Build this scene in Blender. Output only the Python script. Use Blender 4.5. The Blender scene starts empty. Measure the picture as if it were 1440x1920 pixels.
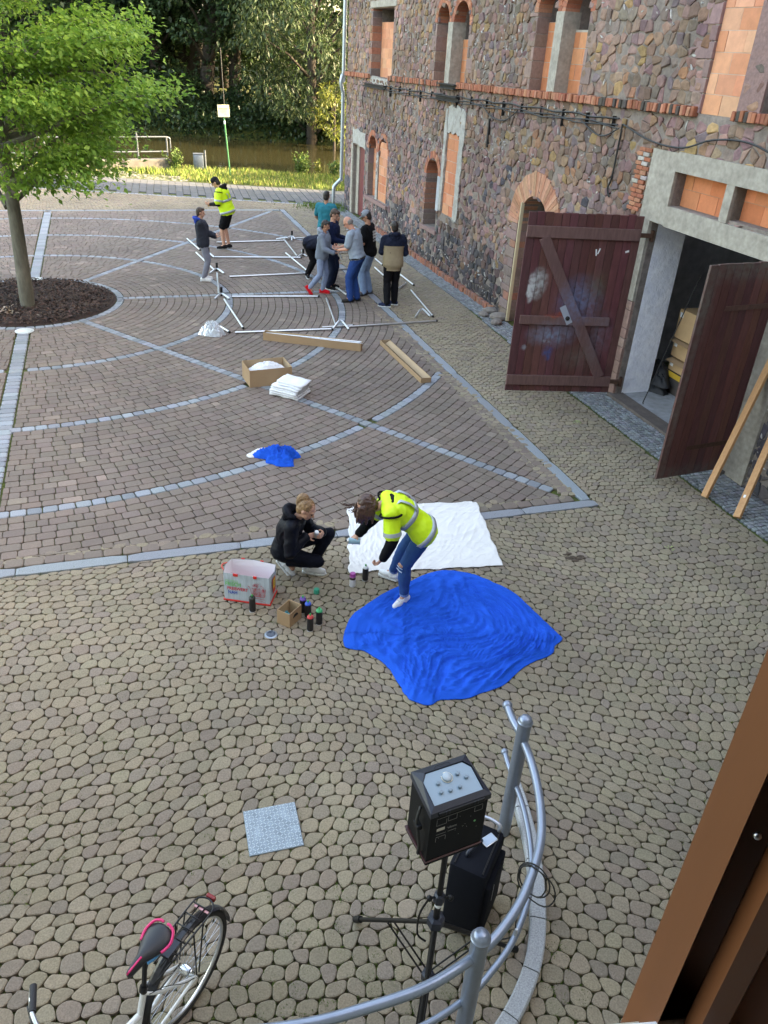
import bpy, bmesh, math, random
import numpy as np
from mathutils import Vector, Matrix, noise as mnoise
from mathutils.geometry import tessellate_polygon
R = math.radians
scene = bpy.context.scene
col = scene.collection
rnd = random.Random(7)

# ------------------------------------------------------------------ camera, world, sun, exposure
CAM_H, FOC, PITCH, ROLL = 4.9, 1464.49, .534547, .061298
cd = bpy.data.cameras.new('camera')
cd.sensor_fit = 'VERTICAL'; cd.sensor_height = 32; cd.lens = 32*FOC/1920
cd.clip_start = .05; cd.clip_end = 2000
cam = bpy.data.objects.new('camera', cd); col.objects.link(cam)
_c, _s = math.cos(ROLL), math.sin(ROLL)
_F = Vector((0, math.cos(PITCH), -math.sin(PITCH))); _R0 = Vector((1, 0, 0)); _U0 = Vector((0, math.sin(PITCH), math.cos(PITCH)))
_X = _R0*_c + _U0*_s; _Y = _U0*_c - _R0*_s; _Z = -_F
M = Matrix(((_X.x, _Y.x, _Z.x, 0), (_X.y, _Y.y, _Z.y, 0), (_X.z, _Y.z, _Z.z, CAM_H), (0, 0, 0, 1)))
cam.matrix_world = M
scene.camera = cam

SUN_AZ, SUN_EL = R(88), R(24)          # from +Y (ahead) clockwise: the sun stands low on the right, behind the stone house
w = bpy.data.worlds.new('World'); scene.world = w; w.use_nodes = True
nt = w.node_tree; nt.nodes.clear()
sky = nt.nodes.new('ShaderNodeTexSky'); sky.sky_type = 'NISHITA'; sky.sun_disc = False
sky.sun_elevation = SUN_EL; sky.sun_rotation = SUN_AZ; sky.air_density = 1.0; sky.dust_density = 3.0; sky.ozone_density = .6
bg = nt.nodes.new('ShaderNodeBackground'); bg.inputs['Strength'].default_value = .15
wo = nt.nodes.new('ShaderNodeOutputWorld')
nt.links.new(sky.outputs[0], bg.inputs[0]); nt.links.new(bg.outputs[0], wo.inputs[0])
sd = bpy.data.lights.new('sun', 'SUN'); sd.energy = 2.8; sd.angle = R(.5); sd.color = (1, .9, .74)
sun = bpy.data.objects.new('sun', sd); col.objects.link(sun)
sdir = Vector((math.sin(SUN_AZ)*math.cos(SUN_EL), math.cos(SUN_AZ)*math.cos(SUN_EL), math.sin(SUN_EL)))
sun.rotation_euler = sdir.to_track_quat('Z', 'Y').to_euler(); sun.location = (20, -15, 20)
vs = scene.view_settings
vs.view_transform = 'Standard'; vs.look = 'None'; vs.gamma = 1; vs.exposure = 3.4
vs.use_white_balance = True; vs.white_balance_temperature = 8500; vs.white_balance_tint = 11

# ------------------------------------------------------------------ helpers
def ray(px, py):
    q0, q1 = px-720, py-960
    x = _c*q0+_s*q1; y = -_s*q0+_c*q1
    return Vector((x, FOC*math.cos(PITCH)-y*math.sin(PITCH), -(FOC*math.sin(PITCH)+y*math.cos(PITCH)))).normalized()
def G(px, py, z=0.):
    "the point of the place at height z that the photo shows at px, py (photo pixels)"
    d = ray(px, py); t = (z-CAM_H)/d.z
    return Vector((d.x*t, d.y*t, z))
def proj(x, y, z=0.):
    z -= CAM_H
    yc = y*math.cos(PITCH)-z*math.sin(PITCH); up = z*math.cos(PITCH)+y*math.sin(PITCH)
    if yc < .1: return (-9999, 9999)
    a = FOC*x/yc; b = -FOC*up/yc
    return (720+_c*a-_s*b, 960+_s*a+_c*b)
def seen(x, y, z=0., m=620):
    p = proj(x, y, z); return -m < p[0] < 1440+m and -m < p[1] < 1920+m

def tag(o, label=None, cat=None, group=None, kind=None):
    if label: o['label'] = label
    if cat: o['category'] = cat
    if group: o['group'] = group
    if kind: o['kind'] = kind
    return o
def thing(name, label, cat, loc=(0, 0, 0), rotz=0., group=None):
    o = bpy.data.objects.new(name, None); col.objects.link(o)
    o.location = loc; o.rotation_euler = (0, 0, rotz); o.empty_display_size = .2
    return tag(o, label, cat, group)
def rootm(o):
    while o.parent: o = o.parent
    return Matrix.Translation(o.location) @ Matrix.Rotation(o.rotation_euler[2], 4, 'Z')
def copy_tree(o, parent=None):
    c = o.copy(); col.objects.link(c); c.parent = parent
    for ch in [x for x in bpy.data.objects if x.parent == o]: copy_tree(ch, c)
    return c

class MB:
    "collects shapes, then links them as ONE mesh object"
    def __init__(s): s.v = []; s.f = []; s.c = []; s.cc = (1, 1, 1); s.mi = []; s.m = 0
    def add(s, vs_, fs, T=None):
        b = len(s.v)
        s.v += [tuple(T @ Vector(p)) for p in vs_] if T is not None else [tuple(p) for p in vs_]
        s.f += [tuple(i+b for i in f) for f in fs]
        s.c += [s.cc]*len(fs); s.mi += [s.m]*len(fs); return s
    def box(s, x0, x1, y0, y1, z0, z1, T=None):
        return s.add([(x0,y0,z0),(x1,y0,z0),(x1,y1,z0),(x0,y1,z0),(x0,y0,z1),(x1,y0,z1),(x1,y1,z1),(x0,y1,z1)],
                     [(0,3,2,1),(4,5,6,7),(0,1,5,4),(1,2,6,5),(2,3,7,6),(3,0,4,7)], T)
    def rbox(s, cx, cy, cz, sx, sy, sz, b=.01, T=None):
        "box with chamfered edges"
        bm = bmesh.new(); bmesh.ops.create_cube(bm, size=1)
        for v in bm.verts: v.co = Vector((v.co.x*sx+cx, v.co.y*sy+cy, v.co.z*sz+cz))
        bmesh.ops.bevel(bm, geom=bm.edges[:], offset=b, segments=2, profile=.5, affect='EDGES')
        bm.verts.index_update()
        s.add([v.co[:] for v in bm.verts], [[v.index for v in f.verts] for f in bm.faces], T); bm.free(); return s
    def tube(s, pts, r, n=8, cap=True, T=None, closed=False):
        pts = [Vector(p) for p in pts]; rs = r if hasattr(r, '__len__') else [r]*len(pts)
        vs_ = []; N = len(pts); u = None
        for i, p in enumerate(pts):
            if closed: t = pts[(i+1) % N]-pts[i-1]
            else: t = pts[min(i+1, N-1)]-pts[max(i-1, 0)]
            t.normalize()
            if u is None: u = t.orthogonal().normalized()
            u = (u-t*u.dot(t)); u = u.normalized() if u.length > 1e-6 else t.orthogonal().normalized()
            v = t.cross(u)
            for k in range(n):
                a = 2*math.pi*k/n; vs_.append(p+(u*math.cos(a)+v*math.sin(a))*rs[i])
        fs = []
        for i in range(N if closed else N-1):
            j = (i+1) % N
            for k in range(n): fs.append((i*n+k, i*n+(k+1) % n, j*n+(k+1) % n, j*n+k))
        if cap and not closed: fs += [tuple(range(n-1, -1, -1)), tuple(range((N-1)*n, N*n))]
        return s.add(vs_, fs, T)
    def lathe(s, prof, n=16, T=None):
        vs_ = []; fs = []; N = len(prof)
        for r, z in prof:
            for k in range(n):
                a = 2*math.pi*k/n; vs_.append((r*math.cos(a), r*math.sin(a), z))
        for i in range(N-1):
            for k in range(n): fs.append((i*n+k, i*n+(k+1) % n, (i+1)*n+(k+1) % n, (i+1)*n+k))
        fs += [tuple(range(n-1, -1, -1)), tuple(range((N-1)*n, N*n))]
        return s.add(vs_, fs, T)
    def ell(s, c, r, T=None, n=10):
        vs_ = []; fs = []; m = n//2+1
        for i in range(1, m):
            a = math.pi*i/m
            for k in range(n):
                b = 2*math.pi*k/n; vs_.append((c[0]+r[0]*math.sin(a)*math.cos(b), c[1]+r[1]*math.sin(a)*math.sin(b), c[2]+r[2]*math.cos(a)))
        t = len(vs_); vs_ += [(c[0], c[1], c[2]+r[2]), (c[0], c[1], c[2]-r[2])]
        for i in range(m-2):
            for k in range(n): fs.append((i*n+k, (i+1)*n+k, (i+1)*n+(k+1) % n, i*n+(k+1) % n))
        for k in range(n): fs += [(t, k, (k+1) % n), (t+1, (m-2)*n+(k+1) % n, (m-2)*n+k)]
        return s.add(vs_, fs, T)
    def prism(s, poly, z0, z1, T=None):
        n = len(poly); vs_ = [(p[0], p[1], z0) for p in poly]+[(p[0], p[1], z1) for p in poly]
        return s.add(vs_, [tuple(range(n-1, -1, -1)), tuple(range(n, 2*n))]+[(i, (i+1) % n, n+(i+1) % n, n+i) for i in range(n)], T)
    def build(s, name, mats, parent=None, smooth=False, world=False, **tg):
        me = bpy.data.meshes.new(name)
        vv = s.v
        if world and parent is not None:
            Mi = rootm(parent).inverted(); vv = [tuple(Mi @ Vector(p)) for p in vv]
        me.from_pydata(vv, [], s.f)
        if any(c != (1, 1, 1) for c in s.c):
            a = me.attributes.new('col', 'FLOAT_COLOR', 'FACE')
            a.data.foreach_set('color', np.array([(c[0], c[1], c[2], 1) for c in s.c], 'f').ravel())
        for m in (mats if isinstance(mats, (list, tuple)) else [mats]): me.materials.append(m)
        if any(s.mi): me.polygons.foreach_set('material_index', s.mi)
        if smooth: me.polygons.foreach_set('use_smooth', [True]*len(s.f))
        me.update(); me.validate()
        if smooth == 2: me.set_sharp_from_angle(angle=R(38))
        o = bpy.data.objects.new(name, me); col.objects.link(o); o.parent = parent
        return tag(o, **tg)

def rotT(loc=(0, 0, 0), rx=0, ry=0, rz=0):
    return Matrix.Translation(loc) @ Matrix.Rotation(rz, 4, 'Z') @ Matrix.Rotation(ry, 4, 'Y') @ Matrix.Rotation(rx, 4, 'X')
def alignT(p, q):
    "frame at p with Z towards q"
    d = (Vector(q)-Vector(p)).normalized()
    return Matrix.Translation(p) @ d.to_track_quat('Z', 'Y').to_matrix().to_4x4()
def smoothpts(pts, k=6, closed=False):
    pts = [Vector(p) for p in pts]; n = len(pts); out = []
    for i in range(n if closed else n-1):
        if closed: a, b, c, d = pts[i-1], pts[i], pts[(i+1) % n], pts[(i+2) % n]
        else: a, b, c, d = pts[max(i-1, 0)], pts[i], pts[i+1], pts[min(i+2, n-1)]
        for j in range(k):
            t = j/k; out.append(.5*((2*b)+(c-a)*t+(2*a-5*b+4*c-d)*t*t+(3*b-a-3*c+d)*t**3))
    if not closed: out.append(pts[-1])
    return out

MATS = {}
def mat(name, c=(.5, .5, .5), rough=.7, metal=0, var=.0, scale=8., bump=0., bscale=None, attr=False, spec=.5, c2=None, coat=0, trans=0, detail=6, stretch=None, rnd_isl=0, big=0):
    "procedural Principled material: base colour varied by noise (object space), optional bump, optional 'col' attribute"
    if name in MATS: return MATS[name]
    m = bpy.data.materials.new(name); m.use_nodes = True; t = m.node_tree; N = t.nodes; L = t.links
    b = N['Principled BSDF']; b.inputs['Roughness'].default_value = rough; b.inputs['Metallic'].default_value = metal
    b.inputs['Specular IOR Level'].default_value = spec
    if coat: b.inputs['Coat Weight'].default_value = coat
    if trans: b.inputs['Transmission Weight'].default_value = trans
    tc = N.new('ShaderNodeTexCoord'); src = tc.outputs['Object']
    if stretch:
        mp = N.new('ShaderNodeMapping'); mp.inputs['Scale'].default_value = stretch; L.new(src, mp.inputs[0]); src = mp.outputs[0]
    base = None
    if attr:
        at = N.new('ShaderNodeAttribute'); at.attribute_name = 'col'; base = at.outputs['Color']
    if var or c2:
        no = N.new('ShaderNodeTexNoise'); no.inputs['Scale'].default_value = scale; no.inputs['Detail'].default_value = detail; no.inputs['Roughness'].default_value = .62
        L.new(src, no.inputs['Vector'])
        rp = N.new('ShaderNodeMapRange'); rp.inputs[1].default_value = .3; rp.inputs[2].default_value = .7
        L.new(no.outputs['Fac'], rp.inputs[0])
        if c2:
            mx = N.new('ShaderNodeMix'); mx.data_type = 'RGBA'; L.new(rp.outputs[0], mx.inputs['Factor'])
            mx.inputs['A'].default_value = (*c, 1); mx.inputs['B'].default_value = (*c2, 1)
            if base is not None: L.new(base, mx.inputs['A'])
            base = mx.outputs['Result']
        if var:
            rp2 = N.new('ShaderNodeMapRange'); rp2.inputs[1].default_value = .25; rp2.inputs[2].default_value = .75
            rp2.inputs[3].default_value = 1-var; rp2.inputs[4].default_value = 1+var
            no2 = no
            if c2:
                no2 = N.new('ShaderNodeTexNoise'); no2.inputs['Scale'].default_value = scale*3.1; no2.inputs['Detail'].default_value = detail; L.new(src, no2.inputs['Vector'])
            L.new(no2.outputs['Fac'], rp2.inputs[0])
            hs = N.new('ShaderNodeMix'); hs.data_type = 'RGBA'; hs.blend_type = 'MULTIPLY'; hs.inputs['Factor'].default_value = 1
            if base is None: hs.inputs['A'].default_value = (*c, 1)
            else: L.new(base, hs.inputs['A'])
            L.new(rp2.outputs[0], hs.inputs['B']); base = hs.outputs['Result']
    if rnd_isl:
        ge = N.new('ShaderNodeNewGeometry'); mr = N.new('ShaderNodeMapRange'); mr.inputs[3].default_value = 1-rnd_isl; mr.inputs[4].default_value = 1+rnd_isl
        L.new(ge.outputs['Random Per Island'], mr.inputs[0])
        hs = N.new('ShaderNodeMix'); hs.data_type = 'RGBA'; hs.blend_type = 'MULTIPLY'; hs.inputs['Factor'].default_value = 1
        if base is None: hs.inputs['A'].default_value = (*c, 1)
        else: L.new(base, hs.inputs['A'])
        L.new(mr.outputs[0], hs.inputs['B']); base = hs.outputs['Result']
    if big:
        nb_ = N.new('ShaderNodeTexNoise'); nb_.inputs['Scale'].default_value = .45; nb_.inputs['Detail'].default_value = 7; nb_.inputs['Roughness'].default_value = .6; L.new(tc.outputs['Object'], nb_.inputs['Vector'])
        mb_ = N.new('ShaderNodeMapRange'); mb_.inputs[1].default_value = .3; mb_.inputs[2].default_value = .7; mb_.inputs[3].default_value = 1-big; mb_.inputs[4].default_value = 1+big; L.new(nb_.outputs['Fac'], mb_.inputs[0])
        hs = N.new('ShaderNodeMix'); hs.data_type = 'RGBA'; hs.blend_type = 'MULTIPLY'; hs.inputs['Factor'].default_value = 1; L.new(base, hs.inputs['A']); L.new(mb_.outputs[0], hs.inputs['B']); base = hs.outputs['Result']
    if base is None: b.inputs['Base Color'].default_value = (*c, 1)
    else: L.new(base, b.inputs['Base Color'])
    if bump:
        nb = N.new('ShaderNodeTexNoise'); nb.inputs['Scale'].default_value = bscale or scale*2; nb.inputs['Detail'].default_value = 5; nb.inputs['Roughness'].default_value = .65
        L.new(src, nb.inputs['Vector'])
        bu = N.new('ShaderNodeBump'); bu.inputs['Strength'].default_value = 1; bu.inputs['Distance'].default_value = bump
        L.new(nb.outputs['Fac'], bu.inputs['Height']); L.new(bu.outputs[0], b.inputs['Normal'])
    MATS[name] = m; return m

def grid_mesh(name, X, Y, Z, m, parent=None, smooth=True, thick=0, **tg):
    "X, Y, Z: 2-D arrays"
    h, w_ = X.shape; me = bpy.data.meshes.new(name)
    v = np.stack([X, Y, Z], -1).reshape(-1, 3)
    i = np.arange(h*w_).reshape(h, w_)
    f = np.stack([i[:-1, :-1], i[:-1, 1:], i[1:, 1:], i[1:, :-1]], -1).reshape(-1, 4)
    if thick:
        n = len(v); v = np.concatenate([v, v-[0, 0, thick]])
        f2 = f[:, ::-1]+n
        rim = np.concatenate([i[0, :], i[1:, -1], i[-1, -2::-1], i[-2:0:-1, 0]]); nx = np.roll(rim, -1)
        side = np.stack([nx, rim, rim+n, nx+n], 1)
        f = np.concatenate([f, f2, side])
    me.from_pydata(v.tolist(), [], f.tolist())
    if smooth: me.polygons.foreach_set('use_smooth', [True]*len(me.polygons))
    me.materials.append(m); me.update()
    o = bpy.data.objects.new(name, me); col.objects.link(o); o.parent = parent
    return tag(o, **tg)

def h2(i, j, k=0):
    n = (int(i)*73856093) ^ (int(j)*19349663) ^ (int(k)*83492791)
    n = (n ^ (n >> 13))*1274126177 & 0xffffffff
    return ((n ^ (n >> 16)) & 0xffff)/65535.
def clip(poly, nx, ny, d):
    "keep nx*x+ny*y <= d"
    out = []; n = len(poly)
    for i in range(n):
        a = poly[i]; b = poly[(i+1) % n]
        da = nx*a[0]+ny*a[1]-d; db = nx*b[0]+ny*b[1]-d
        if da <= 0: out.append(a)
        if (da < 0 < db) or (db < 0 < da):
            t = da/(da-db); out.append((a[0]+(b[0]-a[0])*t, a[1]+(b[1]-a[1])*t))
    return out
def area(p):
    return .5*sum(p[i-1][0]*p[i][1]-p[i][0]*p[i-1][1] for i in range(len(p)))
def cen(p):
    n = len(p); return (sum(q[0] for q in p)/n, sum(q[1] for q in p)/n)
def inset(poly, g):
    n = len(poly); L = []
    for i in range(n):
        a = poly[i]; b = poly[(i+1) % n]; dx, dy = b[0]-a[0], b[1]-a[1]; l = math.hypot(dx, dy)
        if l < 1e-6: continue
        L.append((dy/l, -dx/l, (dy*a[0]-dx*a[1])/l-g))
    p = poly
    for nx, ny, d in L:
        p = clip(p, nx, ny, d)
        if len(p) < 3: return None
    return p
def chaikin(p, k=.25):
    out = []; n = len(p)
    for i in range(n):
        a = p[i]; b = p[(i+1) % n]
        out.append((a[0]+(b[0]-a[0])*k, a[1]+(b[1]-a[1])*k)); out.append((b[0]+(a[0]-b[0])*k, b[1]+(a[1]-b[1])*k))
    return out
class Stones:
    "many stone polygons in one mesh: domed tops with worn edges, one colour per stone"
    def __init__(s): s.v = []; s.f = []; s.c = []
    def add(s, p, colr, top=0., dep=.03, bev=.012, drop=.008, tilt=(0, 0)):
        n = len(p); cx, cy = cen(p); b = len(s.v)
        rr = max(.01, math.sqrt(abs(area(p))/math.pi)); k = max(.3, 1-bev/rr)
        for q in p: s.v.append((q[0], q[1], top-dep))
        for q in p: s.v.append((q[0], q[1], top-drop+tilt[0]*(q[0]-cx)+tilt[1]*(q[1]-cy)))
        for q in p: s.v.append((cx+(q[0]-cx)*k, cy+(q[1]-cy)*k, top+tilt[0]*(q[0]-cx)+tilt[1]*(q[1]-cy)))
        for i in range(n):
            j = (i+1) % n
            s.f.append((b+i, b+j, b+n+j, b+n+i)); s.f.append((b+n+i, b+n+j, b+2*n+j, b+2*n+i))
        s.f.append(tuple(range(b+2*n, b+3*n))); s.c += [colr]*(2*n+1)
    def build(s, name, m, parent=None, smooth=False, xf=None, **tg):
        me = bpy.data.meshes.new(name)
        v = np.array(s.v)
        if xf is not None: v = xf(v)
        me.from_pydata(v.tolist(), [], s.f)
        a = me.attributes.new('col', 'FLOAT_COLOR', 'FACE')
        c = np.ones((len(s.c), 4), 'f'); c[:, :3] = s.c; a.data.foreach_set('color', c.ravel())
        me.materials.append(m); me.update()
        if smooth: me.polygons.foreach_set('use_smooth', [True]*len(s.f))
        o = bpy.data.objects.new(name, me); col.objects.link(o); o.parent = parent
        return tag(o, **tg)
def cvar(c, r, v=.12, h=.03):
    k = 1+r.uniform(-v, v); return tuple(max(.004, x*k*(1+r.uniform(-h, h))) for x in c)
# ------------------------------------------------------------------ ground
def terrain_z(x, y):
    def st(a, b, t):
        t = min(1, max(0, (t-a)/(b-a))); return t*t*(3-2*t)
    z = -.034
    z -= 1.3*st(36.6, 38.6, y)
    z += 2.4*st(56.5, 61, y)+7*st(62, 110, y)
    return z
m_soil = mat('mossy soil', (.055, .056, .022), .95, c2=(.085, .11, .012), scale=5, var=.3, bump=.01, bscale=60)
ys = [-60, -30, -10, 0, 10, 20, 30, 34, 36, 36.6, 37, 37.5, 38, 38.6, 40, 45, 50, 56, 57, 58, 59, 60, 61, 65, 70, 80, 90, 110, 200, 600]
xs = [-600, -200, -80, -50, -30, -20, -10, 0, 10, 20, 30, 50, 80, 200, 600]
X, Y = np.meshgrid(xs, ys); Z = np.vectorize(terrain_z)(X, Y)
grid_mesh('ground', X.astype(float), Y.astype(float), Z, m_soil, kind='structure')

CX, CY, PHI = -7.63, 15.99, .34712      # centre of the paved field (the tree stands there) and its direction
cp, sp_ = math.cos(PHI), math.sin(PHI)
def L2W(x, y): return (CX+cp*x-sp_*y, CY+sp_*x+cp*y)
def W2L(x, y): x -= CX; y -= CY; return (cp*x+sp_*y, -sp_*x+cp*y)
HX, HY = 7.33, 10.13                    # half sizes of the brown field
RB = 1.72; RINGS = [4.09, 6.50, 8.90]
DA = R(54.85)                           # direction of the diagonal radials
def edge_b(x): return -HY-.0143*x
def edge_r(y): return HX+.01*y
m_pav = mat('brown concrete pavers', attr=True, rough=.85, var=.16, scale=45, bump=.0015, bscale=160, big=.2)
m_cob = mat('rounded concrete cobbles', attr=True, rough=.9, var=.34, scale=85, bump=.003, bscale=120, big=.2)
m_gra = mat('grey granite', attr=True, rough=.75, var=.3, scale=95, bump=.003, bscale=120, detail=3)
BROWN = (.168, .128, .104); TAN = (.235, .190, .130); GRAN = (.225, .242, .262)

# --- radials, rings and border of granite setts
gs = Stones(); r1 = random.Random(3)
rad_dirs = [0, math.pi/2, -math.pi/2, math.pi, DA, -DA, math.pi-DA, math.pi+DA]
def rect_exit(a):
    ca, sa = math.cos(a), math.sin(a); t = 99
    if abs(ca) > 1e-6: t = min(t, HX/abs(ca))
    if abs(sa) > 1e-6: t = min(t, HY/abs(sa))
    return t
def sett(cx, cy, a, lx, ly, S=gs, c=GRAN, rg=.22, top=0.):
    ca, sa = math.cos(a), math.sin(a); p = []
    for (i, j) in ((-1, -1), (1, -1), (1, 1), (-1, 1)):
        x = i*lx/2+r1.uniform(-.004, .004); y = j*ly/2+r1.uniform(-.004, .004)
        p.append(L2W(cx+ca*x-sa*y, cy+sa*x+ca*y))
    S.add(chaikin(p, .12 if min(lx, ly) > .05 else .2), cvar(c, r1, rg, .03), top=top, bev=.012, drop=.006)
for a in rad_dirs:
    t = RB+.1; wd = .21 if abs(abs(a)-math.pi/2) < .01 else .15
    while t < rect_exit(a)-(.1 if wd > .2 else .26 if a == 0 else .40):
        l = r1.uniform(.13, .18); m_ = t+l/2
        if seen(*L2W(m_*math.cos(a), m_*math.sin(a))):
            if wd > .2:
                sett(m_*math.cos(a), m_*math.sin(a), a, l-.012, wd)
            else: sett(m_*math.cos(a), m_*math.sin(a), a, l-.012, .15)
        t += l
for r_ in RINGS+[RB+.08]:
    t = 0; 
    while t < 2*math.pi-.01:
        l = r1.uniform(.16, .2)
        if r_ < 2: l = .17
        am = t+l/2/r_; x, y = r_*math.cos(am), r_*math.sin(am)
        ok = abs(x) < HX-.27 and y > -HY+.27 and y < HY-.1 and seen(*L2W(x, y))
        for a in rad_dirs:       # leave the radials free
            d = abs((am-a+math.pi) % (2*math.pi)-math.pi)
            if d*r_ < .13 and r_ > 2: ok = False
        if ok: sett(x, y, am+math.pi/2, l-.014, .14)
        t += l/r_
def slabs(p, q, wd=.155):
    d = math.hypot(q[0]-p[0], q[1]-p[1]); a = math.atan2(q[1]-p[1], q[0]-p[0]); t = 0
    while t < d:
        l = min(r1.uniform(1.05, 1.3), d-t)
        if l < .1: break
        sett(p[0]+(t+l/2)*math.cos(a), p[1]+(t+l/2)*math.sin(a), a, l-.008, wd, rg=.1); t += l
slabs((edge_r(-10.2), edge_b(HX)+.092), (edge_r(10.2), HY+.1)); slabs((HX+.0, edge_b(HX)), (-HX, edge_b(-HX))); slabs((-HX, HY), (HX, HY))
slabs((-HX, -HY), (-HX, HY))
gs.build('granite_setts', m_gra, kind='structure')

# --- brown pavers: bond of rings round the tree
ps = Stones(); r2 = random.Random(5)
sect = sorted([a % (2*math.pi) for a in rad_dirs])
pitch = .1505
bands = []; rr_ = RB+.16
ringset = RINGS
r_ = rr_
while r_ < 12.8:
    nxt = [q for q in ringset if q > r_]
    lim = (nxt[0]-.08) if nxt else 99
    if r_+pitch*.6 > lim: r_ = nxt[0]+.08; continue
    h = pitch if r_+pitch*1.5 < lim else lim-r_
    bands.append((r_, r_+h)); r_ += h
for (ra, rb) in bands:
    rm = (ra+rb)/2
    for si in range(len(sect)):
        a0 = sect[si]; a1 = sect[(si+1) % 8]
        if a1 <= a0: a1 += 2*math.pi
        t = a0*rm-r2.uniform(0, .15)
        while t < a1*rm:
            l = r2.choice((.13, .17, .17, .21, .23)); u0, u1 = t/rm, (t+l)/rm; t += l
            am = (u0+u1)/2; x, y = rm*math.cos(am), rm*math.sin(am)
            if x > HX+.1 or y < -HY-.3 or y > HY+.1 or x < -HX-.1: continue
            wx, wy = L2W(x, y)
            if not seen(wx, wy, 0, 620): continue
            p = [(ra*math.cos(u0), ra*math.sin(u0)), (rb*math.cos(u0), rb*math.sin(u0)), (rb*math.cos(u1), rb*math.sin(u1)), (ra*math.cos(u1), ra*math.sin(u1))][::-1]
            if area(p) < 0: p = p[::-1]
            for a in (a0, a1):          # clip to the sector, half a sett from each radial
                hw = .13 if abs(abs((a+math.pi/2) % math.pi)) < .01 or abs((a % math.pi)-math.pi/2) < .01 else .08
                nx, ny = -math.sin(a), math.cos(a)
                if a == a0: p = clip(p, -nx, -ny, -hw) if len(p) > 2 else p
                else: p = clip(p, nx, ny, -hw) if len(p) > 2 else p
            if len(p) > 2: p = clip(p, 1, -.01, HX-.245)
            if len(p) > 2: p = clip(p, -.0143, -1, HY-.245)
            if len(p) > 2: p = clip(p, 0, 1, HY-.245)
            if len(p) < 3 or area(p) < .003: continue
            p = inset(p, .0045)
            if not p or area(p) < .002: continue
            c = cvar(BROWN, r2, .10, .03)
            if r2.random() < .035: c = tuple(q*1.35 for q in c)
            if min(p[i][0] for i in range(len(p))) is None: pass
            ps.add([L2W(*q) for q in chaikin(p, .1)], c, top=r2.uniform(-.002, .002), bev=.007, drop=.004)
t = -HY                                 # border row along the edges
while t < HY:
    l = .2
    for (x, y, a) in ((edge_r(t)-.165, t+l/2, math.pi/2),):
        if seen(*L2W(x, y)) and y > edge_b(HX)+.26 and y < HY-.26: sett(x, y, a, .19 if a else .14, .145, S=ps, c=BROWN, rg=.12)
    t += l
t = -HX
while t < HX-.3:
    for y in (edge_b(t)+.165, HY-.165):
        if seen(*L2W(t+.1, y)): sett(t+.1, y, 0, .19, .145, S=ps, c=BROWN, rg=.12)
    t += .2
ps.build('brown_paving', m_pav, kind='structure')

# --- wall frame (the stone house stands along it)
WA = Vector((-2.08, 29.33, 0)); WU = Vector((.33407, -.94255, 0)); WN = Vector((.94255, .33407, 0))
WROT = math.atan2(WU.y, WU.x)
def wl(x, y):                           # world -> (u, distance in front of the wall)
    d = Vector((x, y, 0))-WA; return d.dot(WU), -d.dot(WN)
def mosw(u): return .44+.26*min(1, max(0, (u-12)/5))   # width of the mosaic strip
m_mos = mat('small granite mosaic', attr=True, rough=.8, var=.2, scale=60, bump=.002, bscale=150)
ms = Stones(); r3 = random.Random(11)
nu = int(26/.072)
for i in range(nu):
    u = .1+i*.072
    for j in range(int(mosw(u)/.072)):
        f = .04+j*.072+(.036 if i % 2 else 0)*0
        x, y = (WA+WU*u-WN*f).xy
        if not seen(x, y): continue
        p = []
        for (a, b) in ((0, 0), (1, 0), (1, 1), (0, 1)):
            ju, jf = (h2(i+a, j+b, 1)-.5)*.028, (h2(i+a, j+b, 2)-.5)*.028
            q = WA+WU*(u+a*.072+ju)-WN*(f+b*.072+jf); p.append((q.x, q.y))
        if area(p) < 0: p = p[::-1]
        p = inset(p, .005)
        if p and len(p) > 2: ms.add(chaikin(p, .2), cvar((.20, .21, .215), r3, .3, .05), top=r3.uniform(-.003, .002), bev=.008, drop=.006)
ms.build('mosaic_paving', m_mos, kind='structure')

# --- rounded irregular cobbles over the rest of the yard
cs = Stones(); r4 = random.Random(13)
rowp, colp = .099, .115
def warp(x, y):
    return (x+.09*math.sin(y*1.9+.6*math.sin(x*.8))+.04*math.sin(x*1.7+y*.7), y+.24*math.sin(x*.95+.5+.3*y)+.05*math.sin(y*1.9+x))
def in_field(x, y, m=.1):
    lx, ly = W2L(x, y); return -HX-m < lx < edge_r(ly)+m and edge_b(lx)-m < ly < HY+m
YROAD = 29.35
def vert(i, j, k):                      # shared, jittered corner points of a brick-like hexagon lattice
    # k=0: lower corner at the left of cell, k=1: lower corner at the middle
    off = .5*(j % 2)
    x = (i+off+(.5 if k else 0))*colp; y = j*rowp+(-.012 if k else .009)
    jx = (h2(i*2+k+(j % 2), j, 5)-.5)*.045; jy = (h2(i*2+k+(j % 2), j, 6)-.5)*.040
    return warp(x+jx, y+jy)
def cvx(p):
    "convex hull"
    p = sorted(p); lo = []; up = []
    for q in p:
        while len(lo) > 1 and (lo[-1][0]-lo[-2][0])*(q[1]-lo[-2][1])-(lo[-1][1]-lo[-2][1])*(q[0]-lo[-2][0]) <= 0: lo.pop()
        lo.append(q)
    for q in reversed(p):
        while len(up) > 1 and (up[-1][0]-up[-2][0])*(q[1]-up[-2][1])-(up[-1][1]-up[-2][1])*(q[0]-up[-2][0]) <= 0: up.pop()
        up.append(q)
    return lo[:-1]+up[:-1]
KERB = [G(*q) for q in ((975, 1500), (1001, 1600), (1010, 1700), (1008, 1790), (985, 1860), (945, 1925), (880, 2000))]
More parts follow.
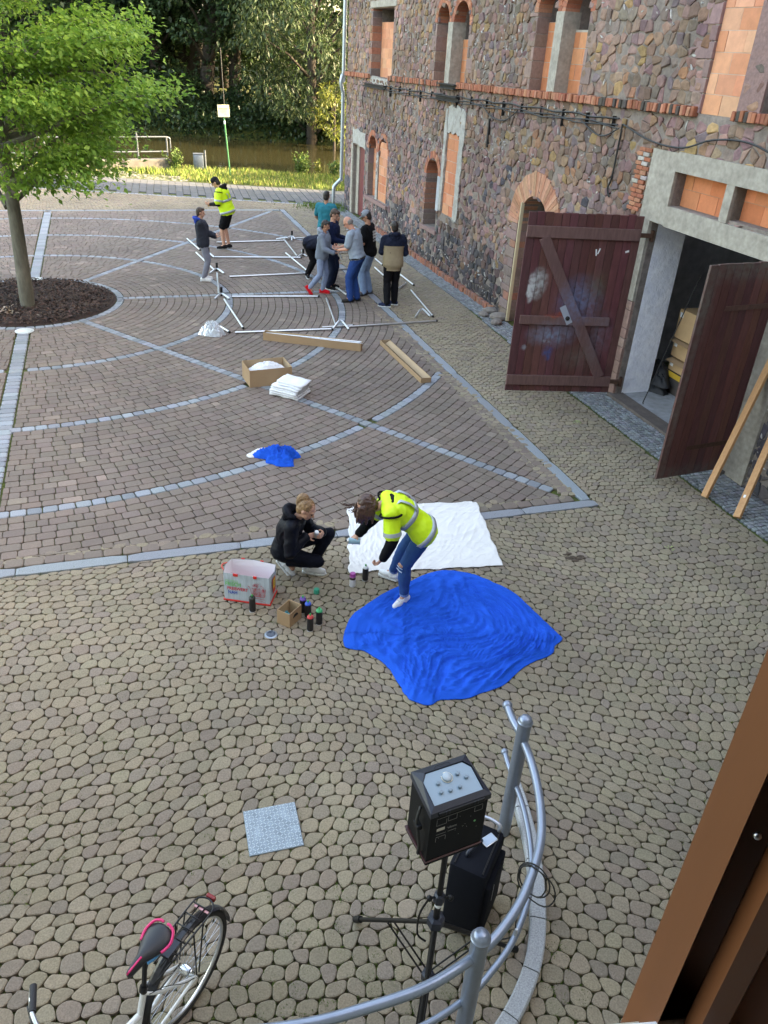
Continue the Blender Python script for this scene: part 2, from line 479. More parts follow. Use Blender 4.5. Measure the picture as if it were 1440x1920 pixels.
for j in range(int(1.2/rowp), int(30.5/rowp)):
    y0 = j*rowp
    for i in range(int(-24/colp), int(9/colp)):
        if i*colp < -8.5 and y0 < 14: continue
        x0 = (i+.5)*colp
        if y0 > 9 and in_field(x0, y0, -.5): continue
        if not seen(x0, y0, 0, 1000 if y0 < 14 else 420): continue
        # six corners: this row lower-left, lower-mid, lower-right; next row the same, upside
        jo = j+1
        if j % 2 == 0: a = [vert(i, j, 0), vert(i, j, 1), vert(i+1, j, 0), vert(i, jo, 1), vert(i, jo, 0), vert(i-1, jo, 1)]
        else:          a = [vert(i, j, 0), vert(i, j, 1), vert(i+1, j, 0), vert(i+1, jo, 1), vert(i+1, jo, 0), vert(i, jo, 1)]
        c_ = cen(a)
        if in_field(*c_, -.3) or c_[1] > YROAD+.2: continue
        u, f = wl(*c_)
        if f < mosw(u)-.1: continue
        p = cvx(a)
        lx, ly = W2L(*c_)
        # clip against the field, the mosaic strip and the road
        if in_field(*c_, .25):
            n_, d_ = None, 0
            if lx > HX-.1 and lx-edge_r(ly) > edge_b(lx)-ly and lx-edge_r(ly) > ly-HY: n_ = (-cp, -sp_); d_ = -(cp*CX+sp_*CY)-(edge_r(ly)+.09)
            elif ly < edge_b(lx)+.2: n_ = (-sp_, cp); d_ = (-sp_*CX+cp*CY)+(edge_b(lx)-.09)
            elif ly > HY-.2: n_ = (sp_, -cp); d_ = -(-sp_*CX+cp*CY)-(HY+.09)
            if n_: p = clip(p, n_[0], n_[1], d_)
        if len(p) > 2 and f < mosw(u)+.2: p = clip(p, WN.x, WN.y, WA.xy.dot(WN.xy)-mosw(u)-.05)
        if len(p) > 2 and c_[1] > YROAD-.2: p = clip(p, 0, 1, YROAD)
        if len(p) < 3: continue
        if area(p) < .002: continue
        p = inset(p, .0027)
        if not p or len(p) < 3 or area(p) < .0016: continue
        p = chaikin(chaikin(p, .24), .16) if c_[1] < 12 else chaikin(p, .25)
        g = mnoise.noise((c_[0]*.35, c_[1]*.35, 0))
        base = tuple(q*(1+.14*g) for q in TAN) if r4.random() < .72 else (.212, .168, .126)
        cs.add(p, cvar(base, r4, .09, .025), top=r4.uniform(-.004, .003), bev=.008, drop=.0035, tilt=(r4.uniform(-.03, .03), r4.uniform(-.03, .03)))
cs.build('cobble_paving', m_cob, kind='structure')

# --- the lane by the river: long grey blocks laid askew
rs_ = Stones(); r5 = random.Random(17); m_lane = mat('grey lane blocks', attr=True, rough=.85, var=.15, scale=12)
y1_ = 32.75
for i in range(-70, 20):
    x0 = i*.27-.0; 
    p = [(x0, YROAD+.17), (x0+.27, YROAD+.17), (x0+.27-.9, y1_), (x0-.9, y1_)]
    if not seen(x0, 31): continue
    for t0 in np.arange(0, 1, .28):
        t0 = t0+(.14 if i % 2 else 0); t1 = min(t0+.28, 1)
        if t0 >= 1: continue
        q = [(x0-.9*t0, YROAD+.17+(y1_-YROAD-.17)*t0), (x0+.27-.9*t0, YROAD+.17+(y1_-YROAD-.17)*t0), (x0+.27-.9*t1, YROAD+.17+(y1_-YROAD-.17)*t1), (x0-.9*t1, YROAD+.17+(y1_-YROAD-.17)*t1)]
        q = inset(q, .006)
        if q: rs_.add(q, cvar((.085, .088, .090), r5, .1, .02), top=0, bev=.012, drop=.008)
rs_.build('lane', m_lane, kind='structure')
gs2 = Stones()
x = -24.
while x < 0:
    l = r5.uniform(.14, .2); gs2.add(chaikin([(x, YROAD+.01), (x+l-.012, YROAD+.01), (x+l-.012, YROAD+.15), (x, YROAD+.15)], .12), cvar(GRAN, r5, .2)); x += l
gs2.build('lane_kerb_setts', m_gra, kind='structure')
# ------------------------------------------------------------------ the stone house. local frame: x along the wall (u), y into the house (d), z up
house = thing('stone_house', 'long rubble stone house with bricked-up arched windows and a wide open garage doorway', 'building', WA, WROT)
m_rub = mat('rubble stone', attr=True, rough=.9, var=.38, scale=11, bump=.014, bscale=16, big=.22)
m_brk = mat('orange brick', attr=True, rough=.9, var=.22, scale=16, bump=.004, bscale=40)
m_con = mat('weathered concrete', (.37, .335, .28), .9, var=.22, scale=5, c2=(.27, .24, .20), bump=.006, bscale=14)
m_blk = mat('clay blocks', attr=True, rough=.9, var=.14, scale=9, bump=.003, bscale=60)
m_pla = mat('pale plaster', (.40, .39, .36), .9, var=.2, scale=6, c2=(.27, .25, .22), bump=.01, bscale=12)
m_whi = mat('bluish white paint', (.93, .94, .98), .75, var=.06, scale=5, c2=(.78, .80, .88), bump=.025, bscale=6)
m_red = mat('dark red door paint', attr=True, rough=.55, var=.30, scale=9, stretch=(3, 3, .5), bump=.002, bscale=30, spec=.35)
m_iron = mat('rusty iron', (.09, .045, .03), .7, .4, var=.3, scale=20)
m_blackiron = mat('black weathered iron', (.018, .016, .016), .7, .3, var=.3, scale=20)
m_zinc = mat('zinc pipe', (.36, .42, .48), .38, .75, var=.12, scale=4)
m_cable = mat('black cable', (.012, .012, .012), .6)
rb = random.Random(23)
PUR = [(.22, .145, .135), (.18, .125, .125), (.235, .155, .14), (.14, .112, .118), (.20, .14, .12), (.26, .17, .15), (.17, .11, .115)]
BRN = [(.22, .15, .11), (.19, .14, .10), (.245, .165, .115), (.15, .125, .105), (.23, .15, .125), (.17, .12, .09)]
OCH = [(.26, .18, .085), (.24, .165, .10), (.25, .14, .08)]
DRK = [(.075, .075, .085), (.10, .095, .105), (.06, .06, .075), (.12, .11, .11)]
MORT = (.20, .162, .138)
def belt_z(u): return 4.075+.0135*u
# openings: (u0, u1, z0, zs, arch?)   arch: half circle above zs
HOLES = [(2.70, 4.66, 4.17, 5.88, 0), (7.95, 8.72, 4.28, 5.50, 1), (8.98, 9.90, 4.28, 5.44, 1), (13.05, 13.80, 4.35, 5.62, 1), (14.06, 14.91, 4.35, 5.60, 1),
         (18.20, 18.95, 4.36, 6.3, 0), (19.38, 20.15, 4.36, 6.3, 0), (1.05, 2.30, -.05, 2.15, 0), (2.78, 3.60, .85, 2.22, 1), (3.80, 4.70, .88, 2.20, 1),
         (7.95, 8.78, .95, 2.20, 1), (9.14, 9.93, 1.44, 3.27, 0), (13.36, 14.60, -.05, 1.99, 1), (17.68, 20.52, -.05, 2.84, 0), (18.02, 19.15, 3.13, 3.59, 0), (19.31, 20.40, 3.17, 3.61, 0),
         (23.2, 24.4, 4.5, 5.9, 0)]
def outline(h, e=0.):
    u0, u1, z0, z1, a = h; u0 -= e; u1 += e; z0 -= e
    if not a: return [(u0, z0), (u1, z0), (u1, z1+e), (u0, z1+e)]
    r = (u1-u0)/2; c = (u0+u1)/2
    return [(u0, z0), (u1, z0)]+[(c+r*math.cos(R(t)), z1+r*math.sin(R(t))) for t in range(0, 181, 15)]
WL, WH, TH = 31.0, 9.6, .62
mb = MB(); mb.cc = MORT
# mortar face with real holes, reveals through the thickness
outer = [(0, -.3), (WL, -.3), (WL, WH), (0, WH)]
polys = [outer]+[outline(h) for h in HOLES if h[2] > 0]
# doors reach the ground: notch them as holes from just above the bottom edge
polys += [[(p[0], max(p[1], -.28)) for p in outline(h)] for h in HOLES if h[2] <= 0]
vv3 = [[Vector((p[0], p[1], 0)) for p in q] for q in polys]
tris = tessellate_polygon(vv3); flat_ = [p for q in vv3 for p in q]
mb.add([(p.x, 0, p.y) for p in flat_], [tuple(t) for t in tris])
for q in polys[1:]:
    n = len(q)
    if area(q) < 0: q = q[::-1]
    mb.cc = (.20, .165, .145)
    mb.add([(p[0], 0, p[1]) for p in q]+[(p[0], TH, p[1]) for p in q], [(i, (i+1) % n, n+(i+1) % n, n+i) for i in range(n)])
mb.cc = (.2, .17, .15)
mb.add([(0, 0, -.3), (0, 0, WH), (0, 9, WH), (0, 9, -.3)], [(0, 1, 2, 3)])           # far gable end
mb.add([(WL, 0, -.3), (WL, 0, WH), (WL, 4.5, WH+3.2), (WL, 9, WH), (WL, 9, -.3)], [(0, 1, 2, 3, 4)])
mb.add([(0, 9, -.3), (WL, 9, -.3), (WL, 9, WH), (0, 9, WH)], [(0, 1, 2, 3)])
mb.add([(0, 0, WH), (0, 9, WH), (0, 4.5, WH+3.2)], [(0, 1, 2)])
# rubble stones (Voronoi cells)
pts = []; ROWZ = {}; PR = random.Random(31)
z = -.1; row = 0
while z < 7.0:
    big = PR.uniform(.10, .19); u = -.1+PR.uniform(0, .2)
    while u < 24.8:
        l = PR.uniform(.10, .29); ROWZ[len(pts)] = (z, z+big); pts.append((u+l/2+PR.uniform(-.045, .045), z+big/2+PR.uniform(-.035, .035))); u += l
    z += big; row += 1
gridh = {}
for i, p in enumerate(pts): gridh.setdefault((int(p[0]/.4), int(p[1]/.4)), []).append(i)
st = Stones()
for i, p in enumerate(pts):
    if p[0] < 0 or p[0] > 24.5: continue
    nb = []
    gx, gy = int(p[0]/.4), int(p[1]/.4)
    for a in (-1, 0, 1):
        for b in (-1, 0, 1):
            nb += gridh.get((gx+a, gy+b), [])
    nb = sorted((math.hypot(pts[k][0]-p[0], pts[k][1]-p[1]), k) for k in nb if k != i)[:14]
    poly = [(p[0]-.35, p[1]-.3), (p[0]+.35, p[1]-.3), (p[0]+.35, p[1]+.3), (p[0]-.35, p[1]+.3)]
    for d, k in nb:
        q = pts[k]; nx, ny = (q[0]-p[0])/d, (q[1]-p[1])/d
        poly = clip(poly, nx, ny, nx*(p[0]+q[0])/2+ny*(p[1]+q[1])/2)
        if len(poly) < 3: break
    if len(poly) < 3: continue
    zr = ROWZ[i]; k_ = PR.uniform(-.05, .05)
    poly = clip(poly, k_, 1, k_*p[0]+zr[1]+PR.uniform(.01, .04))
    if len(poly) > 2: poly = clip(poly, -k_, -1, -k_*p[0]-zr[0]+PR.uniform(.01, .04))
    if len(poly) < 3: continue
    poly = clip(poly, -1, 0, -.01)
    if len(poly) < 3: continue
    bad = False
    for h in HOLES:
        u0, u1, z0, z1, a = h
        zt = z1+(u1-u0)/2 if a else z1
        e = .02
        cx_, cz_ = cen(poly)
        if cx_ > u0-.35 and cx_ < u1+.35 and cz_ > z0-.3 and cz_ < zt+.3:
            if u0 < cx_ < u1 and z0 < cz_ < zt:
                if not a or cz_ < z1 or math.hypot(cx_-(u0+u1)/2, cz_-z1) < (u1-u0)/2+.05: bad = True; break
            if z0 < cz_ < (z1 if a else zt):
                poly = clip(poly, 1, 0, u0-e) if cx_ < u0 else clip(poly, -1, 0, -u1-e)
            elif u0 < cx_ < u1:
                if cz_ < z0: poly = clip(poly, 0, 1, z0-e)
                elif not a: poly = clip(poly, 0, -1, -zt-e)
            if len(poly) < 3: bad = True; break
    if bad: continue
    cx_, cz_ = cen(poly)
    b = belt_z(cx_)
    if abs(cz_-b-.06) < .06: continue
    poly = clip(poly, 0, 1, b-.01) if cz_ < b+.06 else clip(poly, 0, -1, -b-.13)
    if len(poly) < 3 or area(poly) < .004: continue
    g = inset([(q[0]+PR.uniform(-.012, .012), q[1]+PR.uniform(-.012, .012)) for q in poly], PR.uniform(.001, .008))
    if not g or len(g) < 3 or area(g) < .003: continue
    g = chaikin(g, PR.uniform(.05, .15))
    nz = mnoise.noise((cx_*.35, cz_*.5, 3.))
    if cz_ > b: pool = BRN if PR.random() < .62 else (PUR if PR.random() < .8 else OCH)
    elif cz_ < 1.1 and cx_ < 13: pool = DRK if PR.random() < .65 else PUR
    elif cz_ > 3.0: pool = BRN if PR.random() < .55 else (PUR if PR.random() < .75 else OCH)
    else: pool = PUR if PR.random() < .68 else (BRN if PR.random() < .7 else DRK)
    if cx_ > 20.5 and cz_ < 2.5: pool = DRK
    if PR.random() < .035: pool = OCH
    c = cvar(PR.choice(pool), PR, .18, .05)
    c = tuple(q*(.92+.5*nz)*t_ for q, t_ in zip(c, (1.08, .97, .93)))
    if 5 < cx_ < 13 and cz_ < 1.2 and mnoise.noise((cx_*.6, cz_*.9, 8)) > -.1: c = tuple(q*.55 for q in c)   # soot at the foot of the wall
    st.add(g, c, top=PR.uniform(.006, .034), dep=.05, bev=PR.uniform(.012, .035), drop=PR.uniform(.005, .014), tilt=(PR.uniform(-.12, .12), PR.uniform(-.15, .15)))
for i in range(2600):      # pale flecks of old mortar
    f_u, f_z = PR.uniform(.1, 22), PR.uniform(.2, 6.6)
    if mnoise.noise((f_u*.5, f_z*.7, 2)) < -.12: continue
    if any(h[0]-.3 < f_u < h[1]+.3 and h[2]-.1 < f_z < h[3]+.6 for h in HOLES) or abs(f_z-belt_z(f_u)-.06) < .12: continue
    a_, s_ = PR.uniform(0, 3.14), PR.uniform(.008, .028); l_ = s_*PR.uniform(1, 2.6)
    P_ = [(f_u+math.cos(a_)*x*l_-math.sin(a_)*y*s_, f_z+math.sin(a_)*x*l_+math.cos(a_)*y*s_) for x, y in ((-1, -.3), (-.3, -.6), (.5, -.5), (1, .1), (.3, .6), (-.5, .5))]
    st.add(P_, cvar((.42, .39, .36), PR, .2, .03), top=PR.uniform(.018, .03), dep=.03, bev=.004, drop=.004)
for v, i0 in ((st.v, len(mb.v)),):
    mb.v += [(q[0], -q[2], q[1]) for q in v]; mb.f += [tuple(k+i0 for k in f) for f in st.f]; mb.c += st.c; mb.mi += [0]*len(st.f)
wall = mb.build('wall', m_rub, house)

# brick courses: belt with gaps, and the foot course
def course(u0, u1, zf, h, out, name, cols, lab=None, step=.078):
    m = MB(); u = u0
    while u < u1:
        z = zf(u)+rb.uniform(-.008, .008); m.cc = cvar(rb.choice(cols), rb, .2, .06); o_ = out+rb.uniform(-.02, .012)
        m.rbox(u+step/2, -o_/2+.05, z+h/2, step-.010, o_+.1, h*rb.uniform(.9, 1.05), .012, T=Matrix.Translation((u, 0, z)) @ Matrix.Rotation(rb.uniform(-.08, .08), 4, 'Y') @ Matrix.Translation((-u, 0, -z)))
        u += step
    return m.build(name, m_brk, house)
OR = [(.36, .135, .075), (.33, .115, .06), (.40, .17, .10), (.30, .10, .055)]
for (a, b, cols) in ((0.0, 2.62, OR), (4.5, 8.55, OR+[(.12, .08, .06)]), (9.55, 15.6, OR), (15.6, 18.15, OR+[(.07, .055, .045)]*2), (18.95, 23, OR+[(.07, .055, .045)]*3)):
    course(a, b, belt_z, .125, .10, 'brick_course', cols)
course(4.0, 12.6, lambda u: -.03+.0*u, .15, .10, 'brick_footing', [(.27, .11, .075), (.24, .12, .09), (.30, .12, .07)], step=.085)
def flush(name, m, poly, d0, d1, parent, T=None):
    "flat shape in the wall plane, from depth d0 to d1"
    mb = MB(); n = len(poly)
    if area(poly) < 0: poly = poly[::-1]
    mb.add([(p[0], d0, p[1]) for p in poly]+[(p[0], d1, p[1]) for p in poly], [tuple(range(n)), tuple(range(2*n-1, n-1, -1))]+[(i, n+i, n+(i+1) % n, (i+1) % n) for i in range(n)])
    return mb.build(name, m, parent)
def ragged(u0, u1, z0, z1, k, seed, n=9):
    r = random.Random(seed); P = []
    for (a, b, c, d) in ((u0, z0, u1, z0), (u1, z0, u1, z1), (u1, z1, u0, z1), (u0, z1, u0, z0)):
        for i in range(n):
            t = i/n; P.append((a+(c-a)*t+r.uniform(-k, k), b+(d-b)*t+r.uniform(-k, k)))
    return P
def blocks(h, d, parent, ztop=None, bw=.36, bh=.245, cs_=((.50, .19, .095), (.55, .25, .14), (.46, .165, .08), (.52, .22, .12)), name='block_infill', mort=(.42, .37, .31), dark=.0, inset_=.0):
    u0, u1, z0, z1, a = h; u0 += inset_; u1 -= inset_
    m = MB(); zt = ztop or (z1+(u1-u0)/2 if a else z1)
    hp = [(p[0], min(p[1], zt)) for p in outline((u0, u1, z0, z1, a))]
    q = hp if area(hp) > 0 else hp[::-1]; n = len(q)
    m.cc = mort; m.add([(p[0], d+.006, p[1]) for p in q], [tuple(range(n))])
    m.cc = (.2, .1, .06); m.add([(u0, d+.006, zt), (u1, d+.006, zt), (u1, d+.25, zt), (u0, d+.25, zt)], [(0, 1, 2, 3)])
    z = z0; k = 0
    while z < zt-.03:
        zz = min(z+bh, zt); u = u0-(bw/2 if k % 2 else 0)
        while u < u1-.02:
            ua, ub = max(u, u0)+.005, min(u+bw, u1)-.005; u += bw
            if ub-ua < .03: continue
            p = [(ua, z+.005), (ub, z+.005), (ub, zz-.005), (ua, zz-.005)]
            if a and zz > z1:
                c_, r_ = (u0+u1)/2, (u1-u0)/2; pts_ = []
                for t in range(0, 181, 20):
                    an = R(t); nx, nz_ = math.cos(an), math.sin(an); p = clip(p, nx, nz_, nx*c_+nz_*z1+r_-.012)
                    if len(p) < 3: break
            if len(p) < 3: continue
            m.cc = cvar(rb.choice(cs_), rb, .08, .04); o = rb.uniform(-.004, .004); n = len(p)
            m.add([(x[0], d+o, x[1]) for x in p]+[(x[0], d+.02, x[1]) for x in p], [tuple(range(n))]+[(i, n+i, n+(i+1) % n, (i+1) % n) for i in range(n)])
        z = zz; k += 1
    return m.build(name, m_blk, parent)
def arch_ring(h, t, parent, out=.03, dep=.25, name='brick_arch', cols=OR, a0=0, a1=180, legs=0., n=None):
    u0, u1, z0, zs, _ = h; c = (u0+u1)/2; r = (u1-u0)/2; m = MB()
    n = n or max(9, int(math.pi*(r+t/2)/.075))
    m.cc = (.34, .29, .24)
    for i in range(n):
        b0, b1 = R(a0+(a1-a0)*i/n), R(a0+(a1-a0)*(i+1)/n); g = .004/(r+t)
        def P(rad, an, d): return (c+rad*math.cos(an), d, zs+rad*math.sin(an))
        m.cc = cvar(rb.choice(cols), rb, .14, .05); o = -out+rb.uniform(-.004, .004); ro = r+t+rb.uniform(-.015, .015)
        m.add([P(r-.004, b0+g, o), P(ro, b0+g, o), P(ro, b1-g, o), P(r-.004, b1-g, o), P(r-.004, b0+g, dep), P(ro, b0+g, dep), P(ro, b1-g, dep), P(r-.004, b1-g, dep)],
              [(0, 3, 2, 1), (4, 5, 6, 7), (0, 1, 5, 4), (1, 2, 6, 5), (2, 3, 7, 6), (3, 0, 4, 7)])
    m.cc = (.33, .29, .25)
    for i in range(n):
        b0, b1 = R(a0+(a1-a0)*i/n), R(a0+(a1-a0)*(i+1)/n)
        m.add([(c+rr*math.cos(b), -out+.012, zs+rr*math.sin(b)) for rr, b in ((r, b0), (r+t-.01, b0), (r+t-.01, b1), (r, b1))]+[(c+r*math.cos(b), dd, zs+r*math.sin(b)) for b, dd in ((b0, -out+.012), (b1, -out+.012), (b1, dep), (b0, dep))], [(0, 3, 2, 1), (4, 5, 6, 7)])
    return m.build(name, m_brk, parent)
def jamb(u, side, z0, z1, parent, dep=.26, cols=((.22, .15, .125), (.20, .13, .115), (.25, .17, .14)), hmin=.14, hmax=.26, w0=.12, w1=.26, out=.025, name='jamb_stones'):
    "dressed stones beside an opening; side -1: to the left of u"
    m = MB(); z = z0; k = 0
    while z < z1-.02:
        h_ = min(rb.uniform(hmin, hmax), z1-z); w_ = (w0, w1)[k % 2]*rb.uniform(.85, 1.15); m.cc = cvar(rb.choice(cols), rb, .14, .05)
        ua, ub = (u-w_, u+.004) if side < 0 else (u-.004, u+w_)
        m.rbox((ua+ub)/2, (dep-out)/2, z+h_/2, ub-ua-.0, dep+out, h_-.012, .01)
        z += h_; k += 1
    m.cc = (.33, .29, .25); ua, ub = (u-w0, u-.004) if side < 0 else (u+.004, u+w0)
    m.box(ua, ub, -.008, dep-.01, z0, z1)
    return m.build(name, m_brk, parent)
H_ = HOLES
def dark_back(h, d, parent, name='dark_recess', c=(.02, .018, .016)):
    u0, u1, z0, z1, a = h; zt = z1+(u1-u0)/2 if a else z1
    return flush(name, mat('dark inside', c, .95), [(u0-.1, z0-.1), (u1+.1, z0-.1), (u1+.1, zt+.1), (u0-.1, zt+.1)], d, d+.05, parent)
# W1
def win(h): return flush('window', mat('dark inside', (.02, .018, .016), .95), [(h[0]-.1, h[2]-.1), (h[1]+.1, h[2]-.1), (h[1]+.1, h[3]+.55), (h[0]-.1, h[3]+.55)], TH, TH+.04, house)
W1 = win(H_[0]); blocks(H_[0], .27, W1, ztop=5.56, cs_=((.60, .27, .15), (.62, .31, .18), (.56, .24, .13)), mort=(.55, .3, .2)); jamb(2.70, -1, 4.17, 5.88, W1, cols=((.22, .15, .125), (.30, .13, .08), (.16, .13, .125)))
jamb(4.66, 1, 4.17, 5.88, W1, w0=.05, w1=.14); flush('lintel', m_con, [(2.5, 5.90), (4.88, 5.90), (4.88, 6.06), (2.5, 6.06)], -.05, .3, W1); flush('rubble_sill', m_pla, ragged(2.6, 4.45, 4.0, 4.17, .02, 3), -.01, .05, W1)
win(H_[16])  # unseen extra opening; dark panel added to stop light leaking through
# W2, W3
def twin(ha, hb, pd, ztop, seed):
    W = win((ha[0], hb[1], ha[2], ha[3], 0))
    arch_ring(ha, .13, W); arch_ring(hb, .13, W, out=.027)
    blocks(ha, pd, W, ztop=ztop, cs_=((.55, .20, .09), (.58, .24, .12))); blocks(hb, pd, W, ztop=ztop-.12, cs_=((.55, .20, .09), (.58, .24, .12)))
    flush('pillar', m_con, [(ha[1]-.01, ha[2]), (hb[0]+.01, ha[2]), (hb[0]+.01, ha[3]-.0), (ha[1]-.01, ha[3]-.0)], -.042, .29, W)
    jamb(ha[0], -1, ha[2], ha[3], W, w0=.1, w1=.3, hmin=.2, hmax=.32); jamb(hb[1], 1, hb[2], hb[3], W, w0=.1, w1=.3, hmin=.2, hmax=.3)
    return W
W2 = twin(H_[1], H_[2], .25, 5.30, 1); W3 = twin(H_[3], H_[4], .23, 5.48, 2)
# W4: blocked half, rough pillar, recessed half
W4 = win((18.2, 20.2, 4.36, 6.2, 0)); blocks(H_[5], .02, W4, cs_=((.60, .27, .15), (.63, .32, .19), (.55, .22, .12)), mort=(.5, .36, .28))
m_redpl = mat('reddish rough plaster', (.26, .155, .135), .95, var=.2, scale=8, c2=(.22, .14, .13), bump=.01, bscale=30)
flush('pillar', m_redpl, [(18.955, 4.37), (19.375, 4.37), (19.375, 6.5), (18.955, 6.5)], -.03, .5, W4)
flush('recess_panel', m_redpl, [(19.3, 4.3), (20.3, 4.3), (20.3, 6.5), (19.3, 6.5)], .40, .46, W4); jamb(20.15, 1, 4.36, 6.3, W4)
jamb(18.20, -1, 4.36, 6.1, W4, w0=.14, w1=.34, hmin=.16, hmax=.26, cols=((.24, .15, .135), (.22, .14, .13)))
# D1: narrow red door at the far end
D1 = MB()
for i in range(7):
    D1.cc = cvar((.13, .028, .03), rb, .2, .1); D1.box(1.36+i*.135, 1.36+i*.135+.131, .12, .15, .0, 2.14)
D1 = D1.build('door', m_red, house, label='narrow tall red board door at the far end of the wall')
flush('door_frame', m_con, [(1.05, 0), (1.36, 0), (1.36, 2.15), (1.05, 2.15)], .10, .4, D1); flush('plaster_patch', m_pla, ragged(1.0, 2.45, 2.16, 2.62, .05, 5, 5), -.045, .02, D1)
flush('door_frame', m_con, [(.86, 0), (1.045, 0), (1.045, 2.17), (.86, 2.17)], -.04, .1, D1)
# W5 twin small arches
W5 = win((2.78, 4.70, .85, 2.2, 0)); arch_ring(H_[8], .13, W5); arch_ring(H_[9], .13, W5, out=.027)
blocks(H_[8], .16, W5, ztop=2.22); blocks(H_[9], .015, W5, ztop=2.52, mort=(.5, .45, .4)); flush('pillar', m_pla, [(3.60, .86), (3.80, .86), (3.80, 2.2), (3.60, 2.2)], -.02, .2, W5)
jamb(2.78, -1, .85, 2.22, W5, cols=((.17, .13, .12), (.20, .15, .13))); jamb(4.70, 1, .88, 2.2, W5, w0=.04, w1=.12); flush('sill', m_redpl, [(2.6, .74), (4.9, .76), (4.9, .86), (2.6, .84)], -.08, .12, W5)
# W6 niche, W7 tall blocked opening
W6 = win((7.95, 8.78, .95, 2.2, 0)); arch_ring(H_[10], .15, W6, dep=.42); flush('back_panel', m_pla, [(7.9, .9), (8.85, .9), (8.85, 2.7), (7.9, 2.7)], .42, .47, W6)
jamb(7.95, -1, .95, 2.2, W6, dep=.40, hmin=.1, hmax=.17, w0=.14, w1=.28, cols=((.20, .14, .125), (.18, .125, .11), (.27, .13, .09))); jamb(8.78, 1, 1.9, 2.45, W6, w0=.1, w1=.24, hmin=.07, hmax=.09, cols=OR)
flush('sill', m_redpl, [(7.8, .84), (8.95, .86), (8.95, .96), (7.8, .94)], -.06, .3, W6)
W7 = blocks(H_[11], .01, house, name='bricked_window', bw=.42, cs_=((.52, .20, .10), (.58, .27, .15), (.50, .18, .09)), mort=(.5, .42, .36))
flush('plaster_surround', m_pla, ragged(8.98, 9.14, 1.5, 3.75, .03, 8, 12), -.04, .02, W7); flush('plaster_surround', m_pla, ragged(9.93, 10.2, 1.4, 3.8, .04, 9, 12), -.04, .02, W7); flush('plaster_surround', m_pla, ragged(9.15, 9.92, 3.28, 3.85, .04, 10, 7), -.041, .02, W7)
flush('grey_board', mat('grey board', (.36, .38, .40), .8, var=.2, scale=8), [(8.80, 1.45), (8.97, 1.45), (8.97, 2.25), (8.80, 2.25)], -.045, .02, W7)
# arched doorway behind the opened leaf
AD = dark_back(H_[12], TH, house, 'arched_doorway'); arch_ring(H_[12], .43, AD, out=.04, dep=.32, n=34, cols=((.42, .20, .12), (.38, .17, .10), (.45, .235, .15)))
jamb(13.36, -1, .0, 1.99, AD, dep=.32, hmin=.12, hmax=.24, w0=.24, w1=.42, out=.04, cols=((.22, .15, .13), (.19, .135, .12), (.28, .13, .09))); jamb(14.60, 1, .0, 1.99, AD, dep=.32, w0=.24, w1=.4, out=.04)
blocks((13.36, 14.6, 0, 1.7, 0), .32, AD)
m_bwin = mat('white window bars', (.6, .6, .58), .6)
mbb = MB(); mbb.box(13.40, 14.56, .30, .34, 1.70, 1.76); mbb.box(13.95, 14.0, .30, .34, 1.76, 2.58); mbb.box(13.6, 14.4, .30, .34, 2.1, 2.14); mbb.build('fanlight_bars', m_bwin, AD)
# garage: concrete frame, transom lights, lintel, door leaves
gf = MB()
gf.box(17.40, 18.02, -.05, .45, 2.86, 3.84); gf.box(18.02, 20.95, -.052, .45, 3.60, 3.86); gf.box(18.02, 20.95, -.05, .45, 2.84, 3.125)
gf.box(19.15, 19.31, -.046, .45, 3.13, 3.6); gf.box(20.40, 20.95, -.048, .45, 3.13, 3.6); gf.box(17.35, 17.67, -.05, .12, 1.62, 2.858); gf.box(20.52, 20.95, -.05, .5, 0, 2.84)
GF = gf.build('concrete_doorframe', m_con, house, label='thick grey concrete frame and lintel round the garage doorway')
gp = MB(); z = 0
while z < 1.6:
    h_ = min(rb.uniform(.12, .3), 1.61-z); gp.cc = cvar(rb.choice(((.30, .19, .155), (.33, .22, .18), (.27, .16, .13))), rb, .1); gp.rbox(17.51, .03, z+h_/2, .33, .16, h_-.008, .008); z += h_
gp.build('jamb_stones', m_brk, GF)
qq = MB()
for i in range(14):
    for k in range(2):
        qq.cc = cvar(rb.choice(OR+[(.4, .36, .32)]), rb, .15, .05); qq.rbox(17.06+k*.16+(i % 2)*.05, -.01, 2.95+i*.065, .15, .06, .055, .008)
qq.build('brick_patch', m_brk, GF)
for h in (H_[14], H_[15]): blocks((h[0], h[1], h[2], h[3], 0), .16, GF, bw=.40, bh=.24, cs_=((.55, .17, .07), (.58, .20, .09)), mort=(.4, .2, .12))
# inner whitewashed jamb, floor and room
rj = MB(); rj.box(17.40, 17.682, .12, .66, -.02, 2.845); rj.build('whitewashed_jamb', m_whi, GF)
m_room = mat('grey room plaster', (.55, .55, .58), .9, var=.18, scale=2.5, c2=(.42, .42, .45))
rm_ = MB(); rm_.box(16.2, 16.25, .62, 6.2, -.05, 3.0); rm_.box(16.2, 22.5, 6.2, 6.25, -.05, 3.0); rm_.box(22.5, 22.55, .62, 6.2, -.05, 3.0); rm_.box(16.2, 22.55, .62, 6.25, 3.0, 3.05)
rm_.box(16.2, 17.41, .62, .66, -.05, 3.0); rm_.build('garage_room', m_room, house)
flr = MB(); flr.box(17.3, 22.5, .15, 6.2, -.03, .03); flr.build('garage_floor', mat('grey slab', (.30, .315, .33), .8, var=.2, scale=3, c2=(.22, .22, .22)), house)
thr = MB(); thr.box(17.62, 20.6, -.12, .15, -.05, .045); thr.build('threshold', mat('dark sill', (.10, .08, .07), .8, var=.3, scale=10), house)
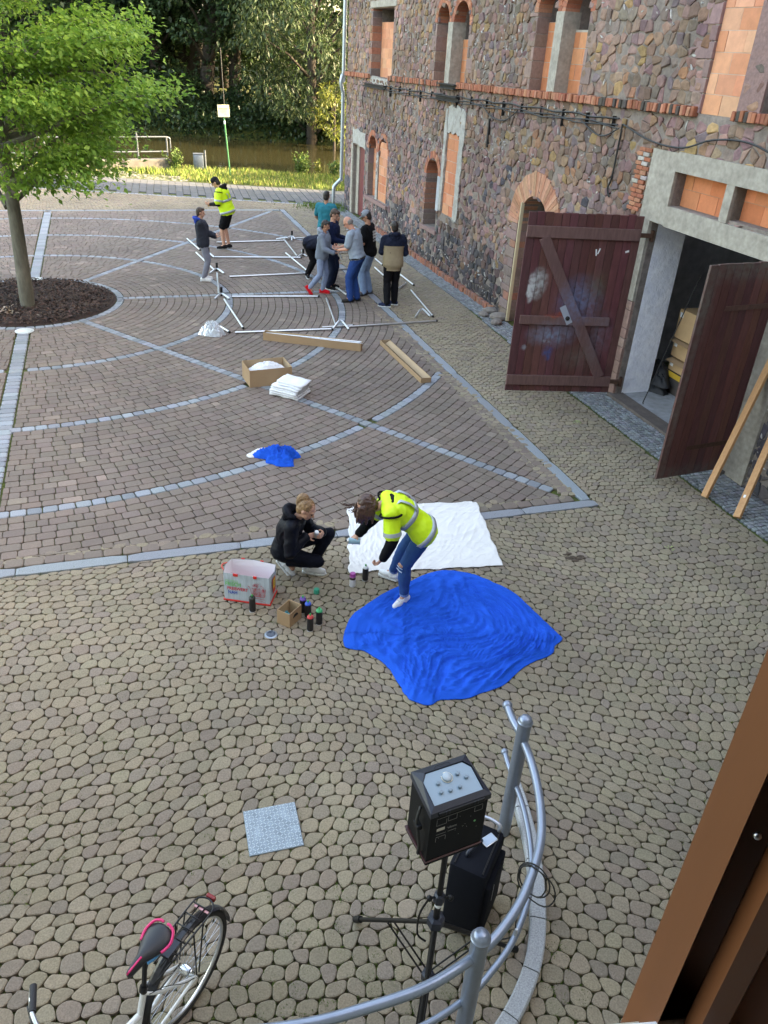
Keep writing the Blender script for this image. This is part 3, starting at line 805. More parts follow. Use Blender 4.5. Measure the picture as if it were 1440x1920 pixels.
# left leaf (seen from its inner, ledged side); hinge -> free edge on the ground
def leaf(hx, fx, htop, ledges, brace, name, lab, side, nb_, paint=None):
    "boards between hinge point hx and free edge fx; side: +1 ledges on the left of hinge->free"
    a = Vector((hx[0], hx[1])); b = Vector((fx[0], fx[1])); wd = (b-a).length; an = math.atan2(b.y-a.y, b.x-a.x)
    T = Matrix.Translation((a.x, a.y, .06)) @ Matrix.Rotation(an, 4, 'Z')
    Mi = rootm(house).inverted(); T = Mi @ T
    m = MB(); bw = wd/nb_
    for i in range(nb_):
        m.cc = cvar((.105, .040, .037), rb, .22, .12); ht = htop+rb.uniform(-.012, .012)
        m.rbox((i+.5)*bw, 0, ht/2, bw-.006, .035, ht, .004, T=T)
    o = m.build(name, m_red, house, label=lab)
    y = .034*side
    for (z, x0, x1, hh) in ledges:
        k = MB(); k.cc = (.14, .075, .068); k.rbox((x0+x1)/2, y, z, x1-x0, .045, hh, .006, T=T); k.build('ledge', m_red, o)  # ledges and brace painted paler than the boards, relief the flat light lacks
    if brace:
        (x0, z0, x1, z1, ww) = brace; L_ = math.hypot(x1-x0, z1-z0)
        k = MB(); k.cc = (.13, .068, .064); k.rbox(0, 0, L_/2, ww, .05, L_, .006, T=T @ Matrix.Translation((x0, y*1.02, z0)) @ Matrix.Rotation(math.atan2(x1-x0, z1-z0), 4, 'Y')); k.build('brace', m_red, o)
    return o, T, y
hL, fL = G(1138, 741).xy, G(945, 737).xy
dl, TL, yL = leaf(hL, fL, 2.86, ((2.58, .02, 1.80, .17), (1.22, .24, 1.72, .14), (.20, .02, 1.80, .17)), (.22, .28, 1.52, 2.50, .17), 'garage_door', 'dark red door leaf seen from its ledged and braced inner side, smeared with spray paint', 1, 14)
m_sp = {}
def blob(c, x, z, rx, rz, seed, T, y, o, name='paint_smear', m=None, n=22, rag=.3):
    r = random.Random(seed); P = []
    for i in range(n):
        a = 2*math.pi*i/n; k = 1+r.uniform(-rag, rag); P.append((x+rx*k*math.cos(a), z+rz*k*math.sin(a)))
    m_ = MB(); m_.add([(p[0], y, p[1]) for p in P], [tuple(range(n))], T)
    return m_.build(name, m or mat('spray '+str(c), c, .6, var=.25, scale=20), o)
def paint_marks(o, T, marks, bare=None):
    "sprayed and worn paint: soft-edged marks mixed into a copy of the door material, given as (colour, x, z, rx, rz, strength) on the boards"
    m = m_red.copy(); m.name = 'sprayed door paint'; t = m.node_tree; N = t.nodes; L = t.links; bs = N['Principled BSDF']; cur = bs.inputs['Base Color'].links[0].from_socket
    tc = N.new('ShaderNodeTexCoord'); mp = N.new('ShaderNodeMapping'); Ti = T.inverted(); mp.inputs['Location'].default_value = Ti.translation; mp.inputs['Rotation'].default_value = Ti.to_euler(); L.new(tc.outputs['Object'], mp.inputs[0])
    no = N.new('ShaderNodeTexNoise'); no.inputs['Scale'].default_value = 7; no.inputs['Detail'].default_value = 6; L.new(mp.outputs[0], no.inputs['Vector'])
    ad = N.new('ShaderNodeVectorMath'); ad.operation = 'SCALE'; ad.inputs['Scale'].default_value = .16; L.new(no.outputs['Color'], ad.inputs[0])
    su = N.new('ShaderNodeVectorMath'); su.operation = 'ADD'; L.new(mp.outputs[0], su.inputs[0]); L.new(ad.outputs[0], su.inputs[1])
    n2 = N.new('ShaderNodeTexNoise'); n2.inputs['Scale'].default_value = 16; n2.inputs['Detail'].default_value = 8; L.new(mp.outputs[0], n2.inputs['Vector'])
    for (c, x, z, rx, rz, st_, hard) in marks:
        sb_ = N.new('ShaderNodeVectorMath'); sb_.operation = 'SUBTRACT'; L.new(su.outputs[0], sb_.inputs[0]); sb_.inputs[1].default_value = (x+.08, 0, z+.08)
        sc = N.new('ShaderNodeVectorMath'); sc.operation = 'MULTIPLY'; L.new(sb_.outputs[0], sc.inputs[0]); sc.inputs[1].default_value = (1/rx, 0, 1/rz)
        ln = N.new('ShaderNodeVectorMath'); ln.operation = 'LENGTH'; L.new(sc.outputs[0], ln.inputs[0])
        mr = N.new('ShaderNodeMapRange'); mr.inputs[1].default_value = 1.0; mr.inputs[2].default_value = hard; mr.inputs[3].default_value = 0; mr.inputs[4].default_value = st_; L.new(ln.outputs['Value'], mr.inputs[0])
        r2_ = N.new('ShaderNodeMapRange'); r2_.inputs[1].default_value = .25; r2_.inputs[2].default_value = .62; L.new(n2.outputs['Fac'], r2_.inputs[0])
        mu = N.new('ShaderNodeMath'); mu.operation = 'MULTIPLY'; L.new(mr.outputs[0], mu.inputs[0]); L.new(r2_.outputs[0], mu.inputs[1])
        mx = N.new('ShaderNodeMix'); mx.data_type = 'RGBA'; L.new(mu.outputs[0], mx.inputs['Factor']); L.new(cur, mx.inputs['A']); mx.inputs['B'].default_value = (*c, 1); cur = mx.outputs['Result']
    L.new(cur, bs.inputs['Base Color'])
    for q in [o]+[x for x in bpy.data.objects if x.parent == o]:
        if q.data.materials and q.data.materials[0] == m_red: q.data.materials[0] = m
paint_marks(dl, TL, (((.36, .36, .36), 1.50, 1.80, .17, .28, .95, .5), ((.48, .48, .48), 1.60, 1.72, .07, .26, 1, .6), ((.15, .18, .30), .80, 1.55, .45, .45, .95, 0), ((.10, .10, .05), .55, 1.78, .22, .30, .6, 0), ((.17, .20, .28), 1.15, .98, .5, .26, .95, .1), ((.03, .09, .26), 1.16, .66, .12, .12, .9, .3), ((.26, .28, .32), 1.22, .86, .09, .04, .9, .5), ((.26, .28, .32), 1.58, .74, .07, .05, .8, .5), ((.14, .12, .10), .65, .60, .4, .25, .6, 0), ((.30, .06, .03), 1.12, 1.30, .22, .05, .8, .3), ((.16, .16, .22), .35, 1.0, .25, .5, .5, 0)))
for (x, z, w_, h_, r_) in ((.66, 2.30, .02, .10, .15), (.62, 2.32, .02, .09, -.3), (.17, 2.33, .06, .03, .3)):
    k = MB(); k.box(-w_/2, w_/2, .019, .0215, -h_/2, h_/2, T=TL @ Matrix.Translation((x, 0, z)) @ Matrix.Rotation(r_, 4, 'Y')); k.build('paper_scrap', mat('torn white paper', (.7, .7, .7), .8), dl)
bl = MB(); bl.cc = (.35, .37, .42); bl.box(-.05, .05, -.002, .002, -.16, .16, T=TL @ Matrix.Translation((.98, .0625, 1.32)) @ Matrix.Rotation(math.atan2(1.3, 2.22), 4, 'Y')); bl.build('paint_smear', mat('pale blue smear', (.32, .34, .40), .5), dl)
lk = MB(); lk.lathe([(.035, 0), (.035, .02), (.02, .03), (0.001, .03)], 12, T=TL @ Matrix.Translation((.95, .06, 1.27)) @ Matrix.Rotation(R(-90), 4, 'X')); lk.build('lock', m_blackiron, dl)
for z in (.20, 2.58):
    k = MB(); k.box(-.16, .02, .0, .05, z-.03, z+.03, T=TL); k.box(-.19, -.15, -.03, .06, z-.08, z+.08, T=TL); k.build('hinge', m_iron, dl)

# right leaf, seen from its outer board side
hRp, fRp = G(1373, 880).xy, G(1226, 905).xy
dr, TR, yR = leaf(hRp, fRp, 2.86, (), None, 'garage_door', 'dark red door leaf showing its plain board face, grey and worn along the top', 1, 11)
for z, x0, x1 in ((.42, -.04, 1.0), (2.32, -.04, 1.0)):
    k = MB(); k.cc = (.1, .05, .04); k.box(x0, x1, -.034, -.019, z-.03, z+.03, T=TR); k.box(x0, x1, .019, .03, z-.03, z+.03, T=TR)
    k.build('strap_hinge', m_iron if z < 1 else m_red, dr)
paint_marks(dr, TR, (((.13, .115, .10), .7, 2.80, 1.2, .22, .85, .2), ((.13, .115, .10), 1.32, 2.4, .14, .7, .8, .2), ((.11, .09, .08), .8, .0, 1.4, .22, .8, .2), ((.14, .12, .11), 1.33, 1.0, .07, 1.6, .7, .2), ((.10, .03, .03), .5, 1.4, .3, .8, .4, 0)))
# iron things, cables and pipe on the wall
for (u0, u1, z, d, hh) in ((2.2, 4.3, belt_z(3)-.18, .12, .10), (8.5, 9.62, belt_z(9)+.03, .16, .10), (8.3, 9.75, belt_z(9)-.22, .14, .11)):
    k = MB(); k.box(u0, u1, -d, .02, z-hh/2, z-hh/2+.02); k.box(u0, u1, -d, .02, z+hh/2-.02, z+hh/2); k.box(u0, u1, -.07, -.05, z-hh/2+.02, z+hh/2-.02); k.build('steel_beam', m_blackiron, house)
def cable(pts, r=.012): 
    k = MB(); k.tube(smoothpts([(p[0], -p[2] if len(p) > 2 else -.05, p[1]) for p in pts], 5), r, 5); k.build('cable', m_cable, house)
for dz, dd, r_ in ((0, .05, .014), (-.045, .055, .011), (-.085, .06, .01)):
    P = [(4.3, belt_z(4)-.13+dz, dd)]
    for i in range(1, 30):
        u = 4.3+i*.43; P.append((u, belt_z(u)-.16+dz+.015*math.sin(i*2.1+dz*50)-(.03 if dz else 0), dd))
    cable([p for p in P if p[0] < 16.6], r_)
cable([(11.0, belt_z(11)-.2, .07), (11.6, belt_z(11)-.42, .08), (12.3, belt_z(12)-.45, .08), (12.8, belt_z(12)-.24, .07)], .012)
cable([(15.2, belt_z(15)-.24, .07), (15.9, belt_z(15)-.42, .07), (16.4, belt_z(16)-.28, .06)], .012)
cable([(16.5, 4.08, .06), (17.3, 3.93, .07), (18.1, 3.92, .08), (18.7, 4.08, .08), (19.4, 4.12, .08), (20.3, 3.98, .08), (21.5, 4.1, .08), (22.8, 4.0, .08)], .013)
cable([(16.48, 4.08, .06), (16.46, 3.7, .05), (16.44, 3.3, .05), (16.38, 3.12, .05), (16.45, 3.0, .04)], .016)
cable([(2.3, belt_z(2)-.2, .06), (2.15, 3.7, .07), (2.05, 3.4, .06), (2.2, 3.3, .06)], .012)
for i in range(15):
    u = 4.7+i*.82; cl = MB(); cl.box(u-.004, u+.004, -.068, .0, belt_z(u)-.27-.12*(i % 3 == 0), belt_z(u)-.12); cl.build('cable_clip', m_cable, house)
k = MB(); k.box(11.45, 11.50, -.05, 0, 3.2, 3.75); k.build('wall_anchor', m_blackiron, house)
pp = MB(); pp.tube(smoothpts([(-.10, -.10, WH), (-.10, -.10, 4.3), (-.10, -.12, 4.15), (-.10, -.17, 3.95), (-.10, -.17, 3.8), (-.10, -.12, 3.6), (-.10, -.10, 3.4), (-.10, -.10, 1.05), (-.10, -.12, .9), (-.2, -.30, .68), (-.2, -.34, .55), (-.2, -.34, 0)], 3), .062, 12)
for z in (5.4, 3.3, 2.1, 1.15): pp.tube([(-.10, -.10, z), (-.10, -.10, z+.06)], .072, 12)
pp.tube([(-.2, -.34, .3), (-.2, -.34, .36)], .074, 12)
pp.build('drainpipe', m_zinc, house, smooth=2)
# roof (above the picture, it shades the yard)
m_tile = mat('red roof tiles', (.22, .075, .045), .85, var=.3, scale=3, bump=.02, bscale=6)
rf = MB()
for s in (0, 1):
    y0, y1 = (-.5, 4.5) if not s else (9.5, 4.5)
    z0 = WH-.3; z1 = WH+3.3
    rf.add([(-.4, y0, z0), (WL+.3, y0, z0), (WL+.3, y1, z1), (-.4, y1, z1), (-.4, y0, z0+.12), (WL+.3, y0, z0+.12), (WL+.3, y1, z1+.12), (-.4, y1, z1+.12)], [(0, 1, 2, 3), (7, 6, 5, 4), (0, 4, 5, 1), (3, 2, 6, 7), (0, 3, 7, 4), (1, 5, 6, 2)])
rf.build('roof', m_tile, house)

# ------------------------------------------------------------------ the house the photo is taken from, with its open window
nh = thing('plaster_house', 'plastered house with the brown wooden window frame close by at the right edge', 'building', (0, .50, 0), R(8))
m_out = mat('cream plaster', (.48, .44, .36), .9, var=.1, scale=3)
b = MB()
X0, X1, Z0, Z1 = -3.2, 2.3, 3.93, 6.4
b.box(-14, X0, .0-.35, .0-.05, -.2, 9); b.box(X1+.30, 9.0, -.35, -.05, -.2, 9); b.box(X0, X1+.30, -.35, -.05, -.2, Z0); b.box(X0, X1+.30, -.35, -.05, Z1, 9)
b.box(-14, -13.7, -9, -.35, -.2, 9); b.box(8.7, 9, -9, -.35, -.2, 9); b.box(-14, 9, -9.3, -9, -.2, 9); b.box(-14, 9, -9, -.05, 9, 9.2); b.box(-13.7, 8.7, -9, -.35, 3.0, 3.1)
b.build('wall', m_out, nh)
r_ = MB(); r_.add([(-14.5, .3, 8.9), (9.5, .3, 8.9), (9.5, -4.6, 12), (-14.5, -4.6, 12), (-14.5, -9.6, 8.9), (9.5, -9.6, 8.9)], [(0, 1, 2, 3), (3, 2, 5, 4), (0, 3, 4), (1, 5, 2)]); r_.build('roof', m_tile, nh)
m_frame = mat('brown window wood', (.17, .058, .021), .45, var=.12, scale=2, stretch=(6, 6, .6), spec=.4)
# window frame of the near house (its outer edges stand between the camera and the yard)
def fr(x0, x1, y0, y1, z0, z1, name, m=m_frame, b=.004, p=nh, **k):
    q = MB(); q.rbox((x0+x1)/2, (y0+y1)/2, (z0+z1)/2, x1-x0, y1-y0, z1-z0, b); return q.build(name, m, p, **k)
def az(a, d): return (d*math.sin(R(a)), d*math.cos(R(a)))
def vprism(pts_, z0, z1, name, m, parent, **k):
    q = MB(); q.prism([az(*p) for p in pts_][::-1], z0, z1); return q.build(name, m, parent, world=True, **k)
wf = vprism([(32.5, .62), (35.9, .58), (36.0, .66), (33.2, .68)], Z0-.6, Z1, 'window_frame', m_frame, nh, label='brown varnished window frame with a screw in its side')
vprism([(35.8, .645), (38.2, .64), (38.2, .70), (35.0, .70)], Z0-.6, Z1, 'frame_groove', mat('groove brown wood', (.26, .085, .03), .6), wf)
vprism([(38.1, .60), (39.6, .575), (41.6, .585), (41.8, .66), (38.0, .66)], Z0-.6, Z1, 'frame_profile', m_frame, wf)
vprism([(41.7, .625), (51, .61), (51, .93), (36, .93), (38, .68)], Z0-.6, Z1, 'frame_casing', mat('groove brown wood', (.26, .085, .03), .6), wf)
sq_ = ray(1420, 1567); pz_ = Vector((0, 0, CAM_H))+sq_*(.585/math.hypot(sq_.x, sq_.y)); sc_ = MB(); sc_.ell(tuple(pz_), (.004, .004, .004), n=10); sc_.build('screw', mat('bright steel', (.5, .5, .5), .3, 1), wf, world=True, smooth=True)
sl = MB(); sl.rbox(X0/2+.19, -.117, Z0+.025, -X0+.38, .09, .05, .006); sl.build('window_sill', mat('white sill', (.72, .74, .75), .4), nh)

# ------------------------------------------------------------------ trees
def leaf_mat(name, c, c2, trans=.35, rough=.5):
    m = bpy.data.materials.new(name); m.use_nodes = True; t = m.node_tree; N = t.nodes; L = t.links; b = N['Principled BSDF']
    ge = N.new('ShaderNodeNewGeometry'); mx = N.new('ShaderNodeMix'); mx.data_type = 'RGBA'
    mx.inputs['A'].default_value = (*c, 1); mx.inputs['B'].default_value = (*c2, 1); L.new(ge.outputs['Random Per Island'], mx.inputs['Factor'])
    L.new(mx.outputs['Result'], b.inputs['Base Color']); b.inputs['Roughness'].default_value = rough; b.inputs['Specular IOR Level'].default_value = .35
    tr = N.new('ShaderNodeBsdfTranslucent'); L.new(mx.outputs['Result'], tr.inputs['Color']); ms_ = N.new('ShaderNodeMixShader'); ms_.inputs[0].default_value = trans
    L.new(b.outputs[0], ms_.inputs[1]); L.new(tr.outputs[0], ms_.inputs[2]); L.new(ms_.outputs[0], N['Material Output'].inputs['Surface'])
    return m
m_bark = mat('grey bark', (.15, .135, .105), .9, var=.3, scale=7, c2=(.09, .085, .06), bump=.02, bscale=14, stretch=(1, 1, .25))
m_bark2 = mat('dark bark', (.030, .024, .018), .95, var=.3, scale=4, bump=.04, bscale=6, stretch=(1, 1, .3))
def leaves(name, cpos, cnrm, size, m, parent, shape='leaf', droop=.3, seed=1, asp=.62):
    "cpos: leaf positions, cnrm: outward directions"
    rg = np.random.default_rng(seed); n = len(cpos)
    d = cnrm+rg.normal(0, .75, (n, 3)); d[:, 2] -= droop; d /= np.linalg.norm(d, axis=1)[:, None]+1e-9       # leaf axis
    up = np.tile([0, 0, 1.], (n, 1))+rg.normal(0, .45, (n, 3))
    s_ = np.cross(d, up); s_ /= np.linalg.norm(s_, axis=1)[:, None]+1e-9
    nn = np.cross(s_, d)
    sz = size*rg.uniform(.65, 1.25, (n, 1)); w_ = sz*asp*.5
    a = cpos; b1 = cpos+d*sz*.45+s_*w_+nn*w_*.35; b2 = cpos+d*sz*.45-s_*w_+nn*w_*.35; e = cpos+d*sz
    V_ = np.stack([a, b1, e, b2], 1).reshape(-1, 3)
    me = bpy.data.meshes.new(name); me.vertices.add(4*n); me.vertices.foreach_set('co', V_.ravel())
    i = np.arange(n)*4; F_ = np.stack([i, i+1, i+2, i, i+2, i+3], 1).ravel()
    me.loops.add(6*n); me.loops.foreach_set('vertex_index', F_); me.polygons.add(2*n); me.polygons.foreach_set('loop_start', np.arange(2*n)*3); me.polygons.foreach_set('loop_total', np.full(2*n, 3))
    me.materials.append(m); me.update(calc_edges=True); me.validate()
    o = bpy.data.objects.new(name, me); col.objects.link(o); o.parent = parent; return o
def np_noise(p, s, o=0): return np.array([mnoise.noise((q[0]*s+o, q[1]*s, q[2]*s)) for q in p])

# the yard's tree, standing in the round bed
tr = thing('yard_tree', 'bright green leafy tree with a leaning grey trunk in the round bed', 'tree', (-7.42, 15.45, 0))
T0 = Vector((-7.42, 15.45, 0))
tk = MB()
tk.tube(smoothpts([(0, 0, -.05), (.0, 0, .12), (.02, .02, 1.0), (.04, .05, 2.0), (.0, .1, 3.0), (-.1, .1, 4.2), (-.2, .1, 6.2), (-.15, .1, 8.4)], 4), [.21, .175, .15, .14, .135, .142, .138, .134, .13, .127, .124, .121, .118, .116, .114, .112, .135, .13, .125, .12, .11, .10, .09, .075, .06, .05, .04, .03, .02], 14)
lim = []
rt = random.Random(41)
tips = []
for k in range(46):
    z0 = rt.uniform(1.75, 7.0); a = k*2.399+rt.uniform(-.3, .3)
    reach = (1.25+1.05*math.sin(math.pi*min(1, max(0, (z0-1.5)/6.2))**.8))*rt.uniform(.8, 1.1)
    if z0 > 6: reach *= .75
    rise = rt.uniform(.2, 1.2)*(1 if z0 < 5 else 1.4); x0 = -.10; dx, dy = math.cos(a), math.sin(a)
    P = smoothpts([(x0, .08, z0), (x0+dx*reach*.35, .08+dy*reach*.35, z0+rise*.45), (x0+dx*reach*.7, .08+dy*reach*.7, z0+rise*.85), (x0+dx*reach, .08+dy*reach, z0+rise*.8-.1)], 4)
    tk.tube(P, [.055*(1-i/len(P))+.008 for i in range(len(P))], 6)
    for j in range(7):
        i = rt.randint(3, len(P)-1); s0 = P[i]; b_ = a+rt.choice((-1, 1))*rt.uniform(.4, 1.2); l = rt.uniform(.45, 1.0)
        e = s0+Vector((math.cos(b_)*l, math.sin(b_)*l, rt.uniform(-.15, .45)))
        tk.tube([s0, (s0+e)/2+Vector((0, 0, .06)), e], [.014, .01, .004], 4); tips += [((s0+e)/2), e]
    tips.append(P[-1])
# two long boughs reaching to the right
for (P, ) in (([(-.24, .1, 2.9), (.9, -.3, 3.3), (1.9, -.4, 3.7), (2.5, -.5, 3.9), (2.9, -.5, 4.0)],), ([(-.24, .1, 2.3), (.7, -.3, 2.6), (1.3, -.5, 2.9), (1.9, -.6, 3.1)],), ([(-.24, .1, 4.0), (.7, 0, 4.5), (1.4, 0, 4.9), (1.9, 0, 5.1)],)):
    P = smoothpts(P, 4); tk.tube(P, [.05*(1-i/len(P))+.006 for i in range(len(P))], 6)
    for i in range(5, len(P)):
        for s in range(2): tips.append(P[i]+Vector((rt.uniform(-.25, .25), rt.uniform(-.3, .3), rt.uniform(-.15, .2))))
tk.build('trunk', m_bark, tr, smooth=2)
rg = np.random.default_rng(5); cp_ = []; cn_ = []
for t in tips:
    if t.z < 1.65: continue
    n = int(rg.uniform(38, 72)); c_ = np.array(t); out = np.array([t.x+.24, t.y-.08, .25*(t.z-4)]); out /= np.linalg.norm(out)+1e-6
    q = rg.normal(0, 1, (n, 3))*[.22, .22, .10]; q[:, 2] -= .25*(q[:, 0]**2+q[:, 1]**2); cp_.append(c_+q); cn_.append(np.tile(out, (n, 1)))
cp_ = np.concatenate(cp_); cn_ = np.concatenate(cn_)
leaves('crown', cp_, cn_, .112, leaf_mat('fresh green leaves', (.10, .23, .035), (.27, .42, .07), .5), tr, seed=2, droop=.45)
# bed with bark mulch
m_mul = mat('bark mulch', attr=True, rough=.95, var=.3, scale=30)
bd = MB(); rm = random.Random(9); bd.cc = (.035, .022, .018)
n = 48; ring = [(math.cos(2*math.pi*i/n), math.sin(2*math.pi*i/n)) for i in range(n)]
vs_ = []; 
for k, rr_ in enumerate((1.72, 1.5, 1.2, .9, .6, .3)):
    for (x, y) in ring:
        vs_.append((CX+x*rr_, CY+y*rr_, (.0 if k == 0 else .03+.05*mnoise.noise((x*rr_*2, y*rr_*2, 1))+.01*k)))
vs_.append((CX, CY, .1)); fs = [(k*n+i, k*n+(i+1) % n, (k+1)*n+(i+1) % n, (k+1)*n+i) for k in range(5) for i in range(n)]+[(5*n+i, 5*n+(i+1) % n, 6*n) for i in range(n)]
bd.add(vs_, fs); bd.build('mulch_bed', mat('dark earth', (.045, .024, .017), .95, var=.4, scale=18, bump=.03, bscale=30), smooth=True, kind='structure')
ch = MB()
for i in range(9000):
    a, r_ = rm.uniform(0, 6.283), 1.68*math.sqrt(rm.random()); x, y = CX+r_*math.cos(a), CY+r_*math.sin(a)
    if not seen(x, y, 0, 60): continue
    ch.cc = cvar(rm.choice(((.05, .028, .02), (.07, .038, .026), (.03, .02, .018), (.10, .06, .045))), rm, .3, .1); s = rm.uniform(.012, .04)
    z = .035+.05*mnoise.noise(((x-CX)*2, (y-CY)*2, 1))+.012+rm.uniform(0, .02)+.008*max(0, (1.7-r_)/.3)
    T = rotT((x, y, z), rm.uniform(-.6, .6), rm.uniform(-.6, .6), rm.uniform(0, 6.3)); ch.add([(-s, -s*.4, 0), (s, -s*.35, 0), (s, s*.4, 0), (-s, s*.35, 0)], [(0, 1, 2, 3)], T)
ch.build('bark_chips', m_mul, kind='stuff', label='loose bark chips covering the bed under the tree', cat='mulch')
dl_ = MB()
for i in range(150):
    x, y = CX-.75+rm.gauss(0, .42), CY-1.12+rm.gauss(0, .16); s = rm.uniform(.03, .07)
    if math.hypot(x-CX, y-CY) > 1.65: continue
    dl_.cc = cvar((.30, .24, .19), rm, .3, .08); dl_.add([(-s, -s*.5, .01), (0, -s*.1, .0), (s, -s*.45, .02), (s*.8, s*.5, .01), (0, s*.2, .02), (-s, s*.4, 0)], [(0, 1, 4, 5), (1, 2, 3, 4)], rotT((x, y, .12), rm.uniform(-.7, .7), rm.uniform(-.7, .7), rm.uniform(0, 6.3)))
dl_.build('dry_leaves', m_mul, kind='stuff', label='pale dry leaves lying on the mulch in front of the trunk', cat='leaves')

# ------------------------------------------------------------------ river and its far bank
m_wat = mat('river water', (.028, .026, .012), .05, bump=.006, bscale=1.6, spec=.5, stretch=(.5, 1.6, 1))
xs_ = np.linspace(-120, 60, 2); ys2 = np.linspace(36, 60, 2); X, Y = np.meshgrid(xs_, ys2)
grid_mesh('river', X, Y, X*0-.85, m_wat, smooth=False, kind='structure')
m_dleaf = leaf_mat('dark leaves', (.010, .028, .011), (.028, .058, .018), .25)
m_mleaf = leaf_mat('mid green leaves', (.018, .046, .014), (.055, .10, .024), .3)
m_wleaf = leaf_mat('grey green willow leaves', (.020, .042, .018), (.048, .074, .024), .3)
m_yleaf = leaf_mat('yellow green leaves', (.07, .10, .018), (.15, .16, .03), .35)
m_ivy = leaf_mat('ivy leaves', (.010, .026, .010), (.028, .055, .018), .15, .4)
def big_tree(name, label, x, y, h, r, m, seed, trunk=None, n=5200, size=.38, zlow=1.2, asp=.6, ivy=False, lean=(0, 0), group='trees on the far river bank', cat='tree', droop=.3, clumps=46):
    g_ = terrain_z(x, y); t = thing(name, label, cat, (x, y, g_), group=group); r_ = random.Random(seed); rg = np.random.default_rng(seed)
    k = MB(); tr_ = trunk or .035*h; lx, ly = lean
    P = smoothpts([(0, 0, -.3), (lx*.3, ly*.3, h*.3), (lx*.6, ly*.6, h*.6), (lx, ly, h*.9)], 4); k.tube(P, [tr_*(1-.85*i/len(P)) for i in range(len(P))], 9)
    cs_ = []
    for i in range(clumps):
        zz = r_.uniform(zlow, h); f = math.sin(math.pi*min(1, (zz-zlow*.3)/(h*1.05)))**.6
        a = r_.uniform(0, 6.283); rr_ = r*f*math.sqrt(r_.uniform(.15, 1)); c = Vector((lx*zz/h+rr_*math.cos(a), ly*zz/h+rr_*math.sin(a), zz)); cs_.append(c)
        if i % 3 == 0:
            s0 = P[min(len(P)-1, max(1, int(len(P)*zz/h*.75)))]; k.tube([s0, (s0+c)/2+Vector((0, 0, .3)), c], [tr_*.28, tr_*.16, .02], 5)
    k.build('trunk', m_bark2, t, smooth=True)
    cpn = []; cnn = []
    for c in cs_:
        kk = int(n/clumps*rg.uniform(.6, 1.4)); q = rg.normal(0, 1, (kk, 3)); q /= np.linalg.norm(q, axis=1)[:, None]; rad = r*rg.uniform(.2, .36)
        q = q*[rad, rad, rad*.62]*rg.uniform(.55, 1.0, (kk, 1)); cpn.append(np.array(c)+q); cnn.append(q/(rad))
    leaves('crown', np.concatenate(cpn), np.concatenate(cnn), size, m, t, seed=seed, asp=asp, droop=droop)
    if ivy:
        kk = 900; zz = rg.uniform(.9, h*.62, kk); a = rg.uniform(0, 6.28, kk); rr_ = tr_*(1.1-.5*zz/h)+.12*rg.random(kk)+.18*np.abs(np.sin(zz*1.7+a))
        pp_ = np.stack([lx*zz/h+rr_*np.cos(a), ly*zz/h+rr_*np.sin(a), zz], 1); nn_ = np.stack([np.cos(a), np.sin(a), a*0-.3], 1); leaves('ivy', pp_, nn_, .26, m_ivy, t, seed=seed+1, asp=.9)
    return t
def at(px, Y): d = ray(px, 200); return d.x/d.y*Y
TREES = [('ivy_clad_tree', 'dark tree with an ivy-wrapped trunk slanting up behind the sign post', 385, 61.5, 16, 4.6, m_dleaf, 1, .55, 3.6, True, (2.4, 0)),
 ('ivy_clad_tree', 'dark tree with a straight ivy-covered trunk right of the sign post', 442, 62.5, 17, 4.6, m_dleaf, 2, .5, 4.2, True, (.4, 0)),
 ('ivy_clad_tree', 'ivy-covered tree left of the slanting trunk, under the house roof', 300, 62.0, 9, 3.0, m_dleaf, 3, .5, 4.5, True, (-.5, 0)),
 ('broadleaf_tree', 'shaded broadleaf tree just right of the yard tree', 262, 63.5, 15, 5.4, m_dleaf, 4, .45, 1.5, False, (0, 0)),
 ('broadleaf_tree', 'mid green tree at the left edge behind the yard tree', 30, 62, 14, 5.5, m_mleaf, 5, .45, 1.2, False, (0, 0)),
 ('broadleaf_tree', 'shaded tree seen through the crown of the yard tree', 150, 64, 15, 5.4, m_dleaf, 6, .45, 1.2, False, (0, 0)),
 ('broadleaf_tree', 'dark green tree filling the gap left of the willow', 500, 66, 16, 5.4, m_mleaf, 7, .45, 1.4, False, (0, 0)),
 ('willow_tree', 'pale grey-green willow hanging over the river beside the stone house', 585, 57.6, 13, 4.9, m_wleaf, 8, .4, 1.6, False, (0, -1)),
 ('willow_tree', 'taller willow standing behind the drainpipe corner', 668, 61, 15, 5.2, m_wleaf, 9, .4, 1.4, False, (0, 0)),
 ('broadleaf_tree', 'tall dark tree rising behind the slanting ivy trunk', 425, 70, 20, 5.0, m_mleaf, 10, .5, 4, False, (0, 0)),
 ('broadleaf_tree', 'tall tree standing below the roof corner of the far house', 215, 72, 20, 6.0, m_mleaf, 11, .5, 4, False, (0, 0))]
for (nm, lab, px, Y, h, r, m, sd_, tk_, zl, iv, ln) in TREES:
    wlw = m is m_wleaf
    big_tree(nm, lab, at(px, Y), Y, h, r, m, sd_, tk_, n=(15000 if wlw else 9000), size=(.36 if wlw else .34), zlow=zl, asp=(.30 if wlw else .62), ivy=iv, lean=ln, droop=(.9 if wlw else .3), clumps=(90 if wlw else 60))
big_tree('river_shrub', 'yellow-green shrub hanging over the water beside the drainpipe', at(622, 52), 54.2, 4.2, 1.9, m_yleaf, 31, .1, n=1500, size=.26, zlow=.9, asp=.35, group=None, cat='shrub', droop=.8, clumps=20)
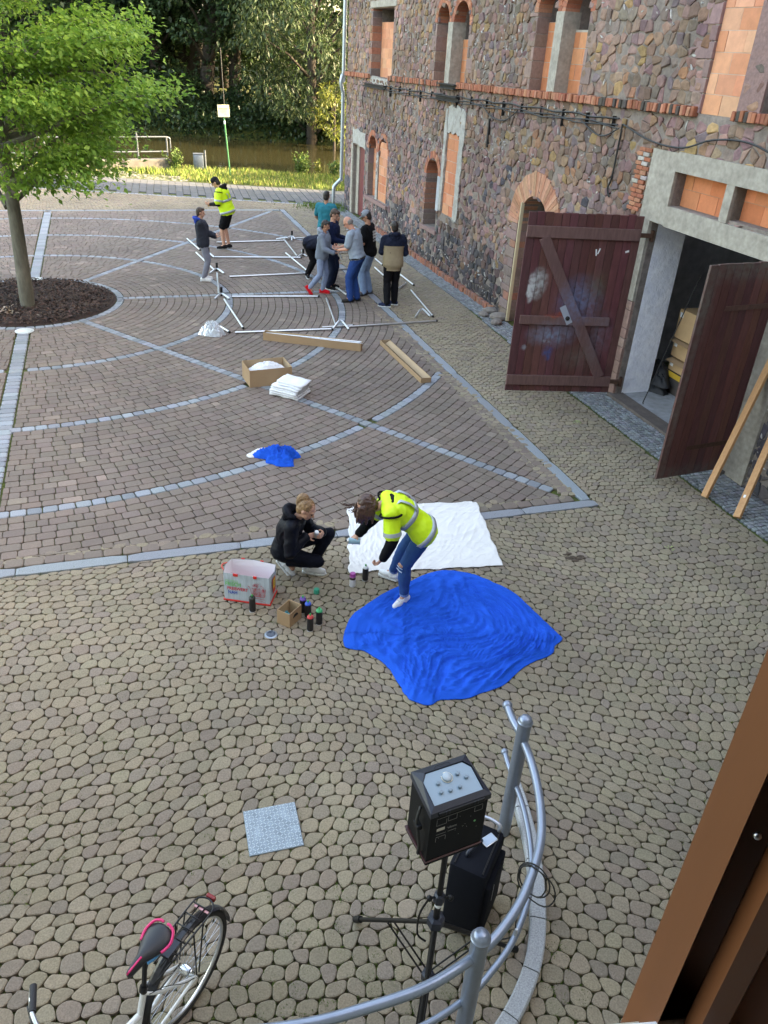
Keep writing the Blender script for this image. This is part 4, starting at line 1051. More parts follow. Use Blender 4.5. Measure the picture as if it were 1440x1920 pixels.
for i, (x, y, h, r) in enumerate(((4.5, 36.5, 4.2, 2.2), (11, 35, 8, 3.2), (14, 41, 10, 4), (8, 44, 9, 4), (20, 37, 11, 4))):  # unseen trees, added to shade the grass and the far bank
    big_tree('unseen_shade_tree', 'unseen tree added for shade beyond the stone house, %s' % ('a low one nearest the corner', 'a tall one', 'the highest of them', 'one nearest the water', 'the farthest right one')[i], x, y, h, r, m_mleaf, 200+i, n=3500, size=.32, zlow=.8, group='unseen shade trees beyond the stone house', clumps=36)
# undergrowth along the far bank and the wood behind
rg = np.random.default_rng(77)
def scatter(name, n, fx, fy, zf, hh, size, m, seed, lab, cat_, asp=.6):
    rg = np.random.default_rng(seed); x = rg.uniform(*fx, n); y = rg.uniform(*fy, n)
    cl_ = np.array([mnoise.noise((a*.35, b*.35, seed)) for a, b in zip(x, y)])
    z = np.array([terrain_z(a, b) for a, b in zip(x, y)])+rg.random(n)**.7*hh*(.45+1.1*np.clip(cl_+.4, 0, 1))+zf
    o = leaves(name, np.stack([x, y, z], 1), np.tile([0, -.6, .2], (n, 1)), size, m, None, seed=seed, asp=asp)
    return tag(o, lab, cat_, kind='stuff')
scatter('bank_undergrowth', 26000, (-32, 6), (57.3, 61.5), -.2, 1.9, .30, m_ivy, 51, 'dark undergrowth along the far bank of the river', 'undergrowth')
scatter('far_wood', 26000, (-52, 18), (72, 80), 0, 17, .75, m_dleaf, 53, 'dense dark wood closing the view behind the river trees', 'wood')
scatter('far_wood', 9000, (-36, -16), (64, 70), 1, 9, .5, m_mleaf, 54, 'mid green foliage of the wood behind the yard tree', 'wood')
# grass and weeds on the near bank
gr = MB(); rgn = random.Random(61); m_grs = mat('grass', attr=True, rough=.7, spec=.3)
for i in range(15000):
    x = rgn.uniform(-16, -1.2); y = 32.85+4.6*rgn.random()
    if x < -9.6 and y < 34.4 and rgn.random() < .8: continue
    e = .25*mnoise.noise((x*.6, 0, 4)); 
    if y < 33.0+e+(.9 if x < -9 else 0): continue
    z = terrain_z(x, y)+.02; h_ = rgn.uniform(.07, .2)*(1+.8*max(0, mnoise.noise((x*.8, y*.8, 2)))); a = rgn.uniform(0, 6.3); w_ = rgn.uniform(.012, .03); lx, ly = rgn.uniform(-.09, .09), rgn.uniform(-.09, .09)
    gr.cc = cvar(rgn.choice(((.13, .20, .03), (.17, .22, .04), (.10, .15, .025), (.22, .21, .07))), rgn, .2, .06)
    gr.add([(x-w_*math.cos(a), y-w_*math.sin(a), z), (x+w_*math.cos(a), y+w_*math.sin(a), z), (x+lx, y+ly, z+h_)], [(0, 1, 2)])
for i in range(900):   # tuft beside the house corner
    x = -2.7+rgn.gauss(0, .42); y = 29.0+rgn.gauss(0, .35); 
    if wl(x, y)[1] < .05 and wl(x, y)[0] > 0: continue
    h_ = rgn.uniform(.05, .16); a = rgn.uniform(0, 6.3); w_ = .014; gr.cc = cvar((.09, .15, .03), rgn, .3, .06)
    gr.add([(x-w_*math.cos(a), y-w_*math.sin(a), 0), (x+w_*math.cos(a), y+w_*math.sin(a), 0), (x+rgn.uniform(-.06, .06), y+rgn.uniform(-.06, .06), h_)], [(0, 1, 2)])
gr.build('grass', m_grs, kind='stuff', label='rough grass strip between the lane and the river', cat='grass')
def weed(px, py, h, n, w_, m, seed, lab):
    p = G(px, py); t = thing('weed_plant', lab, 'plant', (p.x, p.y, terrain_z(p.x, p.y)), group='weeds at the river edge'); r_ = random.Random(seed); k = MB(); L_ = []
    for i in range(n):
        a = r_.uniform(0, 6.3); e = Vector((math.cos(a)*w_*r_.random(), math.sin(a)*w_*r_.random(), h*r_.uniform(.6, 1))); k.tube([(0, 0, 0), e*.5+Vector((0, 0, h*.1)), e], [.012, .008, .003], 4)
        for j in range(26): f = .25+.75*j/26; L_.append(tuple(e*f+Vector((r_.uniform(-.06, .06), r_.uniform(-.06, .06), 0))))
    k.build('stem', m_mleaf, t); L_ = np.array(L_); leaves('foliage', L_, np.tile([0, 0, .5], (len(L_), 1)), .13, m, t, seed=seed)
for i, (px, py, h, n, w_, lb) in enumerate(((560, 326, 1.05, 9, .45, 'tall leafy green weed, the highest on the grass by the water'), (575, 328, .8, 6, .35, 'leafy weed just right of the tallest one'), (596, 327, .8, 4, .2, 'thin yellowish weed between the leafy weeds and the pipe'), (626, 332, .8, 7, .35, 'bushy weed next to the drainpipe corner'), (328, 318, .9, 9, .5, 'low shrub at the end of the river railing'))):
    weed(px, py, h, n, w_, m_yleaf if i == 2 else leaf_mat('weed leaves %d' % i, (.05, .10, .02), (.12, .18, .04), .3), 100+i, lb)
# gravelly verge on the left and moss tufts in the joints
gv = MB()
for i in range(2200):
    x = rgn.uniform(-19, -8.6); y = rgn.uniform(32.8, 35.6); s = rgn.uniform(.02, .07)
    if x > -11 and y > 34: continue
    gv.cc = cvar((.25, .24, .21), rgn, .3); gv.add(chaikin([(-s, -s*.7), (s, -s*.6), (s*.9, s*.7), (-s*.8, s*.6)], .25) and [(p[0], p[1], .012) for p in chaikin([(-s, -s*.7), (s, -s*.6), (s*.9, s*.7), (-s*.8, s*.6)], .25)], [tuple(range(8))], rotT((x, y, -.01), 0, 0, rgn.uniform(0, 6.3)))
gv.build('gravel', m_cob, kind='stuff', label='loose stones and gravel between the lane and the river railing', cat='gravel')
mo = MB(); m_moss = mat('moss', attr=True, rough=.95)
for i in range(9000):
    q = (rgn.uniform(-200, 1600), rgn.uniform(560, 2000)); p = G(*q)
    if wl(p.x, p.y)[1] < .1: continue
    d = mnoise.noise((p.x*.9, p.y*.9, 5))
    if d < -.2: continue
    mo.cc = cvar((.065, .10, .014), rgn, .3, .1)
    for k in range(5):
        a = rgn.uniform(0, 6.3); l = rgn.uniform(.008, .022); x, y = p.x+rgn.uniform(-.02, .02), p.y+rgn.uniform(-.02, .02)
        mo.add([(x-.004*math.sin(a), y+.004*math.cos(a), -.012), (x+.004*math.sin(a), y-.004*math.cos(a), -.012), (x+l*math.cos(a), y+l*math.sin(a), .006)], [(0, 1, 2)])
mo.build('moss_tufts', m_moss, kind='stuff', label='tiny moss and grass tufts in the paving joints', cat='moss')
# far house glimpsed above the trees
fh = thing('slate_house', 'pale slate-clad gable of a house glimpsed between the far trees', 'building', (at(348, 66), 66, 2.8), R(5))
k = MB(); k.box(-1.55, 1.25, .05, 3, -2, 3.2); k.build('base', m_bark2, fh); k = MB(); k.box(-1.6, 1.3, 0, 3, 3.2, 5.6); k.build('wall', mat('grey slate cladding', (.34, .37, .42), .6, var=.2, scale=1.5), fh)
k = MB()
for i in range(15):
    for j in range(8):
        k.cc = cvar((.36, .39, .45), rgn, .12, .02); x = -1.58+j*.36+(.18 if i % 2 else 0); k.add([(x, -.03, 3.3+i*.15), (x+.18, -.05, 3.2+i*.15), (x+.35, -.03, 3.3+i*.15), (x+.35, -.01, 3.46+i*.15), (x, -.01, 3.46+i*.15)], [(0, 1, 2, 3, 4)])
k.build('slates', mat('slates', attr=True, rough=.5), fh)
k = MB(); k.add([(-2, -.4, 5.6), (1.7, -.4, 5.6), (1.7, 1.5, 7.9), (-2, 1.5, 7.9), (1.7, 3.4, 5.6), (-2, 3.4, 5.6)], [(0, 1, 2, 3), (3, 2, 4, 5)]); k.build('roof', m_tile, fh)
# ------------------------------------------------------------------ things in the yard
m_steel = mat('galvanised tube', (.62, .64, .66), .32, .85, var=.08, scale=6)
m_blkpl = mat('black plastic', (.006, .006, .007), .5, spec=.3)
m_card = mat('brown cardboard', (.34, .215, .12), .85, var=.08, scale=5)
m_cardin = mat('cardboard inside', (.40, .28, .17), .9, var=.08, scale=5)
m_sheet = mat('off white cotton', (.70, .68, .655), .9, var=.04, scale=3, bump=.004, bscale=40)
m_white = mat('white cloth', (.72, .73, .75), .85, var=.04, scale=4)
m_blue = mat('royal blue cloth', (.0, .092, .55), .95, var=.12, scale=3, bump=.0015, bscale=60, spec=.06)
m_poly = mat('milky plastic film', (.62, .66, .70), .25, trans=.45, spec=.6)
def ensure(o): return o
# --- galvanised tubes of the tent frame laid out on the paving
def pole(p, q, label, r=.021, z=(.022, .022), cap=True, bend=None):
    a, b = G(*p, 0), G(*q, 0); a.z, b.z = z
    t = thing('tent_pole', label, 'pole', (a.x, a.y, 0), group='galvanised tubes laid out on the paving')
    k = MB(); k.tube([a, b], r, 10); k.build('tube', m_steel, t, smooth=2, world=True)
    if cap:
        d = (b-a).normalized(); k = MB(); k.tube([b-d*.012, b+d*.022], r*1.08, 10); k.build('end_cap', m_blkpl, t, smooth=2, world=True)
POLES = [((406, 456), (534, 452.5), 'straight tube lying behind the feet of the man in the yellow vest'),
 ((532.5, 450), (557.5, 482), 'slanting tube between the two far corner pieces'),
 ((548, 448), (577, 447.5), 'short far tube running to the boy bending down'),
 ((402, 483.5), (564, 484.5), 'tube lying right of the boy with the blue hood, level with his shins'),
 ((351, 449), (375, 470), 'topmost slanting tube left of the boy with the blue hood'),
 ((368, 475), (402, 508), 'slanting tube passing behind the legs of the boy with the blue hood'),
 ((407, 514), (410.5, 553), 'tube pointing at the viewer between two corner pieces'),
 ((435, 558), (597, 557.5), 'tube lying in line with the radial row of granite setts'),
 ((420.5, 563), (456, 617), 'slanting tube whose near end points at the plastic bag'),
 ((430.5, 520.5), (575, 514), 'tube lying left of the bending boy in black'),
 ((536, 476), (577, 510), 'slanting tube left of the bending boy in black'),
 ((610, 526), (651, 555), 'slanting tube ending at the bald man\'s shoes'),
 ((441, 625.5), (622, 619), 'long tube lying behind the carton full of tubes'),
 ((604, 616), (662, 612), 'short tube crossing the bent corner piece nearest the long carton'),
 ((612, 561), (630, 612), 'slanting tube below the red shoes'),
 ((653, 614.5), (818, 603.5), 'long tube crossing the granite border on the right'),
 ((704, 487), (717, 498), 'short tube in the gap between black tee and tan jacket'),
 ((702.6, 503), (725, 523), 'short tube below the tube in the gap between two men'),
 ((740, 508), (775.5, 536), 'dull dark tube right of the tan jacket'),
 ((770.7, 546), (811.5, 594.7), 'slanting tube on the cobbles right of the tan jacket'),
 ((577, 479), (652, 474.5), 'tube seen behind the legs of the group, farther one'),
 ((612, 509), (655, 504.5), 'tube seen behind the legs of the group, nearer one')]
for p, q, lb in POLES: pole(p, q, lb)
def corner(c, ends, label, arch=.0, joint=True):
    g = G(*c); t = thing('pipe_corner', label, 'pipe fitting', (g.x, g.y, 0), group='corner fittings of the tent frame')
    k = MB()
    for e in ends:
        b = G(*e); b.z = .022; a = Vector((g.x, g.y, .022+arch)); k.tube(smoothpts([a, a*.7+b*.3+Vector((0, 0, arch*.2)), b], 4), .023, 10)
    k.build('bent_tube', m_steel, t, smooth=2, world=True)
    if joint:
        k = MB(); k.tube([Vector((g.x, g.y, .02)), Vector((g.x+.01, g.y, .16+arch))], .028, 10); k.build('joint', m_blkpl, t, smooth=2, world=True)
for c, e, lb, ar, j in (((540, 451.5), ((518, 450), (546, 447)), 'farthest corner fitting, by the far slanting tube', .06, False), ((547, 447), ((536, 450), (547, 453), (553, 450)), 'bent corner fitting next to the short far tube', .05, True),
    ((391, 479.5), ((402, 484), (388, 484)), 'corner fitting just right of the knee of the boy with the blue hood', .05, True), ((406.5, 509), ((394, 514), (420, 514)), 'corner fitting in front of the boy\'s white shoes', .05, True),
    ((415, 556), ((402.5, 562.5), (430.5, 562)), 'corner fitting left of the tube on the radial sett row', .05, True), ((568, 481), ((557, 484), (566, 471), (575, 482)), 'three-way corner fitting beside the bending boy', .04, True),
    ((638, 612), ((624, 619), (654, 619)), 'bent corner fitting between the two long near tubes', .10, False), ((790, 588), ((778.5, 596.6), (806.6, 594.7)), 'bent corner fitting lying alone on the cobbles', .08, False), ((754, 538), ((747, 543), (761, 532.5)), 'short loose fitting behind the tan jacket', .0, False)):
    corner(c, e, lb, ar, j)
# --- cartons
def open_box(name, label, loc, rz, L_, W_, H__, th=.006, floor=True, flaps=(), group=None, m=m_card, mi=m_cardin, cat='cardboard box'):
    t = thing(name, label, cat, loc, rz, group); k = MB()
    k.box(0, L_, 0, th, 0, H__); k.box(0, L_, W_-th, W_, 0, H__); k.box(0, th, th, W_-th, 0, H__); k.box(L_-th, L_, th, W_-th, 0, H__); k.build('side_panels', m, t)
    k = MB(); k.box(th, L_-th, th, W_-th, 0, th); e = .0015; k.box(th, L_-th, th, th+e, th, H__-.002); k.box(th, L_-th, W_-th-e, W_-th, th, H__-.002); k.box(th, th+e, th+e, W_-th-e, th, H__-.002); k.box(L_-th-e, L_-th, th+e, W_-th-e, th, H__-.002); k.build('lining', mi, t)
    return t
a, b = G(493.5, 637.6), G(676, 659.3); d = b-a
lb_ = open_box('long_carton', 'long narrow brown carton full of shiny tubes', a, math.atan2(d.y, d.x), d.length, .15, .15)
for i in range(5):
    k = thing('tent_pole', '%s bright tube packed in the long carton' % ('hindmost', 'second from the back', 'middle', 'second from the front', 'foremost')[4-i], 'pole', (a.x, a.y, 0), math.atan2(d.y, d.x), 'tubes packed in the long carton')
    o = MB(); o.tube([(.02, .03+.022*i, .10+.012*(i % 2)), (d.length-.03+.02*(i % 3), .025+.024*i, .135-.01*(i % 3)+.02)], .0105, 8); o.build('tube', mat('bright tube', (.75, .77, .8), .25, .7), k, smooth=2)
a, b = G(788, 718), G(713, 647); d = b-a
eb = open_box('empty_carton', 'empty long shallow carton lying open on the pavers', G(808, 717), math.atan2(d.y, d.x), 2.05, .19, .09)
k = MB(); k.add([(0, 0, .09), (2.0, 0, .09), (2.0, .10, .035), (0, .10, .03)], [(0, 1, 2, 3)]); k.build('flap', m_cardin, eb)
a, b = G(469, 727), G(546.6, 719); d = b-a; az_ = math.atan2(d.y, d.x)
ob_ = open_box('carton', 'open square brown carton heaped with white fabric', a, az_, .72, .50, .29)
def heap(name, label, cat, c, rx, ry, h, m, seed, rz=0, parent=None, nr=26, na=64, rough=.35, edge=.18, fold=6., z0=.0, **kw):
    "crumpled cloth heap: irregular outline, ridged folds"
    X = np.zeros((nr, na+1)); Y = X.copy(); Z = X.copy()
    for i in range(nr):
        f = i/(nr-1)
        for j in range(na+1):
            a = 2*math.pi*(j % na)/na; e = 1+edge*mnoise.noise((math.cos(a)*1.7+seed, math.sin(a)*1.7, seed*.7))*2
            x, y = rx*f*e*math.cos(a), ry*f*e*math.sin(a)
            q = Vector((x/rx*1.2+seed*3, y/ry*1.2, seed)); wq = mnoise.noise(q*1.1)*1.2
            rn = (1-abs(mnoise.noise(Vector((q.x*fold*.35+wq*2, q.y*fold*.7-wq, seed))))*2.2)
            r2_ = 1-abs(mnoise.noise(Vector((q.x*fold*.8-wq, q.y*fold*.4+wq*2, seed+5))))*2
            z = h*((1-f**2.2)*(.72+rough*.5*rn+rough*.4*r2_)) + (.012*rn if f < 1 else 0)
            X[i, j], Y[i, j], Z[i, j] = x*(1+.05*rn), y*(1+.05*r2_), max(.004, z)+z0
    if parent is None:
        o = grid_mesh(name, X, Y, Z, m, None, True, label=label, cat=cat, **kw); o.location = (c[0], c[1], 0); o.rotation_euler[2] = rz
    else: o = grid_mesh(name, X+c[0], Y+c[1], Z, m, parent, True, **kw)
    return o
wf_ = heap('white_fabric', 'bunched white fabric filling the open square carton', 'fabric', (a+Matrix.Rotation(az_, 3, 'Z') @ Vector((.36, .26, 0))), .31, .21, .14, m_white, 4, rz=az_, edge=.04, z0=.17)
tp = thing('folded_tarp', 'thick folded white tarpaulin leaning against the square carton', 'tarpaulin', (G(543, 738).x, G(543, 738).y, 0), R(-22))
for i in range(7):
    k = MB(); w_ = .52-.012*i+rnd.uniform(-.02, .02); l_ = .46-.02*i+rnd.uniform(-.02, .02); z = .012+i*.033
    n = 7; X, Y = np.meshgrid(np.linspace(-w_/2, w_/2, 9), np.linspace(-l_/2, l_/2, 9)); sh = rnd.uniform(-.02, .02)
    Z = np.vectorize(lambda x, y: z+.03+.018*mnoise.noise((x*7+i, y*7, i))+.05*x*(-1 if i > 2 else -.4))(X, Y); Z = np.maximum(Z, .02)
    grid_mesh('fold_layer', X+sh+.01*i, Y+sh, Z, m_white, tp, True, thick=.03)
heap('blue_cloth_bundle', 'crumpled royal blue cloth bundle on the pavers', 'cloth', G(524, 860), .28, .20, .13, m_blue, 8, edge=.38, rough=.95, fold=14)
heap('cream_rag', 'small cream rag peeping out beside the blue bundle', 'cloth', G(490, 851), .17, .12, .05, m_sheet, 12, edge=.3, rough=.5, fold=8)
pb = heap('plastic_bag', 'crumpled clear plastic bag on the inner ring of setts', 'plastic bag', G(399, 627), .25, .17, .20, m_poly, 15, edge=.22, rough=.75, fold=9)
pole((413, 614), (430, 624.5), 'very short tube sticking out from under the plastic bag')
# --- sheets on the ground
def warpn(x, y, s): return x+.35*mnoise.noise((x*1.3, y*1.3, s)), y+.35*mnoise.noise((x*1.3+9, y*1.3, s))
def folds(x, y, s, ang, amp=.012, fr=5., ):
    u, v = warpn(x, y, s); ca, sa = math.cos(ang), math.sin(ang); p, q = ca*u+sa*v, -sa*u+ca*v
    r1_ = 1-abs(mnoise.noise((p*fr*.28, q*fr, s)))*2.4; r2_ = 1-abs(mnoise.noise((p*fr*.8+3, q*fr*1.7, s+4)))*2.2
    return amp*(max(0, r1_)**2*1.0+.35*max(0, r2_)**2)+amp*.3*mnoise.noise((x*9, y*9, s))
qa, qb, qc, qd = G(655, 1076), G(943, 1062), G(893, 943), G(653, 955)
n = 150; U, V_ = np.meshgrid(np.linspace(0, 1, n), np.linspace(0, 1, n)); X = U*0; Y = U*0; Z = U*0
for i in range(n):
    for j in range(n):
        u, v = U[i, j], V_[i, j]; p = (qa*(1-u)+qb*u)*(1-v)+(qd*(1-u)+qc*u)*v
        ex = .03*mnoise.noise((v*7, u*2, 2))+.02*mnoise.noise((u*9, v*9, 6)); ey = .035*mnoise.noise((u*8, v*2, 9))+.02*mnoise.noise((u*11, v*8, 3))
        x, y = p.x+ex, p.y+ey; X[i, j], Y[i, j] = x, y; Z[i, j] = .010+folds(x, y, 3., .1+.8*(x < .5)*(.5-x), .006, 6.5)+folds(x+5, y, 9., 1.2, .0035, 11.)+(.02*max(0, v-.93)*10 if u < .97 else 0)
grid_mesh('white_bedsheet', X, Y, Z, m_sheet, smooth=True, thick=.003, label='large wrinkled white cotton sheet spread on the cobbles behind the woman in the vest', cat='sheet')
OUT = [(645, 1190), (658, 1158), (682, 1138), (722, 1112), (765, 1093), (800, 1077), (835, 1070), (872, 1074), (905, 1084), (960, 1110), (1000, 1145), (1030, 1175), (1054, 1198), (1040, 1212), (1034, 1228), (985, 1250), (945, 1285), (905, 1300), (870, 1312), (825, 1314), (808, 1323), (780, 1318), (762, 1306), (745, 1280), (728, 1252), (700, 1232), (678, 1220), (648, 1215)]
op = smoothpts([G(*q) for q in OUT], 5, closed=True); cx_ = sum((p.x for p in op))/len(op); cy_ = sum((p.y for p in op))/len(op)
nr = 110; m_ = len(op); X = np.zeros((nr, m_+1)); Y = X.copy(); Z = X.copy()
for i in range(nr):
    f = (i/(nr-1))**.8
    for j in range(m_+1):
        p = op[j % m_]; x, y = cx_+(p.x-cx_)*f, cy_+(p.y-cy_)*f; e = .012*mnoise.noise((p.x*14, p.y*14, 1))*f
        X[i, j], Y[i, j] = x+e, y+e
        an = .75+.5*(x-.6)+.9*max(0, .25-x); bx = mnoise.noise((x*.9+4, y*.9, 2))
        Z[i, j] = .010+folds(x, y, 7., an+.5*bx, .030, 5.6)+folds(x+2, y, 2., an+.3+bx, .009, 12.)+.012*max(0, 1-abs(mnoise.noise((x*7+y*3, y*9, 3)))*4)*(.3+.7*(y < 6.3))
        Z[i, j] = .006+(Z[i, j]-.006)*min(1, (1-f)*9+.12)
grid_mesh('blue_bedsheet', X, Y, Z, m_blue, smooth=True, thick=.003, label='large royal blue cloth spread on the cobbles under the white trainer', cat='sheet')
# --- shopping bag
def text_mesh(s, size, T, m, parent, name='lettering', bold=.012, sx=1.0, name_label=None):
    cu = bpy.data.curves.new('t', 'FONT'); cu.body = s; cu.size = size; cu.offset = bold*size; cu.resolution_u = 3
    o = bpy.data.objects.new('t', cu); col.objects.link(o); dg = bpy.context.evaluated_depsgraph_get(); me = bpy.data.meshes.new_from_object(o.evaluated_get(dg)); bpy.data.objects.remove(o)
    me.transform(T @ Matrix.Diagonal((sx, 1, 1, 1))); me.materials.clear(); me.materials.append(m); me.name = name
    o = bpy.data.objects.new(name, me); col.objects.link(o); o.parent = parent; return o
A_ = G(421.7, 1124); B_ = G(505.8, 1135.8); d = B_-A_
sb = thing('shopping_bag', 'open stiff shopping bag with wood-plank print, red rim and cart drawing', 'shopping bag', A_, math.atan2(d.y, d.x))
LX, LY, HZ = d.length, .25, .335
m_print = mat('grey blue plank print', (.52, .60, .66), .45, var=.16, scale=5, c2=(.36, .43, .49), stretch=(7, 7, .5)); m_bagin = mat('white bag lining', (.78, .77, .80), .6); m_brd = mat('bright red', (.62, .02, .015), .45)
def bagring(z, bulge, ins=0.):
    P = []
    for (x, y, s) in ((0, 0, 0), (LX*.5, -bulge, 1), (LX, 0, 0), (LX+bulge*1.6, LY*.5, 1), (LX, LY, 0), (LX*.5, LY+bulge, 1), (0, LY, 0), (-bulge*1.2, LY*.45, 1)): P.append((x+(ins if x < LX/2 else -ins if x > LX/2 else 0), y+(ins if y < LY/2 else -ins if y > LY/2 else 0), z+(.012*s if z > .3 else 0)))
    return P
k = MB(); zs_ = [0.012, .06, .17, .27, HZ]; bl_ = [0, .004, .008, .012, .018]
rings = [bagring(z, b) for z, b in zip(zs_, bl_)]; vs_ = [p for r_ in rings for p in r_]; fs = [(i*8+j, i*8+(j+1) % 8, (i+1)*8+(j+1) % 8, (i+1)*8+j) for i in range(4) for j in range(8)]
k.add(vs_, fs); k.build('bag_body', m_print, sb)
k = MB(); rings = [bagring(z, b-.003, .003) for z, b in zip(zs_, bl_)]; vs_ = [p for r_ in rings for p in r_]; k.add(vs_, [f[::-1] for f in fs]+[tuple(range(8))]); k.build('lining', m_bagin, sb)
k = MB(); k.rbox(LX/2, LY/2, .008, LX+.022, LY+.022, .016, .004); k.build('base_trim', m_brd, sb)
for (x, y, w_) in ((.13, -.016, .05), (.33, -.016, .035), (.12, LY+.016, .035), (.32, LY+.016, .035)):
    k = MB(); k.rbox(x, y, HZ+.0, w_, .012, .03, .003); k.build('handle_strap', m_brd, sb)
k = MB(); k.tube(smoothpts([(-.016, .06, HZ-.01), (-.05, .10, HZ+.0), (-.05, .15, HZ+.0), (-.016, .19, HZ-.01)], 4), .006, 6); k.build('handle_strap', m_brd, sb)
FT = lambda x, z: Matrix.Translation((x, -.0145, z)) @ Matrix.Rotation(R(90), 4, 'X')
for s, sz, x, z, c in (("ICH WILL'S", .034, .018, .245, (.25, .52, .25)), ('FRISCH', .062, .018, .197, (.12, .50, .12)), ('PREISWERT', .052, .036, .147, (.60, .02, .04)), ('NAH', .055, .044, .098, (.01, .06, .38))):
    text_mesh(s, sz, FT(x, z), mat('print %s' % s[:3], c, .5), sb, 'lettering', .02, .82)
k = MB(); rr_ = random.Random(3); ct = []
bx0, bx1, bz0, bz1 = .285, .425, .10, .215
P2 = lambda x, z: (x, -.0155, z)
k.tube([P2(.250, .222), P2(.270, .215), P2(.295, .11), P2(.42, .10), P2(.437, .205)], .0022, 4); k.tube([P2(.30, .085), P2(.425, .075)], .0018, 4)
for i in range(34):
    x, z = rr_.uniform(.29, .425), rr_.uniform(.115, .255)
    if z > .2 and abs(x-.355) > .055: continue
    r_ = rr_.uniform(.006, .012); k.tube([P2(x+r_*math.cos(a_), z+r_*math.sin(a_)) for a_ in np.linspace(0, 5.6, 8)], .0016, 3)
for i in range(7): k.tube([P2(.29, .115+i*.014), P2(.43, .108+i*.014)], .0012, 3)
k.tube([P2(.36, .055), P2(.40, .05), P2(.435, .035), P2(.44, .03)], .0015, 3)
k.build('cart_drawing', mat('red print line', (.50, .03, .04), .5), sb)
RT = Matrix.Translation((LX+.021, .10, .2)) @ Matrix.Rotation(R(90), 4, 'Z') @ Matrix.Rotation(R(90), 4, 'X')
k = MB(); k.box(-.045, .045, -.09, .09, 0, .001, T=RT); k.build('red_label', m_brd, sb)
k = MB(); k.box(-.034, .034, -.03, .07, .001, .002, T=RT); k.build('yellow_badge', mat('yellow print', (.75, .60, .02), .5), sb)
text_mesh('E', .075, RT @ Matrix.Translation((-.022, -.004, .0026)), mat('navy print', (.01, .02, .10), .5), sb, 'lettering', .03)
k = MB(); k.box(LX*.62, LX*.80, -.0035, -.0025, .003, .010); k.build('trim_lettering', mat('white print', (.7, .7, .7), .5), sb)
# --- small carton with a teal glove
A_ = G(519.7, 1168); B_ = G(541.7, 1177.5); d = B_-A_; az2 = math.atan2(d.y, d.x)
sc2 = open_box('small_carton', 'small open brown carton with a carrying hole beside the spray cans', A_, az2, .15, .20, .165)
k = MB(); k.tube(smoothpts([(.1505, .06, .085), (.1515, .08, .115), (.1515, .12, .115), (.1505, .14, .085)], 3), .004, 4); k.add([(.1512, .06, .085), (.1512, .14, .085), (.1512, .12, .112), (.1512, .08, .112)], [(0, 1, 2, 3)]); k.build('hand_hole', mat('dark hole', (.03, .02, .015), .9), sc2)
heap('rubber_glove', 'teal rubber glove crumpled inside the small carton', 'glove', (A_+Matrix.Rotation(az2, 3, 'Z') @ Vector((.06, .07, 0))), .055, .045, .07, mat('teal rubber', (.05, .33, .38), .5), 19, rough=.7, fold=10, z0=.03, nr=12, na=30)
# --- spray cans
def spray_can(px, py, label, body, ring, capc, zscale=1., cap=None, loc=None, tilt=None, lettering=False):
    p = G(px, py) if loc is None else Vector(loc); t = thing('spray_can', label, 'spray can', (p.x, p.y, p.z), rnd.uniform(0, 6), group='spray cans by the women')
    T = Matrix.Diagonal((1, 1, zscale, 1)) if tilt is None else tilt
    k = MB(); k.lathe([(.030, 0), (.0325, .003), (.0325, .155)], 20, T=T); k.build('can_body', body, t, smooth=2)
    k = MB(); k.lathe([(.0328, .0), (.0338, .002), (.0338, .005), (.0328, .006)], 20, T=T); k.build('base_rim', mat('tin', (.6, .6, .62), .3, .9), t, smooth=2)
    if cap is None:
        k = MB(); k.lathe([(.0325, .155), (.031, .165), (.024, .174), (.020, .176), (.020, .180), (.0, .180)], 20, T=T); k.build('shoulder_ring', ring, t, smooth=2)
        k = MB(); k.lathe([(.0095, .180), (.009, .198), (.006, .202), (.0, .202)], 12, T=T); k.build('spray_nozzle', capc, t, smooth=2)
    else:
        k = MB(); k.lathe([(.0325, .155), (.0325, .165), (.029, .168), (.029, .205), (.026, .209), (0, .209)], 20, T=T); k.build('cap', cap, t, smooth=2)
    return t
m_canb = mat('black can paint', (.014, .014, .016), .35, var=.1, scale=20); m_green = mat('green plastic', (.02, .30, .07), .45)
cc_ = lambda n, c: mat(n, c, .4)
spray_can(473.8, 1145, 'black spray can standing in front of the shopping bag', m_canb, cc_('black shoulder', (.02, .025, .022)), m_green)
spray_can(568, 1147, 'black spray can with a purple shoulder ring', m_canb, cc_('purple', (.12, .05, .30)), m_green)
spray_can(577.5, 1156, 'black spray can with a blue shoulder ring', m_canb, cc_('blue ring', (.02, .09, .48)), m_green)
spray_can(598.3, 1169, 'black spray can with a green shoulder ring', m_canb, cc_('green ring', (.03, .36, .14)), m_green)
spray_can(581.7, 1181, 'black spray can with a red shoulder ring', m_canb, cc_('red ring', (.55, .05, .05)), m_green)
spray_can(684.6, 1087, 'black spray can with a white shoulder beside the white sheet', m_canb, cc_('white ring', (.7, .72, .70)), m_green)
pk = spray_can(660.7, 1098, 'white and pink spray can with a magenta cap', mat('white can print', (.62, .62, .64), .35), None, None, zscale=.78, cap=cc_('magenta', (.42, .06, .30)))
k = MB(); k.lathe([(.0329, .09), (.0329, .118)], 20); k.build('label_band', cc_('dark print', (.06, .02, .03)), pk); k = MB(); k.box(-.034, -.0325, -.012, .012, .01, .05); k.build('label_patch', m_brd, pk)
p = G(593.5, 1112); k = MB(); k.lathe([(.028, 0), (.031, .003), (.029, .05), (.026, .054), (0, .054)], 20); o = k.build('loose_plastic_lid', mat('sea green plastic', (.01, .28, .17), .5), smooth=2, label='loose sea-green plastic lid on the cobbles', cat='lid'); o.location = p
